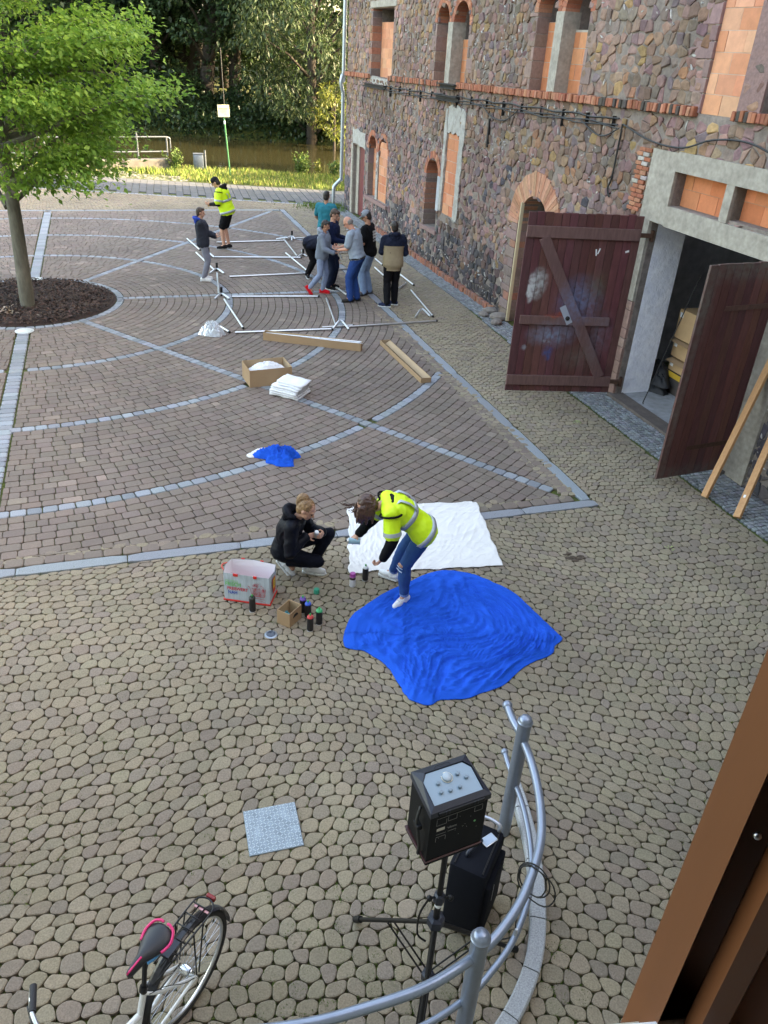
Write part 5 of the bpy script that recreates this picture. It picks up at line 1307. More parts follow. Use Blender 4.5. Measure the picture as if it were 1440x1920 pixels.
# --- floor lights, plate, worn disc, leaves
def disc(px, py, r, label, name, m1, m2, cat, z=.004):
    p = G(px, py); t = thing(name, label, cat, (p.x, p.y, 0)); k = MB(); k.lathe([(r, -.01), (r, z), (r*.72, z+.004), (r*.7, z+.003)], 32); k.build('rim', m1, t, smooth=2); k = MB(); k.lathe([(r*.7, 0), (r*.7, z+.0055), (0, z+.008)], 28); k.build('lens', m2, t, smooth=2)
m_rim = mat('pale steel ring', (.62, .62, .60), .35, .5)
disc(46, 620.5, .17, 'round pale floor light at the near rim of the tree bed', 'ground_light', m_rim, mat('frosted glass', (.60, .62, .58), .25), 'floor light')
disc(67, 523.5, .17, 'round pale floor light at the far rim of the tree bed', 'ground_light', m_rim, mat('frosted glass', (.6, .6, .6), .25), 'floor light')
disc(508, 1190, .062, 'small dark glass floor light between the cobbles below the carton', 'ground_light', mat('smeared steel', (.30, .34, .38), .35, .7), mat('dark glass', (.03, .04, .06), .1), 'floor light')
m_tread = mat('tread plate', (.19, .24, .27), .5, .2, var=.25, scale=6, c2=(.30, .36, .40))
qs = [G(457, 1523), G(555, 1504), G(570, 1586), G(468, 1607)]; t = thing('tread_plate_cover', 'square galvanised tread plate cover set in the cobbles', 'cover plate', (qs[3].x, qs[3].y, 0), math.atan2((qs[2]-qs[3]).y, (qs[2]-qs[3]).x))
L1_ = (qs[2]-qs[3]).length; L2_ = (qs[0]-qs[3]).length; k = MB(); k.rbox(L1_/2, L2_/2, .004, L1_, L2_, .012, .002); k.build('plate', m_tread, t)
k = MB(); nst = 15
for i in range(nst):
    for j in range(nst):
        x, y = (i+.5)*L1_/nst, (j+.5)*L2_/nst; k.rbox(0, 0, 0, .022, .006, .005, .0015, T=rotT((x, y, .0115), 0, 0, R(45) if (i+j) % 2 else R(-45)))
k.build('tread_pattern', mat('polished tread', (.45, .52, .56), .35, .5), t)
for (px, py, c, sz, lb) in ((1255, 1030, (.30, .36, .12), .07, 'pale green leaf sprig on the cobbles right of the white sheet'), (1082, 793, (.26, .34, .10), .09, 'yellow-green leaf sprig on the cobbles in front of the opened door leaf'), (1346, 967, (.5, .45, .02), .022, 'tiny yellow leaf between the two planks'), (640, 1428, (.22, .3, .1), .035, 'small green leaf on the cobbles left of the loudspeaker'), (1250, 1466, (.2, .3, .08), .04, 'small green leaf on the cobbles left of the window frame')):
    p = G(px, py); k = MB(); r_ = random.Random(px)
    for i in range(7 if sz > .05 else 2):
        a_ = r_.uniform(0, 6.3); c0 = Vector((math.cos(a_), math.sin(a_), 0))*sz*.5*r_.random()+Vector((0, 0, .006+.004*i)); dd = Vector((math.cos(a_), math.sin(a_), .1))*sz*.5; s_ = Vector((-math.sin(a_), math.cos(a_), 0))*sz*.14
        k.add([c0, c0+dd*.5+s_, c0+dd, c0+dd*.5-s_], [(0, 1, 2, 3)])
    o = k.build('fallen_leaf', mat('leaf %d' % px, c, .7), label=lb, cat='leaf', group='fallen leaves on the cobbles'); o.location = (p.x, p.y, .004)
# --- planks, boards and things at the garage
m_wood = mat('fresh planed wood', (.50, .27, .12), .6, var=.14, scale=3, stretch=(9, 9, .7), c2=(.42, .20, .085))
def plank(bot, top_px, label, w_=.095, th=.045, L_=3.0):
    b = G(*bot); # leans back against the wall
    d = ray(*top_px); o = Vector((0, 0, CAM_H))
    # point of that ray 0.12 m in front of the wall
    n_ = WN; pt = WA-WN*.10; s_ = (pt-o).dot(n_)/d.dot(n_); q = o+d*s_; ax = (q-b).normalized()
    z_ = ax; x_ = WU-z_*WU.dot(z_); x_.normalize(); y_ = z_.cross(x_); T = Matrix((((x_.x, y_.x, z_.x, b.x)), ((x_.y, y_.y, z_.y, b.y)), ((x_.z, y_.z, z_.z, b.z+.012)), (0, 0, 0, 1)))
    t = thing('wooden_plank', label, 'plank', (b.x, b.y, 0), group='fresh planks leaning on the wall'); k = MB(); k.rbox(0, 0, L_/2, w_, th, L_, .004, T=T); k.build('board', m_wood, t, world=True)
    return t, T
plank((1320, 933), (1440, 690), 'planed orange plank leaning on the wall nearest the garage door')
t_, T_ = plank((1381, 972), (1440, 838), 'planed orange plank leaning on the wall with a small white sticker, farther from the door')
k = MB(); k.box(-.02, .01, -.0245, -.0235, .28, .32, T=T_); k.build('sticker', m_white, t_, world=True)
bb_ = thing('cream_board', 'tall cream board standing upright behind the opened door leaf', 'board', WA+WU*13.5-WN*.05, WROT); k = MB(); k.rbox(0, -.0, 1.22, .035, .07, 2.4, .004); k.build('board', mat('cream wood', (.50, .42, .27), .7, var=.1, scale=4), bb_)
def hbox(u, d, z, L_, W_, H__, label, lab2=True, rz=0., flaps=True, group='cardboard boxes stacked in the garage'):
    t = thing('stacked_carton', label, 'cardboard box', WA+WU*u+WN*d+Vector((0, 0, z)), WROT+rz, group); k = MB(); k.rbox(L_/2, W_/2, H__/2, L_, W_, H__, .004); k.build('box', mat('storage cardboard', (.46, .29, .15), .8, var=.1, scale=5), t)
    if lab2:
        k = MB(); k.box(.03, .11, -.002, -.0005, H__-.13, H__-.05); k.build('paper_label', m_white, t)
    if flaps:
        k = MB(); k.add([(0, 0, H__+.001), (L_, 0, H__+.001), (L_, -.10, H__-.03), (0, -.10, H__-.03)], [(0, 1, 2, 3)]); k.build('flap', m_card, t)
    return t
# garage items sit where the photo shows them between the jamb and the right leaf
hbox(17.60, 1.02, .40, .62, .42, .20, 'lowest torn carton in the stack, above the yellow strip')
hbox(17.56, 1.04, .63, .62, .42, .30, 'middle carton of the garage stack with two paper labels')
hbox(17.58, 1.0, .96, .56, .42, .48, 'large top carton of the garage stack with one paper label', flaps=False)
tb = MB(); tb.box(0, .9, 0, .5, 0, .36); tt = thing('wooden_crate', 'dark low crate under the carton stack', 'crate', WA+WU*17.6+WN*1.0+Vector((0, 0, .03)), WROT); tb.build('crate_body', mat('dark crate wood', (.05, .04, .035), .8), tt)
k = MB(); k.box(.0, .9, -.012, 0, .27, .36); k.build('yellow_strip', mat('ochre strip', (.50, .30, .03), .6), tt)
for i, (u, d, z) in enumerate(((17.15, .98, .03), (17.5, .84, .03), (17.2, .98, .17), (17.52, .86, .16), (17.35, .92, .30))):
    o = heap('black_sack', ('black folded sack lying lowest behind the jamb', 'black folded sack lying lowest under the cartons', 'black folded sack in the middle of the pile behind the jamb', 'black folded sack in the middle of the pile by the cartons', 'black folded sack on top of the pile')[i], 'sack', WA+WU*(u+.1)+WN*d, .30, .17, .18, mat('black fabric', (.018, .018, .02), .75), 30+i, rz=WROT, edge=.08, z0=z, nr=14, na=36, rough=.5, group='black sacks piled in the garage')
pr = thing('iron_rod', 'thin iron rod with a hooked foot leaning beside the whitewashed jamb', 'rod', WA+WU*17.95+WN*.25, WROT); k = MB(); k.tube([(.25, -.04, .05), (.21, -.02, .05), (-.02, .67, 2.0), (-.03, .70, 2.06)], .009, 6); k.build('rod', m_blackiron, pr)
pr = thing('dark_cabinet', 'tall dark cabinet standing behind the carton stack', 'cabinet', WA+WU*17.82+WN*1.5+Vector((0, 0, .03)), WROT); k = MB(); k.rbox(.3, .25, .95, .6, .5, 1.9, .01); k.build('cabinet_body', mat('dark brown lacquer', (.045, .02, .015), .5), pr); k = MB(); k.rbox(.3, -.006, .95, .5, .012, 1.75, .004); k.build('cabinet_door', mat('dark brown lacquer', (.045, .02, .015), .5), pr)
for i, (u, f, s) in enumerate(((13.3, .15, .22), (13.6, .35, .16), (13.0, .38, .14), (12.8, .12, .18))):
    k = MB(); k.ell((0, 0, s*.28), (s, s*.75, s*.4), n=9); o = k.build('loose_stone', mat('loose stone', (.20, .17, .15), .9, var=.25, scale=12, bump=.01, bscale=20), smooth=False, label=('biggest loose stone', 'flat loose stone nearest the yard', 'smallest loose stone', 'loose stone hard against the wall')[i]+' lying at the foot of the arched doorway', cat='stone', group='loose stones by the arched doorway'); o.location = WA+WU*u-WN*f; o.rotation_euler[2] = i
# --- river side: railing, kerb block, bin, sign
g = G(296, 318); bl0 = G(236, 319); bl1 = G(326, 317)
d = bl1-bl0; t = thing('concrete_kerb_block', 'low weathered concrete block under the river railing', 'concrete block', (bl0.x-1.2, bl0.y-.8, 0), math.atan2(d.y, d.x)); k = MB(); k.rbox(1.6, .25, .18, 3.6, .5, .40, .02); k.build('block', mat('dark river concrete', (.12, .11, .095), .95, var=.3, scale=4), t)
rl = thing('river_railing', 'grey steel railing standing at the river beyond the yard tree', 'railing', (bl0.x-1.2, bl0.y-.8, 0), math.atan2(d.y, d.x)); m_grail = mat('grey rail steel', (.10, .115, .13), .5, .3)
for x in (-1.6, .3, 2.05, 3.3):
    k = MB(); k.tube([(x, .1, .2 if x < 3 else .5), (x, .1, 1.42 if x == 2.05 else 1.22)], .035, 8); k.build('post', m_grail, rl, smooth=2)
for z in (.68, 1.24): k = MB(); k.tube([(-4, .1, z), (3.3, .1, z)], .028, 8); k.build('rail', m_grail, rl, smooth=2)
k = MB(); k.tube(smoothpts([(3.3, .1, 1.24), (3.42, .1, 1.2), (3.45, .1, 1.1), (3.45, .1, .68)], 3), .028, 8); k.build('rail', m_grail, rl, smooth=2)
bn = thing('litter_bin', 'small slate-blue litter bin hung on a short post in the grass', 'litter bin', (G(374, 318).x, G(374, 318).y, terrain_z(-8.9, 36.2)), R(14))
k = MB(); k.rbox(-.02, 0, .36, .42, .32, .58, .05); k.build('bin_body', mat('slate blue steel', (.10, .13, .17), .45, .4, var=.3, scale=12), bn, smooth=2)
k = MB(); k.tube([(.27, 0, 0), (.27, 0, .80)], .04, 10); k.build('post', m_grail, bn, smooth=2)
k = MB(); k.rbox(-.02, 0, .665, .44, .34, .03, .012); k.build('rim', m_grail, bn)
g = G(432, 330); sg = thing('river_sign', 'pale yellow notice board on a leaning green pole by the river', 'sign', (g.x, g.y, 0), R(12))
k = MB(); k.tube([(0, 0, 0), (-.17, 0, 2.45)], .030, 10); k.build('pole', mat('green pole', (.03, .16, .06), .5), sg, smooth=2)
k = MB(); k.tube([(-.135, 0, 1.95), (-.145, 0, 2.06)], .034, 10); k.build('sticker', m_white, sg, smooth=2)
k = MB(); k.tube([(-.11, .03, 2.3), (-.17, .03, 4.6)], .016, 6); k.build('thin_rod', mat('grey rod', (.025, .024, .022), .7), sg)
ST = Matrix.Translation((-.16, -.045, 2.42)) @ Matrix.Rotation(R(-2), 4, 'Y')
k = MB(); k.rbox(0, 0, 0, .46, .02, .44, .006, T=ST); k.build('panel', mat('pale yellow enamel', (.66, .64, .42), .5), sg)
m_ink = mat('dark olive ink', (.09, .09, .05), .6)
lt = MB()
for (x0, x1, z, h_) in ((-.17, -.02, .085, .036), (0.0, .17, .08, .036)): 
    x = x0
    while x < x1: lt.box(x, x+.012, -.013, -.0115, z-h_/2, z+h_/2*(1 if int(x*100) % 3 else .6), T=ST); x += .017
for i, (x0, x1) in enumerate(((-.13, .10), (-.15, .12), (-.15, .13), (-.10, .0), (.03, .11), (0, .15))): lt.box(x0, x1, -.013, -.0115, .03-i*.035, .038-i*.035, T=ST)
lt.build('printed_lines', mat('faded ink', (.24, .24, .15), .6), sg)
# ------------------------------------------------------------------ curved handrail and its granite kerb
m_rail = mat('grey painted rail', (.23, .27, .34), .32, .55, var=.10, scale=10, bump=.0006, bscale=80)
hr = thing('curved_handrail', 'curved grey steel handrail with two capped posts in the foreground', 'handrail', (1.02, 3.77, 0))
up_ = [(.955, 4.06, .965), (.975, 3.95, .962), (1.02, 3.80, .957), (1.062, 3.55, .957), (1.07, 3.25, .957), (1.03, 2.97, .957), (.90, 2.65, .957), (.75, 2.43, .957), (.60, 2.285, .957), (.35, 2.12, .957), (.05, 2.0, .957), (-.25, 1.91, .957), (-.7, 1.84, .957), (-1.3, 1.8, .957)]
k = MB(); k.tube(smoothpts(up_, 6), .027, 14); k.ell((.953, 4.075, .966), (.036, .036, .036), n=14); k.build('rail', m_rail, hr, smooth=2, world=True)
lo_ = [(.985, 4.02, .55), (1.0, 3.93, .54), (1.03, 3.79, .53), (1.068, 3.55, .53), (1.075, 3.25, .53), (1.03, 2.95, .53), (.90, 2.65, .53), (.75, 2.45, .53), (.60, 2.30, .53), (.35, 2.14, .53), (.05, 2.02, .53), (-.25, 1.93, .53), (-1.3, 1.82, .53)]
k = MB(); k.tube(smoothpts(lo_, 6), .019, 12); k.ell((.983, 4.03, .55), (.028, .028, .028), n=12); k.build('rail', m_rail, hr, smooth=2, world=True)
for (x, y) in ((1.02, 3.775), (.612, 2.285)):
    k = MB(); k.tube([(x, y, 0), (x, y, 1.11)], .046, 20); k.build('post', m_rail, hr, smooth=2, world=True)
    k = MB(); k.lathe([(.050, 1.105), (.052, 1.11), (.052, 1.122), (.046, 1.128), (.044, 1.14), (.036, 1.155), (.02, 1.164), (0, 1.166)], 20, T=Matrix.Translation((x, y, 0))); k.build('post_cap', m_rail, hr, smooth=2, world=True)
kb = thing('granite_kerb', 'curved row of granite kerb stones beside the handrail', 'kerb', (1.1, 3.0, 0))
kp = smoothpts([(1.135, 4.20), (1.17, 4.0), (1.205, 3.62), (1.19, 3.22), (1.13, 2.88), (1.02, 2.62), (.86, 2.38), (.66, 2.18), (.40, 2.02), (.0, 1.9)], 8)
kp = [Vector((p[0], p[1], 0)) if len(p) > 2 else p for p in [Vector((q[0], q[1], 0)) for q in kp]]
k = None; i = 0; seg = 9; m_kgran = mat('pale granite', (.34, .35, .36), .75, var=.35, scale=110, detail=2, bump=.002, bscale=150)
while i < len(kp)-1:
    j = min(i+seg, len(kp)-1); k = MB(); W_ = .105; L_ = kp[i:j+1]; V1 = []
    for q in range(len(L_)):
        g_ = i+q; tdir = (kp[min(g_+1, len(kp)-1)]-kp[max(g_-1, 0)]).normalized(); nn = Vector((-tdir.y, tdir.x, 0)); c = L_[q]
        if q == 0: c = c+tdir*.004
        if q == len(L_)-1: c = c-tdir*.004
        V1 += [(c.x+nn.x*W_/2, c.y+nn.y*W_/2, -.02), (c.x+nn.x*W_/2, c.y+nn.y*W_/2, .055), (c.x+nn.x*(W_/2-.01), c.y+nn.y*(W_/2-.01), .065), (c.x-nn.x*(W_/2-.01), c.y-nn.y*(W_/2-.01), .065), (c.x-nn.x*W_/2, c.y-nn.y*W_/2, .055), (c.x-nn.x*W_/2, c.y-nn.y*W_/2, -.02)]
    nL = len(L_); k.add(V1, [(a*6+b, a*6+b+1, (a+1)*6+b+1, (a+1)*6+b) for a in range(nL-1) for b in range(5)]+[tuple(range(5, -1, -1)), tuple(range((nL-1)*6, nL*6))])
    k.build('kerb_stone', m_kgran, kb, world=True); i = j
# cable looped on the rail
cb = thing('audio_cable', 'thin black audio cable looped over the curved handrail', 'cable', (.97, 2.72, 0)); k = MB()
def loop(c, rx, rz, n=20, tz=0): return [(c[0]+rx*math.cos(2*math.pi*i/n)*.8, c[1]+rx*math.cos(2*math.pi*i/n)*(-.6)+tz*math.sin(i), c[2]+rz*math.sin(2*math.pi*i/n)) for i in range(n)]
k.tube(loop((.985, 2.80, .86), .10, .13), .0045, 6, closed=True); k.tube(loop((.995, 2.77, .85), .12, .14, tz=.006), .0045, 6, closed=True); k.tube(loop((.975, 2.79, .87), .085, .12, tz=.008), .0045, 6, closed=True)
k.tube(smoothpts([(.93, 2.74, .96), (.90, 2.72, .80), (.90, 2.68, .62), (.905, 2.66, .55), (.86, 2.72, .40), (.80, 2.82, .20), (.84, 2.9, .02), (.9, 2.95, .01)], 5), .0045, 6); k.build('cord', m_cable, cb, world=True)
k = MB(); k.tube([(.905, 2.665, .60), (.905, 2.655, .50)], .010, 8); k.build('plug', m_steel, cb, world=True)
# ------------------------------------------------------------------ loudspeaker, tripod, trolley case
m_spk = mat('black speaker cabinet', (.004, .004, .0045), .6, spec=.2, bump=.0006, bscale=200); m_navy = mat('dark blue black plastic', (.016, .019, .030), .4, spec=.4)
tp_ = thing('speaker_stand', 'black tripod loudspeaker stand with braces', 'stand', (.43, 2.61, 0)); m_std = mat('black stand paint', (.007, .006, .006), .45, spec=.3)
def tb_(pts, r, name, m=m_std, n=10, **kw):
    k = MB(); k.tube(pts, r, n); return k.build(name, m, tp_, smooth=2, world=True)
tb_([(.43, 2.61, .10), (.43, 2.61, .95)], .019, 'pole'); tb_([(.43, 2.61, .9), (.43, 2.61, 1.36)], .0165, 'inner_pole')
feet = [(-.013, 3.017, .03), (.996, 2.886, .03), (.31, 1.93, .03)]
for f in feet:
    tb_([(.43, 2.61, .71), f], .014, 'leg')
    e = Vector(f); h_ = Vector((.43, 2.61, .71)); dd = (e-h_).normalized(); k = MB(); k.tube([e-dd*.05, e+dd*.02], .022, 10); k.build('rubber_foot', m_blkpl, tp_, smooth=2, world=True)
    md = h_*.45+e*.55; s_ = Vector((-dd.y, dd.x, 0)).normalized()*.018
    for sg_ in (-1, 1): tb_([Vector((.43, 2.61, .16))+s_*sg_, md+s_*sg_], .0055, 'brace', n=6)
def collar(z, r, name='collar'):
    k = MB(); k.lathe([(r*.6, z-.04), (r, z-.03), (r, z+.03), (r*.6, z+.04)], 6, T=Matrix.Translation((.43, 2.61, 0))); return k.build(name, m_navy, tp_, smooth=False, world=True)
collar(.72, .05); collar(.16, .04); collar(.93, .032)
for (x, y) in ((.375, 2.59), (.49, 2.60)): k = MB(); k.ell((x, y, .95), (.018, .018, .018), n=8); k.tube([(.43, 2.61, .95), (x, y, .95)], .007, 6); k.build('clamp_knob', m_blkpl, tp_, smooth=True, world=True)
k = MB(); k.lathe([(.0195, .86), (.0197, .875), (.0197, .90), (.0195, .905)], 12, T=Matrix.Translation((.43, 2.61, 0))); k.build('sticker', m_white, tp_, world=True)
tb_(smoothpts([(.37, 2.60, .92), (.335, 2.62, .75), (.34, 2.63, .55), (.39, 2.62, .50)], 4), .006, 'strap')
sp = thing('loudspeaker', 'black portable loudspeaker with a pale glass-covered control panel on top', 'loudspeaker', (.415, 2.705, 1.33), R(26))
W_, D_, Hs = .325, .235, .36
k = MB(); bot = [(-W_/2, -D_/2), (W_/2, -D_/2), (W_/2, D_/2), (-W_/2, D_/2)]
k.add([(-W_/2, -D_/2, .02), (W_/2, -D_/2, .02), (W_/2*.93, D_/2, .02), (-W_/2*.93, D_/2, .02), (-W_/2, -D_/2, Hs), (W_/2, -D_/2, Hs), (W_/2*.93, D_/2, Hs+.02), (-W_/2*.93, D_/2, Hs+.02)], [(0, 3, 2, 1), (4, 5, 6, 7), (0, 1, 5, 4), (1, 2, 6, 5), (2, 3, 7, 6), (3, 0, 4, 7)]); k.build('cabinet', m_spk, sp)
k = MB(); k.rbox(0, 0, .010, W_+.010, D_+.010, .010, .004); k.build('base_rim', mat('dark red rim', (.05, .008, .008), .4), sp); k = MB(); k.rbox(0, 0, -.008, W_-.0, D_-.0, .022, .006); k.build('base', m_spk, sp)
# faceted top cap with the sloping panel window
b0 = [(-W_/2-.008, -D_/2-.010, Hs), (W_/2+.008, -D_/2-.010, Hs), (W_/2*.93+.008, D_/2+.008, Hs+.02), (-W_/2*.93-.008, D_/2+.008, Hs+.02)]
k1_ = [(-W_/2-.008, -D_/2-.010, Hs+.035), (W_/2+.008, -D_/2-.010, Hs+.035), (W_/2*.93+.008, D_/2+.008, Hs+.06), (-W_/2*.93-.008, D_/2+.008, Hs+.06)]
pn = [(-.142, -D_/2+.018, Hs+.052), (.142, -D_/2+.018, Hs+.052), (.142, D_/2-.085, Hs+.080), (.108, D_/2-.045, Hs+.088), (-.108, D_/2-.045, Hs+.088), (-.142, D_/2-.085, Hs+.080)]
k = MB(); k.add(b0+k1_+pn, [(0, 1, 5, 4), (1, 2, 6, 5), (2, 3, 7, 6), (3, 0, 4, 7), (4, 5, 9, 8), (5, 6, 11, 10), (5, 10, 9), (6, 7, 12, 11), (7, 4, 13, 12), (4, 8, 13), (0, 3, 2, 1)]); k.build('top_cap', m_navy, sp)
k = MB(); k.add([(x, y, z-.012) for x, y, z in pn]+pn, [tuple(range(6))]+[(i, (i+1) % 6, 6+(i+1) % 6, 6+i) for i in range(6)]); k.build('panel_frame', m_navy, sp)
m_panel = mat('pale blue control panel', (.34, .44, .50), .35); m_glass = mat('clear cover', (.8, .9, .95), .05, trans=.0, spec=.8)
k = MB(); k.add([(x*.96, y*.96-.001, z-.006) for x, y, z in pn], [tuple(range(6))]); k.build('control_panel', mat('pale reflective panel', (.20, .29, .36), .25, spec=.5), sp)
nrm = Vector((0, -.17, 1)).normalized(); PT = lambda x, y: Matrix.Translation((x, y, Hs+.052+(y+D_/2-.018)*.21-.004)) @ nrm.to_track_quat('Z', 'Y').to_matrix().to_4x4()
k = MB(); k.lathe([(.024, 0), (.024, .010), (.018, .014), (0, .014)], 20, T=PT(-.01, .018)); k.build('volume_knob', mat('pale knob', (.33, .40, .45), .3), sp, smooth=2)
k = MB(); k.tube([PT(-.01, .018) @ Vector((.029*math.cos(a_), .029*math.sin(a_), .002)) for a_ in np.linspace(2.6, 8.2, 16)], .0016, 5); k.build('knob_ring', mat('light ring', (.8, .75, .6), .3), sp)
for (x, y) in ((-.068, .002), (.050, .018), (.085, -.012), (-.075, -.045), (-.025, -.050), (.030, -.048)):
    k = MB(); k.lathe([(.011, 0), (.011, .009), (.008, .012), (0, .012)], 14, T=PT(x, y)); k.build('knob', mat('grey knob', (.16, .22, .27), .3), sp, smooth=2)
k = MB(); k.rbox(0, -D_/2-.014, Hs+.02, .26, .012, .022, .003); k.build('hinge_bar', m_blkpl, sp)
for x in (-.09, -.07, .07, .09): k = MB(); k.box(x-.002, x+.002, -D_/2-.022, -D_/2-.018, Hs+.01, Hs+.034); k.build('hinge_clip', m_navy, sp)
m_line = mat('grey panel print', (.22, .22, .23), .5); k = MB(); y_ = -D_/2-.0012
for (x0, x1, z) in ((-.125, .135, .325), (-.06, -.012, .285), (-.125, -.07, .275), (.09, .135, .285), (-.055, -.005, .235), (-.055, -.005, .228), (-.055, -.005, .205), (-.12, -.065, .185), (-.12, -.065, .205)): k.box(x0, x1, y_, y_+.001, z, z+.0016)
for (x, z0, z1) in ((-.125, .275, .32), (-.07, .275, .31), (-.06, .285, .32), (-.012, .285, .32), (.09, .285, .32), (.135, .285, .32), (-.12, .15, .18), (-.065, .15, .18), (.03, .2, .205)): k.box(x, x+.0016, y_, y_+.001, z0, z1)
for i in range(12): x, z = rnd.uniform(-.12, .12), rnd.uniform(.14, .31); k.box(x, x+.003, y_, y_+.001, z, z+.003)
k.build('panel_lettering', m_line, sp); k = MB(); k.box(-.12, -.075, y_-.0005, y_+.001, .232, .252); k.build('type_label', mat('silver label', (.45, .42, .38), .4), sp)
k = MB(); k.lathe([(.006, 0), (.006, .002), (0, .002)], 10, T=Matrix.Translation((.10, y_, .215)) @ Matrix.Rotation(R(90), 4, 'X')); k.build('green_light', mat('green lamp', (.15, .5, .2), .3), sp)
k = MB(); k.add([Vector((-.0, .0, 0))], []) if False else None
k = MB(); yy = D_/2-.03; k.tube([(-.055, D_/2-.040, Hs+.078), (-.035, D_/2-.022, Hs+.083), (.035, D_/2-.022, Hs+.083), (.055, D_/2-.040, Hs+.078)], .0012, 4); k.build('embossed_mark', m_blkpl, sp)
k = MB(); k.tube(smoothpts([(-W_/2-.004, -.02, .33), (-W_/2-.035, -.045, .27), (-W_/2-.03, -.06, .2), (-W_/2-.02, -.07, .1), (-W_/2-.015, -.06, .02), (-W_/2+.03, -.02, -.02)], 4), .009, 5); k.build('shoulder_strap', m_cable, sp, smooth=True); k = MB(); k.rbox(-W_/2-.03, -.05, .24, .03, .05, .03, .004); k.build('strap_buckle', m_blkpl, sp)
tc_ = thing('trolley_case', 'black fabric trolley case standing behind the tripod', 'suitcase', (.527, 3.026, 0), R(-24)); m_case = mat('black case fabric', (.006, .007, .011), .85, spec=.15, var=.15, scale=30, bump=.0008, bscale=300)
cw, cdp, chh = .24, .38, .62
k = MB(); k.rbox(cw/2, cdp/2, chh/2+.03, cw, cdp, chh, .03); k.build('case_shell', m_case, tc_, smooth=2)
k = MB(); k.rbox(cw+.012, cdp/2, chh/2-.02, .04, cdp-.06, chh-.16, .012); k.build('front_pocket', m_case, tc_, smooth=2)
for x in (.03, cw-.03): k = MB(); k.tube(smoothpts([(x, .02, chh+.032), (x, cdp/2, chh+.034), (x, cdp-.02, chh+.032)], 2)+[(x, cdp+.002, chh-.05), (x, cdp+.003, .1)], .005, 5); k.build('piping', m_blkpl, tc_)
k = MB(); k.tube(smoothpts([(.08, .10, chh+.03), (.085, .115, chh+.055), (.12, .22, chh+.058), (.125, .235, chh+.03)], 4), .013, 8); k.build('carry_handle', m_navy, tc_, smooth=True)
k = MB(); k.tube(smoothpts([(.04, cdp-.02, chh+.03), (.04, cdp-.01, chh+.075), (cw/2, cdp, chh+.085), (cw-.04, cdp-.01, chh+.075), (cw-.04, cdp-.02, chh+.03)], 4), .012, 8); k.build('pull_handle', mat('silver handle', (.5, .52, .58), .3, .8), tc_, smooth=True)
for y in (.05, cdp-.05): k = MB(); k.lathe([(.028, -.015), (.032, 0), (.028, .015)], 14, T=Matrix.Translation((-.005, y, .03)) @ Matrix.Rotation(R(90), 4, 'Y')); k.build('wheel', m_blkpl, tc_, smooth=2)
k = MB(); k.box(cw+.033, cw+.034, .12, .13, .30, .46); k.build('vertical_print', mat('grey print', (.3, .3, .32), .5), tc_)
ph = thing('smartphone', 'smartphone lying on top of the trolley case, sky reflection painted on its screen', 'phone', Matrix.Translation((.527, 3.026, 0)) @ Matrix.Rotation(R(-24), 4, 'Z') @ Vector((.165, .265, chh+.032)), R(-52)); k = MB(); k.rbox(0, 0, .005, .065, .10, .009, .004); k.build('phone_shell', mat('silver edge', (.7, .7, .72), .3, .6), ph, smooth=2); k = MB(); k.rbox(0, 0, .0102, .058, .092, .0012, .0004); k.build('screen', mat('phone glass with painted sky', (.32, .40, .50), .08), ph)  # screen colour is the sky's reflection, painted pale blue
# ------------------------------------------------------------------ bicycle (x forward, y left; origin under the rear hub)
bk = thing('bicycle', 'white city bicycle with a black and pink saddle and rear rack', 'bicycle', (-.955, 2.455, 0), math.atan2(-.90, -.44)); bk.rotation_euler[0] = 0
m_bw = mat('white bike enamel', (.72, .73, .72), .25, coat=.5); m_rub_ = mat('tyre rubber', (.018, .017, .016), .8, var=.2, scale=40); m_alu = mat('aluminium', (.55, .56, .58), .3, .9); m_blk = mat('black satin metal', (.012, .012, .014), .35, .3)
def wheel(x, gear=False):
    wh = MB(); wh.tube([(x+.310*math.cos(a_), 0, .345+.310*math.sin(a_)) for a_ in np.linspace(0, 2*math.pi, 49)[:-1]], .011, 8, closed=True); w_ = wh.build('wheel', m_alu, bk, smooth=2)
    k = MB(); k.tube([(x+.328*math.cos(a_), 0, .345+.328*math.sin(a_)) for a_ in np.linspace(0, 2*math.pi, 49)[:-1]], .020, 10, closed=True); k.build('tyre', m_rub_, w_, smooth=2)
    k = MB()
    for i in range(32):
        a_ = 2*math.pi*i/32; b_ = a_+(.5 if i % 4 < 2 else -.5); s_ = .028 if i % 2 else -.028; k.tube([(x+.022*math.cos(b_), s_, .345+.022*math.sin(b_)), (x+.305*math.cos(a_), 0, .345+.305*math.sin(a_))], .0012, 4)
    k.build('spokes', m_alu, w_); k = MB(); k.lathe([(.014, -.05), (.032, -.035), (.034 if gear else .018, -.03), (.034 if gear else .018, .03), (.032, .035), (.014, .05)], 16, T=Matrix.Translation((x, 0, .345)) @ Matrix.Rotation(R(90), 4, 'X')); k.build('hub', mat('chrome', (.7, .72, .75), .12, 1), w_, smooth=2)
wheel(0, True); wheel(1.07)
def fb(pts, r, name='frame_tube', m=m_bw, n=10): k = MB(); k.tube(pts, r, n); return k.build(name, m, bk, smooth=2)
fb([(.43, 0, .285), (.30, 0, .66)], .018); fb([(.305, 0, .645), (.31, 0, .66), (.298, 0, .68)], .021, 'seat_clamp', m_blk); fb(smoothpts([(.43, 0, .285), (.62, 0, .42), (.80, 0, .68), (.835, 0, .77)], 4), .024); fb(smoothpts([(.36, 0, .50), (.6, 0, .60), (.82, 0, .84)], 4), .018)
for s in (-1, 1): fb(smoothpts([(.31, .012*s, .64), (.24, .045*s, .57), (.0, .062*s, .345)], 3), .009); fb([(.43, .025*s, .285), (.30, .05*s, .30), (.0, .062*s, .345)], .010)
fb([(.845, 0, .72), (.80, 0, .92)], .020); 
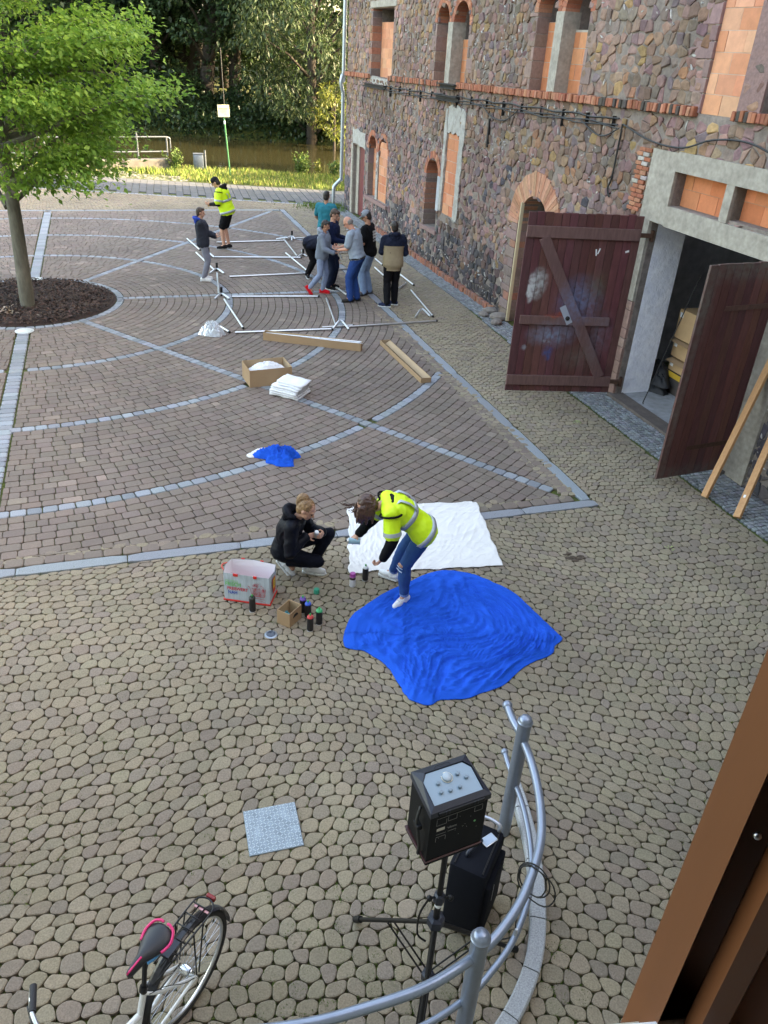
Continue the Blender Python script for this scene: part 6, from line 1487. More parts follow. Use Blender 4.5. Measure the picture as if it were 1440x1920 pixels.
for s in (-1, 1): fb([(.855, .03*s, .68), (.93, .045*s, .53), (1.07, .05*s, .345)], .011, 'fork')
fb([(.80, 0, .92), (.79, 0, 1.0)], .014, 'stem', m_alu); fb(smoothpts([(.68, -.30, 1.0), (.76, -.2, 1.015), (.81, -.05, 1.0), (.81, .05, 1.0), (.76, .2, 1.015), (.68, .30, 1.0)], 4), .011, 'handlebar', m_alu)
for s in (-1, 1): fb([(.665, .305*s, 1.0), (.755, .205*s, 1.014)], .017, 'grip', mat('black grip', (.015, .015, .018), .7)); fb([(.79, .17*s, 1.01), (.74, .26*s, .985)], .005, 'brake_lever', m_blk)
fb([(.302, 0, .66), (.262, 0, .885)], .0135, 'seat_post', m_blk)
def sadl(sc, z, name, m, zs=1):
    prof = [(-.135, .055), (-.125, .072), (-.09, .080), (-.05, .075), (0, .050), (.04, .030), (.09, .022), (.125, .018), (.138, .006)]; k = MB(); rows = []
    for x, w_ in prof:
        w_ *= sc
        for f in (-1, -.75, -.4, 0, .4, .75, 1): rows.append((x*(1 if sc <= 1 else 1.02), w_*f, z+zs*(.014-.028*abs(f)**2.4-.006*(x > .1)+.012*(x < -.08)*(1-(.5*abs(f)))*1.0)-(.018 if (abs(f) < .3 and x < -.12) else 0)*0))
    n_ = len(prof); base = len(rows); rows2 = [(p[0], p[1]*.9, z-.035) for p in rows]
    k.add(rows+rows2, [(i*7+j, (i+1)*7+j, (i+1)*7+j+1, i*7+j+1) for i in range(n_-1) for j in range(6)]+[(base+i*7+j, base+i*7+j+1, base+(i+1)*7+j+1, base+(i+1)*7+j) for i in range(n_-1) for j in range(6)]
          +[(i*7, base+i*7, base+(i+1)*7, (i+1)*7) for i in range(n_-1)]+[(i*7+6, (i+1)*7+6, base+(i+1)*7+6, base+i*7+6) for i in range(n_-1)]+[tuple(range(0, 7))+tuple(range(base+6, base-1, -1))]+[tuple(range((n_-1)*7+6, (n_-1)*7-1, -1))+tuple(range(base+(n_-1)*7, base+n_*7))])
    k.v = [(x+.245, y, z_) for x, y, z_ in k.v]; return k.build(name, m, bk, smooth=True)
sd_ = sadl(1.0, .925, 'saddle', mat('black saddle vinyl', (.016, .017, .022), .5))
m_pink = mat('pink trim', (.72, .03, .16), .5)
k = MB()
for s in (-1, 1): k.tube(smoothpts([(.10, .012*s, .948), (.10, .030*s, .950), (.115, .062*s, .940), (.155, .080*s, .922), (.19, .076*s, .914), (.215, .066*s, .910)], 4), .0075, 8)
k.build('pink_rim', m_pink, sd_, smooth=True); k = MB(); k.tube([(.29, .010, .938), (.33, .008, .936), (.37, .006, .932), (.384, .002, .922)], .0055, 6); k.build('pink_stripe', m_pink, sd_, smooth=True)
k = MB(); k.tube([(.17, .05, .893), (.24, .045, .885), (.28, .03, .885)], .010, 6); k.build('blue_underside', mat('sky blue plastic', (.03, .22, .45), .5), sd_)
mg = MB()
for i in range(26):
    a_ = R(-5+i*7.2); b_ = R(-5+(i+1)*7.2)
    P = lambda a, w_, r_: (r_*math.cos(math.pi-a), w_, .345+r_*math.sin(math.pi-a))
    for (w0, r0, w1, r1_) in ((-.03, .358, -.015, .366), (-.015, .366, .015, .366), (.015, .366, .03, .358)): mg.add([P(a_, w0, r0), P(a_, w1, r1_), P(b_, w1, r1_), P(b_, w0, r0)], [(0, 1, 2, 3)])
mg.build('mudguard', mat('black mudguard', (.014, .014, .018), .3), bk, smooth=True)
rk = MB(); zc = .72
rk.tube(smoothpts([(.20, .055, zc-.01), (.0, .062, zc), (-.13, .065, zc), (-.20, .055, zc), (-.225, 0, zc), (-.20, -.055, zc), (-.13, -.065, zc), (.0, -.062, zc), (.20, -.055, zc-.01)], 3), .0055, 6)
for x in (.15, .11, .04, -.03, -.10, -.17): rk.tube([(x, -.062, zc), (x, .062, zc)], .0045, 5)
for s in (-1, 1): rk.tube([(-.10, .064*s, zc), (-.02, .07*s, .37)], .005, 5); rk.tube([(-.02, .064*s, zc), (0, .07*s, .37)], .005, 5); rk.tube([(.20, .055*s, zc-.01), (.27, .03*s, .66)], .004, 5)
rk.tube([(.2, -.02, zc-.01), (-.17, -.02, zc)], .0045, 5); rk.tube([(.2, .02, zc-.01), (-.17, .02, zc)], .0045, 5); rack = rk.build('luggage_rack', m_blk, bk, smooth=True)
k = MB(); k.rbox(-.245, 0, zc-.015, .025, .06, .035, .008); k.build('tail_light', mat('red lens', (.22, .012, .010), .25), rack); k = MB(); k.rbox(-.165, 0, zc-.012, .02, .10, .012, .004); k.build('pink_reflector', mat('pale pink strip', (.8, .42, .45), .3), rack); k = MB(); k.rbox(.10, 0, zc+.008, .10, .07, .006, .002); k.build('clamp_plate', m_navy, rack)
k = MB(); k.lathe([(.09, -.004), (.095, 0), (.09, .004)], 24, T=Matrix.Translation((.43, -.055, .285)) @ Matrix.Rotation(R(90), 4, 'X')); ck = k.build('chainring', m_blk, bk, smooth=2)
k = MB(); k.tube([(.43, -.07, .285), (.50, -.08, .14)], .009, 6); k.rbox(.50, -.12, .135, .09, .07, .02, .004); k.tube([(.43, .06, .285), (.36, .08, .43)], .009, 6); k.rbox(.36, .12, .435, .09, .07, .02, .004); k.build('crank', m_alu, bk)
k = MB(); k.tube([(.43, -.052, .375), (0, -.045, .385)], .005, 5); k.tube([(.43, -.052, .195), (0, -.045, .305)], .005, 5); k.build('chain', mat('oily chain', (.05, .045, .04), .5, .7), bk)
k = MB(); k.tube(smoothpts([(.30, .03, .63), (.22, .06, .60), (.10, .075, .45), (.02, .07, .37)], 4), .0025, 5); k.build('brake_cable', m_blk, bk)
k = MB(); k.tube([(.30, .05, .29), (.22, .16, .02)], .009, 6); k.build('kickstand', m_blk, bk)
text_mesh('b', .045, Matrix.Translation((.405, .021, .36)) @ Matrix.Rotation(R(90), 4, 'X') @ Matrix.Rotation(R(180), 4, 'Y'), mat('violet print', (.15, .05, .2), .4), bk, 'frame_lettering', .02) if False else None
# lean the bicycle slightly onto its stand
bk.rotation_euler[0] = 0
# worn brown patch with an uneven dark stone (seen right of the white sheet)
p = G(1075, 1045); k = MB()
for i in range(9):
    a_ = rnd.uniform(0, 6.3); q_ = rnd.uniform(0, .11); c = Vector((math.cos(a_)*q_*1.3, math.sin(a_)*q_, .002)); s_ = rnd.uniform(.02, .05); k.ell(tuple(c), (s_, s_*.8, .008), n=8)
o = k.build('dirt_patch', mat('dry brown dirt', (.075, .052, .035), .95, var=.4, scale=30, bump=.004, bscale=60), kind='stuff', label='dry brown dirt spread on the cobbles right of the white sheet', cat='dirt'); o.location = p
# ------------------------------------------------------------------ people: one continuous body grown from tapered limbs, clothes as separate shells
m_skin = mat('skin', (.50, .27, .19), .55, var=.06, scale=6, spec=.35); m_skin2 = mat('tanned skin', (.42, .21, .135), .55, var=.06, scale=6, spec=.35)
m_eye = mat('dark eye', (.02, .015, .012), .2); m_lip = mat('lips', (.42, .13, .11), .5)
m_vest = mat('neon yellow fabric', (.58, .84, .02), .6, var=.05, scale=5); m_refl = mat('silver reflective band', (.36, .40, .44), .4, .2)
def fab(n, c, r=.85, v=.10, s=14): return mat(n, c, r, var=v, scale=s, bump=.0008, bscale=220, spec=.15)
V3 = Vector
def remesh(mb, name, m, parent, voxel=.012, it=4, wr=0., ws=9., world=True, **tg):
    me = bpy.data.meshes.new('tmp'); me.from_pydata(mb.v, [], mb.f); me.update()
    o = bpy.data.objects.new('tmp', me); col.objects.link(o)
    r = o.modifiers.new('r', 'REMESH'); r.mode = 'VOXEL'; r.voxel_size = voxel; r.adaptivity = 0
    if it: s_ = o.modifiers.new('s', 'SMOOTH'); s_.factor = .5; s_.iterations = it
    dg = bpy.context.evaluated_depsgraph_get(); dg.update(); nm = bpy.data.meshes.new_from_object(o.evaluated_get(dg)); bpy.data.objects.remove(o); bpy.data.meshes.remove(me)
    if wr:
        n = len(nm.vertices); co = np.zeros(n*3); no = np.zeros(n*3); nm.vertices.foreach_get('co', co); nm.vertex_normals.foreach_get('vector', no); co = co.reshape(-1, 3); no = no.reshape(-1, 3)
        sd_ = sum(map(ord, name))*.13+co[0, 0]
        d = np.array([(1-abs(mnoise.noise((p[0]*ws+sd_+1.5*mnoise.noise((p[0]*3, p[1]*3, p[2]*3)), p[1]*ws*1.4+p[2]*ws*.6, p[2]*ws*.9-p[0]*ws*.5)))*2.6)+.5*mnoise.noise((p[0]*ws*2.3, p[1]*ws*2.3, p[2]*ws*3)) for p in co])
        co += no*(d*wr)[:, None]; nm.vertices.foreach_set('co', co.ravel())
    if parent is not None: nm.transform(rootm(parent).inverted())
    nm.materials.clear(); nm.materials.append(m); nm.polygons.foreach_set('use_smooth', [True]*len(nm.polygons)); nm.name = name; nm.update()
    o = bpy.data.objects.new(name, nm); col.objects.link(o); o.parent = parent; return tag(o, **tg)
def cap_(k, a, b, ra, rb, flat=False):
    "tapered capsule"
    a, b = V3(a), V3(b); d = b-a; l = d.length
    if l < 1e-5: return
    d = d/l; pts = []; rs = []
    if flat: pts, rs = [a, b], [ra, rb]
    else:
        for t in (-.97, -.7, -.35, 0): pts.append(a+d*ra*t); rs.append(ra*math.sqrt(max(.01, 1-t*t)))
        for t in (0, .35, .7, .97): pts.append(b+d*rb*t); rs.append(rb*math.sqrt(max(.01, 1-t*t)))
    k.tube(pts, rs, 12)
def ellf(k, c, f, u, rx, ry, rz):
    "ellipsoid with its own axes: rx along f, ry sideways, rz along u"
    f = V3(f).normalized(); s_ = V3(u).cross(f).normalized(); u2 = f.cross(s_); T = Matrix(((f.x*rx, s_.x*ry, u2.x*rz, c[0]), (f.y*rx, s_.y*ry, u2.y*rz, c[1]), (f.z*rx, s_.z*ry, u2.z*rz, c[2]), (0, 0, 0, 1)))
    k.ell((0, 0, 0), (1, 1, 1), T=T, n=14)
def ik(a, c, l1, l2, hint):
    a, c, hint = V3(a), V3(c), V3(hint); d = c-a; L_ = min(max(d.length, .05), (l1+l2)*.995); dn = d.normalized()
    x = (l1*l1-l2*l2+L_*L_)/(2*L_); h_ = math.sqrt(max(0, l1*l1-x*x)); p = hint-dn*hint.dot(dn); p = p.normalized() if p.length > 1e-4 else dn.orthogonal().normalized()
    return a+dn*x+p*h_, a+dn*L_
TORS_M = [(-.12, .130, .095), (-.07, .172, .125), (0, .180, .132), (.12, .168, .125), (.26, .182, .132), (.38, .198, .132), (.455, .182, .105), (.50, .105, .072), (.525, .06, .055)]
TORS_F = [(-.12, .125, .090), (-.07, .165, .118), (0, .168, .118), (.13, .128, .092), (.26, .142, .108), (.36, .158, .112), (.44, .150, .088), (.48, .09, .065), (.505, .05, .048)]
def person(label, pelvis, neck, F, feet, hands, H=1.75, sex='m', head=None, Hf=None, Hu=(0, 0, 1), kh=None, eh=None, top=None, pants=None, shoes=None, hair=None, skin=None, hood=None, capm=None, vest=False, glasses=False, vox=.0085, bald=False, knees=(None, None), elbows=(None, None), beard=None, bend=.0, extra=None):
    s = H/1.75; P = V3(pelvis); N = V3(neck); F = V3(F); F.z = 0; F.normalize(); Lt = V3((-F.y, F.x, 0)); S = (N-P).normalized(); Fr = Lt.cross(S).normalized(); TL = (N-P).length
    sk = skin or m_skin; base = V3(((feet[0][0][0]+feet[1][0][0])/2, (feet[0][0][1]+feet[1][0][1])/2, 0))
    root = thing('person', label, 'person', base)
    TR = TORS_M if sex == 'm' else TORS_F; tl = .525 if sex == 'm' else .505
    def ring(t, g, k_=1., n=20, amp=1):
        "torso cross-section at spine height t (m for a 1.75 m figure), grown by g"
        for i in range(len(TR)-1):
            if TR[i][0] <= t <= TR[i+1][0] or i == len(TR)-2: break
        a, b = TR[i], TR[i+1]; q = min(1, max(0, (t-a[0])/(b[0]-a[0]))); w_ = (a[1]+(b[1]-a[1])*q)*s*k_+g; d = (a[2]+(b[2]-a[2])*q)*s*k_+g
        c = P+S*(t/tl*TL)+Fr*(.02*s*math.sin(math.pi*min(1, max(0, t/tl)))) - Fr*bend*math.sin(math.pi*min(1, max(0, t/tl)))
        ex = .8; return [c+Lt*(w_*math.copysign(abs(math.cos(an))**ex, math.cos(an)))+Fr*(d*math.copysign(abs(math.sin(an))**ex, math.sin(an))) for an in [2*math.pi*j/n for j in range(n)]]
    def tors(k, t0, t1, g, kk=1., n=20, steps=12):
        rows = [ring(t0+(t1-t0)*i/steps, g, kk, n) for i in range(steps+1)]
        k.add([p for r_ in rows for p in r_], [(i*n+j, i*n+(j+1) % n, (i+1)*n+(j+1) % n, (i+1)*n+j) for i in range(steps) for j in range(n)]+[tuple(range(n-1, -1, -1)), tuple(range(steps*n, (steps+1)*n))])
    sw = (.188 if sex == 'm' else .155)*s; shz = (.455 if sex == 'm' else .435)
    SH = [P+S*(shz/tl*TL)+Lt*sw*q for q in (1, -1)]; HP = [P-S*.03*s+Lt*.088*s*q for q in (1, -1)]
    la, lf, lt_, lsn = .285*s, .255*s, .425*s, .415*s
    KN = []; AN = []
    for i in (0, 1):
        k_, a_ = ik(HP[i], feet[i][0], lt_, lsn, V3(kh) if kh else F); 
        if knees[i]: k_ = V3(knees[i])
        KN.append(k_); AN.append(V3(feet[i][0]))
    EL = []; WR = []
    for i in (0, 1):
        hint = V3(eh[i]) if eh else (-F*.8+Lt*(.5 if i == 0 else -.5)-V3((0, 0, .6)))
        e_, w_ = ik(SH[i], hands[i][0], la, lf, hint)
        if elbows[i]: e_ = V3(elbows[i]); w_ = V3(hands[i][0])
        EL.append(e_); WR.append(w_)
    HC = V3(head) if head else N+S*.10*s+V3((0, 0, .055*s))+F*.03*s; Hf = V3(Hf).normalized() if Hf else F; Hu = V3(Hu); side = Hu.cross(Hf).normalized(); Hu = Hf.cross(side).normalized()
    # body
    k = MB(); tors(k, -.12, tl-.0, -.012)
    for i in (0, 1):
        cap_(k, HP[i], KN[i], .078*s, .052*s); cap_(k, KN[i], KN[i]*.62+AN[i]*.38, .052*s, .056*s); cap_(k, KN[i]*.62+AN[i]*.38, AN[i], .054*s, .036*s)
        td = V3(feet[i][1]).normalized(); cap_(k, AN[i], AN[i]+td*.10*s-V3((0, 0, .035))*(1 if td.z > -.5 else 0), .034*s, .028*s)
        cap_(k, SH[i], EL[i], .050*s, .038*s); cap_(k, EL[i], EL[i]*.7+WR[i]*.3, .038*s, .038*s); cap_(k, EL[i]*.7+WR[i]*.3, WR[i], .037*s, .024*s); cap_(k, SH[i], N-S*.05*s, .055*s, .05*s)
        hd = V3(hands[i][1]).normalized(); pn = V3(hands[i][2]); pn = (pn-hd*pn.dot(hd)).normalized(); sd = hd.cross(pn); curl = hands[i][3]
        th = 1 if i == 0 else -1
        hs = s*(1 if sex == 'm' else .93); T = Matrix(((hd.x*.048*hs, sd.x*.040*hs, pn.x*.015*hs, 0), (hd.y*.048*hs, sd.y*.040*hs, pn.y*.015*hs, 0), (hd.z*.048*hs, sd.z*.040*hs, pn.z*.015*hs, 0), (0, 0, 0, 1))); c = WR[i]+hd*.048*hs
        T.translation = c; k.ell((0, 0, 0), (1, 1, 1), T=T, n=12); cap_(k, WR[i], c, .022*hs, .02*hs)
        for j in range(4):
            off = (j-1.5)*.0195*hs; ln = (.036, .042, .039, .030)[j]*hs; p0 = WR[i]+hd*.082*hs+sd*off; an = curl*.55
            for ph in range(3):
                dv = hd*math.cos(an)+pn*math.sin(an)+sd*off*.8; p1 = p0+dv.normalized()*ln*(1, .75, .6)[ph]; cap_(k, p0, p1, (.0090-.0008*ph)*hs, (.0085-.0008*ph)*hs); p0 = p1; an += curl
        tb0 = WR[i]+hd*.028*hs+sd*(-.026*hs*th)*1+pn*.006*hs; t1 = tb0+(hd*.6-sd*th*.65+pn*.45).normalized()*.036*hs; t2 = t1+(hd*.85-sd*th*.15+pn*.5).normalized()*.030*hs; cap_(k, tb0, t1, .0115*hs, .010*hs); cap_(k, t1, t2, .010*hs, .0085*hs)
    cap_(k, N-S*.03*s, HC-Hu*.06*s-Hf*.015*s, .058*s if sex == 'm' else .048*s, .052*s if sex == 'm' else .044*s)
    hs = s if H > 1.6 else s*1.06
    ellf(k, HC+Hu*.018*hs-Hf*.012*hs, Hf, Hu, .092*hs, .074*hs, .098*hs); ellf(k, HC-Hu*.045*hs+Hf*.022*hs, Hf, Hu, .062*hs, .056*hs, .068*hs); ellf(k, HC-Hu*.090*hs+Hf*.055*hs, Hf, Hu, .024*hs, .028*hs, .02*hs)
    cap_(k, HC+Hf*.080*hs+Hu*.012*hs, HC+Hf*.104*hs-Hu*.026*hs, .008*hs, .014*hs); cap_(k, HC+Hf*.076*hs-Hu*.056*hs+side*.016*hs, HC+Hf*.076*hs-Hu*.056*hs-side*.016*hs, .010*hs, .010*hs); cap_(k, HC+Hf*.074*hs+Hu*.026*hs+side*.03*hs, HC+Hf*.074*hs+Hu*.026*hs-side*.03*hs, .012*hs, .012*hs)
    for q in (1, -1): ellf(k, HC+side*.076*hs*q-Hf*.008*hs-Hu*.008*hs, Hf, Hu, .018*hs, .010*hs, .030*hs)
    body = remesh(k, 'body', sk, root, min(vox, .0075), 3)
    for q in (1, -1):
        k = MB(); k.ell(tuple(HC+Hf*.077*hs+side*.031*hs*q+Hu*.004*hs), (.0085*hs,)*3, n=8); k.build('eye', m_eye, root, smooth=True, world=True)
    k = MB(); k.tube([HC+Hf*.084*hs-Hu*.057*hs+side*.020*hs*q for q in (-1, -.3, .3, 1)], [.002, .005, .005, .002], 6); k.build('lips', m_lip, root, smooth=True, world=True)
    # trousers
    pm, plen, slim = pants
    k = MB(); tors(k, -.115, .045, .010)
    for i in (0, 1):
        g = .007 if slim else .020
        cap_(k, HP[i], KN[i], (.092+g)*s, (.062+g)*s) if plen > .5 else cap_(k, HP[i], HP[i].lerp(KN[i], .84), (.092+g)*s, (.078+g)*s)
        if plen == .5: pass
        if plen > .55:
            e_ = KN[i]+(AN[i]-KN[i])*min(1, (plen-.5)*2); cap_(k, KN[i], KN[i]*.6+AN[i]*.4, (.060+g)*s, (.061+g)*s); cap_(k, KN[i]*.6+AN[i]*.4, e_, (.060+g)*s, (.041+g*1.3)*s)
    remesh(k, 'trousers' if plen > .55 else 'shorts', pm, root, .0095, 2, .004 if slim else .0055, 8.)
    # shoes
    shm, solem = shoes
    for i in (0, 1):
        td = V3(feet[i][1]).normalized(); flat_ = V3((td.x, td.y, 0)).normalized(); dn = V3((0, 0, -1)) if td.z > -.5 else (td.cross(V3((-flat_.y, flat_.x, 0)))).normalized()
        if dn.dot(V3((0, 0, -1))) < 0 and td.z > -.5: dn = -dn
        if td.z <= -.5: dn = (-flat_*(-td.z)+V3((0, 0, -1))*math.hypot(td.x, td.y)).normalized(); 
        a = AN[i]+dn*.035*s; hl = a-td*.048*s; mid = a+td*.08*s; toe = a+td*.155*s
        k = MB(); cap_(k, hl, mid, .040*s, .040*s); cap_(k, mid+dn*.010*s, toe+dn*.012*s, .042*s, .032*s); cap_(k, AN[i]+td*.0, a, .043*s, .046*s); cap_(k, a-dn*.02, mid, .040*s, .036*s)
        sh = remesh(k, 'shoe', shm, root, .008, 2)
        k = MB(); sv = td.cross(dn).normalized(); o_ = a+dn*.036*s; pts = [(-.092, .0), (-.08, .032), (-.03, .036), (.05, .040), (.12, .046), (.17, .036), (.195, .0)]; poly = [(x, y) for x, y in pts]+[(x, -y) for x, y in pts[-2:0:-1]]
        vv = [o_+td*x*s+sv*y*s for x, y in poly]; n = len(vv); k.add([tuple(v) for v in vv]+[tuple(v+dn*.018*s) for v in vv], [tuple(range(n)), tuple(range(2*n-1, n-1, -1))]+[(j, n+j, n+(j+1) % n, (j+1) % n) for j in range(n)]); k.build('sole', solem, sh, smooth=2, world=True)
        if shm.name == 'white leather':
            k = MB()
            for j in range(4): c = mid-dn*(.040-.003*j)*s+td*(j-2)*.018*s; k.tube([c-sv*.018*s, c-dn*.004, c+sv*.018*s], .0028, 5)
            k.build('laces', mat('grey laces', (.45, .47, .5), .7), sh, world=True)
    # upper garment
    tm, slv, loose, hem, tname = top
    k = MB(); tors(k, hem, tl-.03*1, loose, 1.0)
    for i in (0, 1):
        g = loose*.9; cap_(k, SH[i], EL[i], .056*s+g, .046*s+g*.9) if slv > .5 else cap_(k, SH[i], SH[i].lerp(EL[i], .72), .058*s+g, .056*s+g)
        if slv > .5: cap_(k, EL[i], EL[i].lerp(WR[i], .93), .046*s+g*.9, .034*s+g*.7)
        cap_(k, SH[i], N-S*.05*s, .058*s+g, .055*s+g*.6)
    garment = remesh(k, tname, tm, root, .0095, 2, .0045+loose*.12, 7.5)
    if vest:
        k = MB(); vg = 0 if sex == 'm' else -.024; tors(k, -.11, tl-.04, loose+.036+vg, 1.0)
        for i in (0, 1):
            cap_(k, SH[i], SH[i].lerp(EL[i], .74), .078*s+loose+vg, .092*s+loose+vg); cap_(k, SH[i], N-S*.05*s, .066*s+loose, .058*s+loose)
        vo = remesh(k, 'safety_vest', m_vest, root, .0095, 2, .005, 6.)
        def band(t0, t1, g, name='reflective_band'):
            k = MB(); n = 28; r0 = ring(t0, g, 1., n); r1_ = ring(t1, g, 1., n); q0 = ring(t0, g-.012, 1., n); q1 = ring(t1, g-.012, 1., n)
            k.add(r0+r1_+q0+q1, [(j, (j+1) % n, n+(j+1) % n, n+j) for j in range(n)]+[(j, 2*n+j, 2*n+(j+1) % n, (j+1) % n) for j in range(n)]+[(n+j, n+(j+1) % n, 3*n+(j+1) % n, 3*n+j) for j in range(n)]); k.build(name, m_refl, vo, smooth=True, world=True)
        band(-.060, -.010, loose+.048+vg); band(.20, .25, loose+.048+vg)
        for i in (0, 1):
            a, b = SH[i].lerp(EL[i], .66), SH[i].lerp(EL[i], .80); k = MB(); k.tube([a, b], [.097*s+loose+vg, .099*s+loose+vg], 20); k.build('reflective_band', m_refl, vo, smooth=2, world=True)
            c0 = P+S*(.23/tl*TL)+Lt*.10*s*(1 if i == 0 else -1); pts = [c0-Fr*(.112*s+loose+.046), c0+S*.10-Fr*(.116*s+loose+.046), c0+S*.19-Fr*(.090*s+loose+.042), c0+S*.235-Fr*.02+Lt*.0]
            k = MB(); w_ = Lt*.022; k.add([tuple(p-w_) for p in pts]+[tuple(p+w_) for p in pts], [(j, j+1, 5+j, 4+j) for j in range(3)]); k.build('reflective_band', m_refl, vo, smooth=True, world=True)
            ax = (EL[i]-SH[i]).normalized(); c1 = SH[i].lerp(EL[i], .05); k = MB(); q = ax.orthogonal().normalized(); q2 = ax.cross(q)
            k.tube([c1+(q*math.cos(a_)+q2*math.sin(a_))*(.083*s+loose+.004) for a_ in np.linspace(0, 6.283, 21)[:-1]], .011, 6, closed=True); k.build('armhole_gap', tm, vo, smooth=True, world=True)
    if hood:
        k = MB(); c = N-Fr*.05*s+S*.0; k.tube([c+(Lt*math.cos(a_)*.085*s*1.05)+(-Fr*math.sin(a_)*.085*s)+S*(.02+.015*math.sin(a_)) for a_ in np.linspace(-.5, math.pi+.5, 14)], [.03*s+.014*math.sin(x) for x in np.linspace(0, math.pi, 14)], 10); ellf(k, N-Fr*.105*s-S*.03*s, -Fr, S, .05*s, .10*s, .085*s)
        remesh(k, 'hood', hood, root, .0095, 2, .006, 9.)
    if hair and hair[0] != 'none':
        st_, hm = hair; k = MB()
        if st_ == 'short' or st_ == 'long' or st_ == 'pony':
            ellf(k, HC+Hu*.028*hs-Hf*.026*hs, Hf, Hu, .094*hs, .079*hs, .093*hs)
            if st_ == 'short': ellf(k, HC+Hu*.082*hs+Hf*.030*hs, Hf, Hu, .056*hs, .062*hs, .034*hs)
            ellf(k, HC-Hu*.02*hs-Hf*.050*hs, Hf, Hu, .060*hs, .072*hs, .085*hs)
        if st_ == 'ring':
            ellf(k, HC-Hu*.010*hs-Hf*.046*hs, Hf, Hu, .068*hs, .079*hs, .060*hs)
        if st_ == 'pony':
            t0 = HC+Hu*.100*hs-Hf*.060*hs; cap_(k, HC+Hu*.08*hs-Hf*.05*hs, t0, .036*hs, .024*hs)
            pp_ = smoothpts([t0, t0-Hf*.05*hs-V3((0, 0, .005)), t0-Hf*.09*hs-V3((0, 0, .06)), t0-Hf*.10*hs-V3((0, 0, .13)), t0-Hf*.085*hs-V3((0, 0, .20))], 4); k.tube(pp_, [.022+.022*math.sin(math.pi*min(1, (i+2)/len(pp_)*.9)) for i in range(len(pp_))], 10)
            for j in range(16):
                a_ = rnd.uniform(-1, 1); b_ = rnd.uniform(-.02, .02); e_ = pp_[-1]+side*a_*.05+V3((0, 0, rnd.uniform(-.04, .05)))+Hf*rnd.uniform(-.04, .02); k.tube([pp_[len(pp_)//2]+side*a_*.03, pp_[-4]+side*a_*.045, e_], [.012, .010, .003], 6)
        if st_ == 'long':
            g_ = V3((0, 0, -1))
            for q in (1, -1):
                for j in range(9):
                    a0 = HC+Hu*(.075-.012*j)*hs+side*q*.068*hs+Hf*(.050-.016*j)*hs; l_ = .15+.02*(j % 3); a2 = a0+g_*l_*.55+side*q*.018+Hf*.02; a3 = a0+g_*l_+Hf*(.01+.02*rnd.random())+side*q*rnd.uniform(-.01, .02); k.tube(smoothpts([a0, a2, a3], 4), [.014, .017, .018, .018, .017, .015, .012, .008, .004], 7)
            for j in range(5):
                a0 = HC+Hu*.02*hs-Hf*.075*hs+side*(j-2)*.028*hs; k.tube(smoothpts([a0, a0+g_*.08+Hf*.03, a0+g_*.17+Hf*.08], 4), [.024, .024, .024, .022, .02, .018, .014, .01, .005], 7)
            for j in range(7):  # wind-blown strands
                a0 = HC+Hu*.03*hs+Hf*(.03+.01*j)*hs-side*.07*hs; k.tube(smoothpts([a0, a0+V3((-.06, .01, -.01*j)), a0+V3((-.13-.01*j, .03, -.03+.012*j))], 3), [.008, .007, .006, .005, .004, .003, .002], 5)
        remesh(k, 'hair', hm, root, .0062 if st_ in ('long', 'pony') else .008, 1, .0035, 26.)
        if st_ == 'pony': k = MB(); k.tube([HC+Hu*.092*hs-Hf*.056*hs, HC+Hu*.102*hs-Hf*.064*hs], .031*hs, 14); k.build('hair_tie', mat('dark hair tie', (.05, .03, .03), .7), root, smooth=2, world=True)
    if capm:
        k = MB(); ellf(k, HC+Hu*.052*hs-Hf*.012*hs, Hf, Hu, .104*hs, .086*hs, .082*hs); cp = remesh(k, 'cap', capm, root, .008, 2)
        k = MB(); c = HC+Hu*.048*hs+Hf*.075*hs; P_ = [c+side*.068*hs*math.cos(a_)+Hf*(.085*hs*math.sin(a_))-Hu*(.012*math.sin(a_)+.010*abs(math.cos(a_))**2) for a_ in np.linspace(0, math.pi, 11)]; n = len(P_)
        k.add([tuple(p+Hu*.006) for p in P_]+[tuple(p) for p in P_], [tuple(range(n)), tuple(range(2*n-1, n-1, -1))]+[(j, n+j, n+(j+1) % n, (j+1) % n) for j in range(n)]); k.build('cap_brim', capm, cp, world=True)
    if glasses:
        k = MB()
        for q in (1, -1):
            k.tube([HC+Hf*.094*hs+side*(.031*q+.019*math.cos(a_))*hs+Hu*(.004+.014*math.sin(a_))*hs for a_ in np.linspace(0, 6.283, 13)[:-1]], .0022, 5, closed=True); k.tube([HC+Hf*.092*hs+side*.052*q*hs+Hu*.006*hs, HC-Hf*.01*hs+side*.082*q*hs+Hu*.004*hs], .002, 5)
        k.build('glasses', mat('dark spectacle frame', (.02, .02, .02), .3), root, world=True)
    return dict(root=root, ring=ring, SH=SH, EL=EL, WR=WR, HC=HC, Hf=Hf, Hu=Hu, side=side, N=N, P=P, S=S, Lt=Lt, Fr=Fr, AN=AN, KN=KN, HP=HP, body=body, top=garment)
W_SH = (mat('white leather', (.72, .73, .74), .5), mat('white rubber', (.66, .67, .66), .6)); B_SH = (fab('black shoe', (.012, .012, .014)), mat('grey rubber', (.30, .30, .30), .7)); R_SH = (fab('red canvas', (.60, .01, .02)), mat('red rubber', (.55, .015, .02), .6))
N_SH = (fab('navy knit', (.02, .03, .07)), mat('white rubber', (.66, .67, .66), .6)); BR_SH = (fab('dark brown leather', (.03, .025, .022), .5), mat('black sole', (.02, .02, .02), .7))
M_LIGHTJ = fab('light blue denim', (.21, .31, .48)); M_BLUEJ = fab('blue denim', (.016, .055, .20)); M_MIDJ = fab('washed blue denim', (.022, .075, .215)); M_BLK = fab('black cloth', (.006, .006, .008)); M_NAVYK = fab('navy black cotton', (.012, .015, .030)); M_GREYJ = fab('grey denim', (.19, .20, .25))
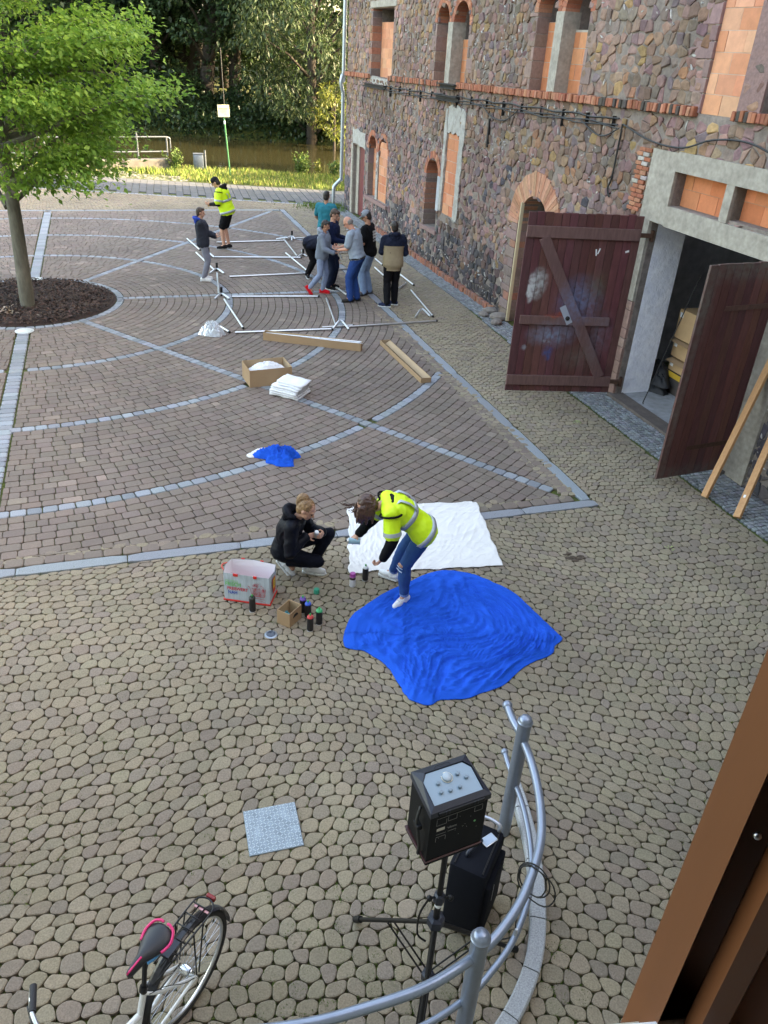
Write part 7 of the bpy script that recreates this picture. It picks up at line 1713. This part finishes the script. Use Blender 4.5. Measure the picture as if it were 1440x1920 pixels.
H_BR = mat('brown hair', (.055, .032, .020), .6, var=.4, scale=60, stretch=(1, 1, .2)); H_DK = mat('black brown hair', (.018, .013, .011), .55, var=.3, scale=60); H_BL = mat('dark blond hair', (.30, .17, .075), .55, var=.45, scale=50, stretch=(1, 1, .25), c2=(.12, .065, .035)); H_GR = mat('grey hair', (.20, .17, .15), .7, var=.2, scale=40)
H_LB = mat('chestnut hair', (.060, .026, .018), .45, var=.45, scale=45, stretch=(1.5, 1.5, .3))
Zd = (0, 0, -1)
def stand(x, y, F, H, fw=.0, lat=0., sp=.17, toes=None, stag=.0, z=0):
    "pelvis, neck, feet of a standing figure whose feet are centred at x, y"
    F = V3((F[0], F[1], 0)).normalized(); L_ = V3((-F.y, F.x, 0)); c = V3((x, y, 0)); s = H/1.75; t = toes or F
    f = [(tuple(c+L_*sp/2+F*stag+V3((0, 0, .082*s))), tuple(V3(t)+L_*.15)), (tuple(c-L_*sp/2-F*stag+V3((0, 0, .082*s))), tuple(V3(t)-L_*.15))]
    P = c+V3((0, 0, .925*s))-F*fw*.25; N = P+V3((0, 0, .53*s))*math.cos(fw)+F*.53*s*math.sin(fw)+L_*lat
    return P, N, f
# 1 the man in the neon vest
P, N, f = stand(-4.72, 21.83, (-1, .12), 1.88, .28, stag=.04, toes=(-1, -.25, 0))
A = person('standing man in neon yellow vest, black cap and black shorts at the far left', P, N, (-1, .12, 0), f, [((-5.07, 21.70, 1.14), (-.7, .1, .1), (0, 1, .2), .5), ((-5.04, 21.93, 1.10), (-.7, -.3, -.1), (0, -1, 0), .5)], 1.88, head=N+V3((-.13, 0, .12)), Hf=(-.85, 0, -.5), top=(fab('black sleeve', (.012, .012, .014)), 1, .012, -.03, 'sweater'), pants=(M_BLK, .46, False), shoes=B_SH, hair=('short', H_DK), capm=fab('black cap', (.014, .014, .016)), vest=True, hood=fab('black sleeve', (.012, .012, .014)), vox=.009, glasses=True)
# 2 the boy with the blue hood
P, N, f = stand(-4.55, 18.47, (1, .28), 1.64, -.06, sp=.14, stag=.02)
person('boy in dark grey jacket with blue hood, left of the tubes', P, N, (1, .28, 0), f, [((-4.32, 18.76, .98), (.8, .1, .1), (0, 0, 1), .6), ((-4.27, 18.58, .97), (.9, .1, .15), (0, 0, 1), .6)], 1.64, Hf=(1, .12, -.15), top=(fab('charcoal jacket', (.028, .032, .046)), 1, .024, -.13, 'jacket'), pants=(M_GREYJ, 1, True), shoes=W_SH, hair=('short', H_BR), hood=fab('blue hood', (.02, .06, .36)))
# 3 the man in teal, his back to us
P, N, f = stand(-1.93, 20.75, (.15, 1), 1.80, .08)
person('man in teal polo shirt seen from behind, farthest of the group', P, N, (.15, 1, 0), f, [((-2.02, 20.98, .98), (.6, .6, -.2), (0, 1, 0), .4), ((-1.66, 20.78, .95), (0, .2, -1), (-1, 0, 0), .4)], 1.80, eh=((-1, -.3, -.2), (.6, -.6, 0)), Hf=(.2, 1, -.15), top=(fab('teal cotton', (.012, .17, .22)), .4, .014, -.10, 'polo_shirt'), pants=(fab('dark denim', (.02, .04, .075)), 1, False), shoes=B_SH, hair=('short', H_DK), skin=m_skin2, hood=None)
# 4 the tall boy in navy
P, N, f = stand(-1.58, 18.42, (1, -.25), 1.80, .12, sp=.2, toes=(1, -.4, 0))
A = person('tall boy in navy tracksuit jacket standing behind the boy in the grey hoodie', P, N, (1, -.25, 0), f, [((-1.28, 18.58, 1.12), (.9, -.1, .1), (0, -1, .3), .8), ((-1.26, 18.28, 1.10), (.9, .2, .1), (0, 1, .3), .8)], 1.80, Hf=(.85, -.35, -.5), Hu=(0, 0, 1), top=(fab('navy jacket', (.008, .015, .045)), 1, .020, -.10, 'jacket'), pants=(fab('navy trousers', (.010, .016, .035)), 1, False), shoes=(fab('black shoe', (.012, .012, .014)), W_SH[1]), hair=('short', H_BR))
# 5 the boy bending down
person('boy in black bending low behind the boy in the grey hoodie', (-2.16, 19.22, .84), (-1.76, 19.05, .98), (1, -.35, 0), [((-1.72, 19.58, .085), (1, -.1, 0)), ((-2.22, 19.30, .085), (.3, -1, 0))], [((-1.45, 19.10, .50), (.3, 0, -1), (1, 0, 0), .7), ((-1.62, 18.85, .48), (.2, 0, -1), (1, 0, 0), .7)], 1.74, head=(-1.60, 18.98, .93), Hf=(.5, -.1, -.85), Hu=(.8, -.2, .5), top=(M_NAVYK, 1, .024, -.12, 'jacket'), pants=(M_BLK, 1, False), shoes=(fab('black shoe', (.012, .012, .014)), W_SH[1]), hair=('short', H_DK))
# 6 the boy in the grey hoodie
A = person('boy in grey hoodie, pale jeans and bright red shoes holding a short tube', (-1.74, 17.92, .87), (-1.69, 17.86, 1.37), (1, -.2, 0), [((-1.72, 17.98, .085), (1, -.1, 0)), ((-2.00, 17.82, .15), (.55, -.1, -.75))], [((-1.42, 17.86, 1.0), (.9, .1, .1), (0, -.2, 1), .7), ((-1.44, 17.62, .98), (.9, .25, .05), (0, .2, 1), .7)], 1.62, Hf=(.9, -.2, -.35), kh=(1, -.2, 0), top=(fab('heather grey jersey', (.17, .20, .25)), 1, .020, -.11, 'hoodie'), pants=(fab('pale denim', (.20, .25, .36)), 1, True), shoes=R_SH, hair=('short', H_DK), hood=fab('pale grey hood', (.27, .31, .37)), skin=m_skin2)
k = MB(); k.tube([(-1.40, 17.72, 1.09), (-1.28, 17.70, .86)], .02, 10); k.tube([(-1.37, 17.72, 1.02), (-1.28, 17.8, 1.0)], .02, 8)
tag(k.build('pipe_fitting', m_steel, smooth=2), 'short T-shaped tube held by the boy in the grey hoodie', 'pipe fitting')
k = MB(); k.tube([(-1.24, 18.62, 1.30), (-1.05, 18.60, 1.36)], .022, 10); k.tube([(-1.22, 18.55, 1.18), (-1.12, 18.48, 1.06)], .02, 8); tag(k.build('pipe_fitting', m_steel, smooth=2), 'short bent tube held up by the tall boy in navy', 'pipe fitting')
# 7 the bald man
P, N, f = stand(-.97, 17.44, (-1, .25), 1.86, .20, stag=.05, sp=.18, toes=(-1, -.15, 0))
A = person('balding man with glasses in pale grey T-shirt and belted blue jeans', P, N, (-1, .3, 0), f, [((-1.34, 17.42, 1.10), (-.9, .2, .1), (0, .4, 1), .8), ((-1.33, 17.72, 1.10), (-.8, -.3, .1), (0, -.4, 1), .8)], 1.86, head=N+V3((-.12, .02, .13)), Hf=(-.8, .25, -.65), top=(fab('pale blue grey jersey', (.26, .31, .37)), .4, .024, -.04, 't_shirt'), pants=(M_BLUEJ, 1, False), shoes=BR_SH, hair=('ring', H_GR), skin=mat('ruddy skin', (.55, .26, .18), .55), glasses=True)
k = MB(); n = 24; r0 = [q for t in (-.035, .0) for q in A['ring'](t, .030, 1., n)]; k.add(r0, [(j, (j+1) % n, n+(j+1) % n, n+j) for j in range(n)]); k.build('belt', mat('black belt', (.01, .01, .01), .4), A['root'], world=True, smooth=True)
# 8 the man in the black T-shirt
P, N, f = stand(-.72, 18.08, (-1, .15), 1.86, .10, stag=.05, sp=.2, toes=(-.8, -.5, 0))
A = person('man in black T-shirt with white back print and grey cap', P, N, (-1, .35, 0), f, [((-1.02, 18.0, 1.16), (-.9, .3, .1), (0, .4, 1), .7), ((-1.02, 18.30, 1.16), (-.9, -.2, .1), (0, -.4, 1), .7)], 1.86, Hf=(-.9, .1, -.5), top=(fab('black jersey', (.005, .005, .006)), .4, .022, -.11, 't_shirt'), pants=(M_LIGHTJ, 1, False), shoes=(fab('grey leather', (.10, .10, .11)), BR_SH[1]), hair=('short', H_DK), capm=fab('grey cap', (.22, .24, .27)), glasses=True, skin=m_skin2)
k = MB()
for j, (w_, h_) in enumerate(((.20, .045), (.20, .045), (.20, .045), (.20, .012), (.20, .010))):
    zt = .42-(.058*j if j < 3 else .174+.024*(j-3)); c = A['P']+A['S']*zt-A['Fr']*.155; x = -w_/2
    while x < w_/2: k.add([tuple(c+A['Lt']*(x+q*.026)+A['S']*r_*h_/2-A['Fr']*(.0)) for q, r_ in ((0, -1), (1, -1), (1, 1), (0, 1))], [(0, 1, 2, 3)]); x += .034
k.build('back_lettering', mat('white textile print', (.7, .7, .7), .7), A['root'], world=True)
# 9 the boy in the tan and navy jacket
P, N, f = stand(-.14, 17.30, (-.25, 1), 1.81, .06, sp=.2, stag=-.08, toes=(-.9, .15, 0))
A = person('young man in tan and navy hooded jacket and black trousers, seen from behind', P, N, (-.2, 1, 0), f, [((-.30, 17.55, 1.14), (.7, .4, .1), (0, -1, 0), .5), ((.02, 17.58, 1.14), (-.7, .4, .1), (0, -1, 0), .5)], 1.81, eh=((-.45, -.6, -1), (.45, -.6, -1)), Hf=(-.35, 1, -.1), top=(fab('navy shell fabric', (.008, .012, .028), .7), 1, .030, -.10, 'jacket'), pants=(M_BLK, 1, False), shoes=N_SH, hair=('short', H_DK), hood=fab('navy shell fabric', (.008, .012, .028), .7))
k = MB(); rows = [A['ring'](-.17+i*.045, .039+.004*(i % 2)+(.014 if i < 3 else 0), 1., 24) for i in range(12)]; n = 24
k.add([p for r_ in rows for p in r_], [(i*n+j, i*n+(j+1) % n, (i+1)*n+(j+1) % n, (i+1)*n+j) for i in range(11) for j in range(n)]); k.build('tan_panel', fab('tan fabric', (.27, .21, .135), .8), A['root'], smooth=True, world=True)
# 10 the squatting woman
A = person('squatting woman with dark blond ponytail in black rain jacket, working on a small can', (-1.02, 6.87, .33), (-.87, 6.74, .80), (1, -.15, 0), [((-.76, 6.90, .085), (1, -.1, 0)), ((-1.0, 6.86, .145), (.62, -.12, -.72))], [((-.615, 6.82, .575), (-.1, -.85, .12), (-.9, -.2, 0), .75), ((-.775, 6.715, .575), (.9, .32, .12), (.1, -.9, .1), .55)], 1.66, 'f', head=(-.765, 6.675, .925), Hf=(.78, -.28, -.52), Hu=(.35, -.1, .9), knees=((-.565, 6.97, .47), (-.66, 6.79, .225)), eh=((.1, .6, -1), (-.6, -.7, -.8)), top=(fab('black rain shell', (.0035, .0045, .009), .55), 1, .024, -.10, 'rain_jacket'), pants=(fab('dark blue leggings', (.004, .005, .011)), .97, True), shoes=W_SH, hair=('pony', H_BL), hood=fab('black rain shell', (.0035, .0045, .009), .55), vox=.007, bend=.045)
k = MB(); k.tube([(-.785, 6.705, .578), (-.765, 6.712, .580)], .0265, 14); k.build('watch_strap', mat('black strap', (.02, .02, .02), .6), A['root'], smooth=2, world=True)
k = MB(); k.lathe([(.017, 0), (.017, .006), (.014, .008), (0, .008)], 16, T=Matrix.Translation((-.778, 6.683, .590)) @ Matrix.Rotation(R(55), 4, 'X')); k.build('watch_face', mat('white dial', (.8, .8, .8), .3), A['root'], smooth=2, world=True)
k = MB(); k.lathe([(.024, 0), (.0265, .004), (.0265, .060), (.024, .066), (.015, .070), (0, .070)], 16, T=Matrix.Translation((-.672, 6.742, .565)) @ Matrix.Rotation(R(14), 4, 'X')); cn = tag(k.build('small_can', mat('pale tin', (.45, .47, .47), .35, .6), smooth=2), 'small pale can in the hands of the squatting woman', 'can')
k = MB(); k.lathe([(.020, .070), (.020, .078), (0, .079)], 16, T=Matrix.Translation((-.672, 6.742, .565)) @ Matrix.Rotation(R(14), 4, 'X')); k.build('lid', m_white, cn, smooth=2)
# 11 the woman in the vest
A = person('woman in neon yellow vest and ripped blue jeans leaning forward with a spray can', (.375, 6.53, .865), (-.005, 6.50, 1.165), (-1, -.12, 0), [((.26, 6.46, .085), (-.62, -.78, 0)), ((.13, 6.86, .10), (-.75, .55, -.12))], [((.015, 6.315, .635), (-.55, -.05, -.75), (-.7, .1, .4), 1.15), ((-.235, 6.49, .790), (-.75, -.25, -.55), (.3, .1, -.9), .75)], 1.67, 'f', head=(-.165, 6.47, 1.125), Hf=(-.62, -.22, -.75), Hu=(-.75, -.05, .62), kh=(-1, -.2, .2), eh=((.8, -.5, .1), (.2, .8, -.3)), top=(fab('black fleece', (.004, .004, .005)), 1, .020, -.05, 'sweatshirt'), pants=(M_MIDJ, .93, True), shoes=W_SH, hair=('long', H_LB), vest=True, vox=.007, bend=.05)
for i in (0,):
    kn = A['KN'][i]; d = (A['AN'][i]-kn).normalized(); q = V3((-.75, -.55, .1)); k = MB(); ellf(k, kn+q.normalized()*.048-d*.02, q, (0, 0, 1), .016, .040, .022); k.build('knee_rip', m_skin, A['root'], smooth=True, world=True)
    k = MB(); s_ = V3((0, 0, 1)).cross(q).normalized(); c = kn+q.normalized()*.060; k.tube([c+s_*.045-V3((0, 0, .0)), c+q*.006-V3((0, 0, .006)), c-s_*.045], .004, 5); k.tube([c+s_*.04-V3((0, 0, .042)), c-V3((0, 0, .048)), c-s_*.045-V3((0, 0, .036))], .006, 5); k.build('frayed_edge', mat('pale frayed denim', (.45, .55, .68), .9), A['root'], world=True)
for i in (0, 1):
    a, b = A['KN'][i], A['AN'][i]; c = a.lerp(b, .86); k = MB(); k.tube([c, a.lerp(b, .93)], .049, 16); k.build('jeans_cuff', mat('paler turned denim', (.12, .22, .42), .85, var=.1, scale=20), A['root'], smooth=2, world=True)
w_ = A['WR'][0]; k = MB(); dd = (A['WR'][0]-A['EL'][0]).normalized(); k.tube([w_-dd*.025, w_-dd*.005], .029, 14); k.build('watch', mat('dark watch', (.03, .04, .07), .3), A['root'], smooth=2, world=True)
w_ = A['WR'][1]; k = MB(); dd = (A['WR'][1]-A['EL'][1]).normalized(); k.tube([w_-dd*.012, w_-dd*.006], .026, 14); k.build('bracelet', m_blkpl, A['root'], smooth=2, world=True)
hb = A['WR'][1]+V3((-.055, -.03, -.065)); spray_can(0, 0, 'pale blue-grey spray can in the raised hand of the woman in the vest', mat('pale blue can', (.25, .42, .50), .35, .2), mat('tin shoulder', (.5, .5, .5), .3, .8), m_blkpl, loc=(0, 0, 0), tilt=Matrix.Diagonal((.95, .95, .74, 1)))
sc9 = [o for o in bpy.data.objects if o.get('label', '').startswith('pale blue-grey spray can')][0]
sc9.location = hb+V3((.075, -.004, .0)); dv = V3((-1, -.06, .05)).normalized(); sc9.rotation_mode = 'XYZ'; sc9.rotation_euler = dv.to_track_quat('Z', 'Y').to_euler()
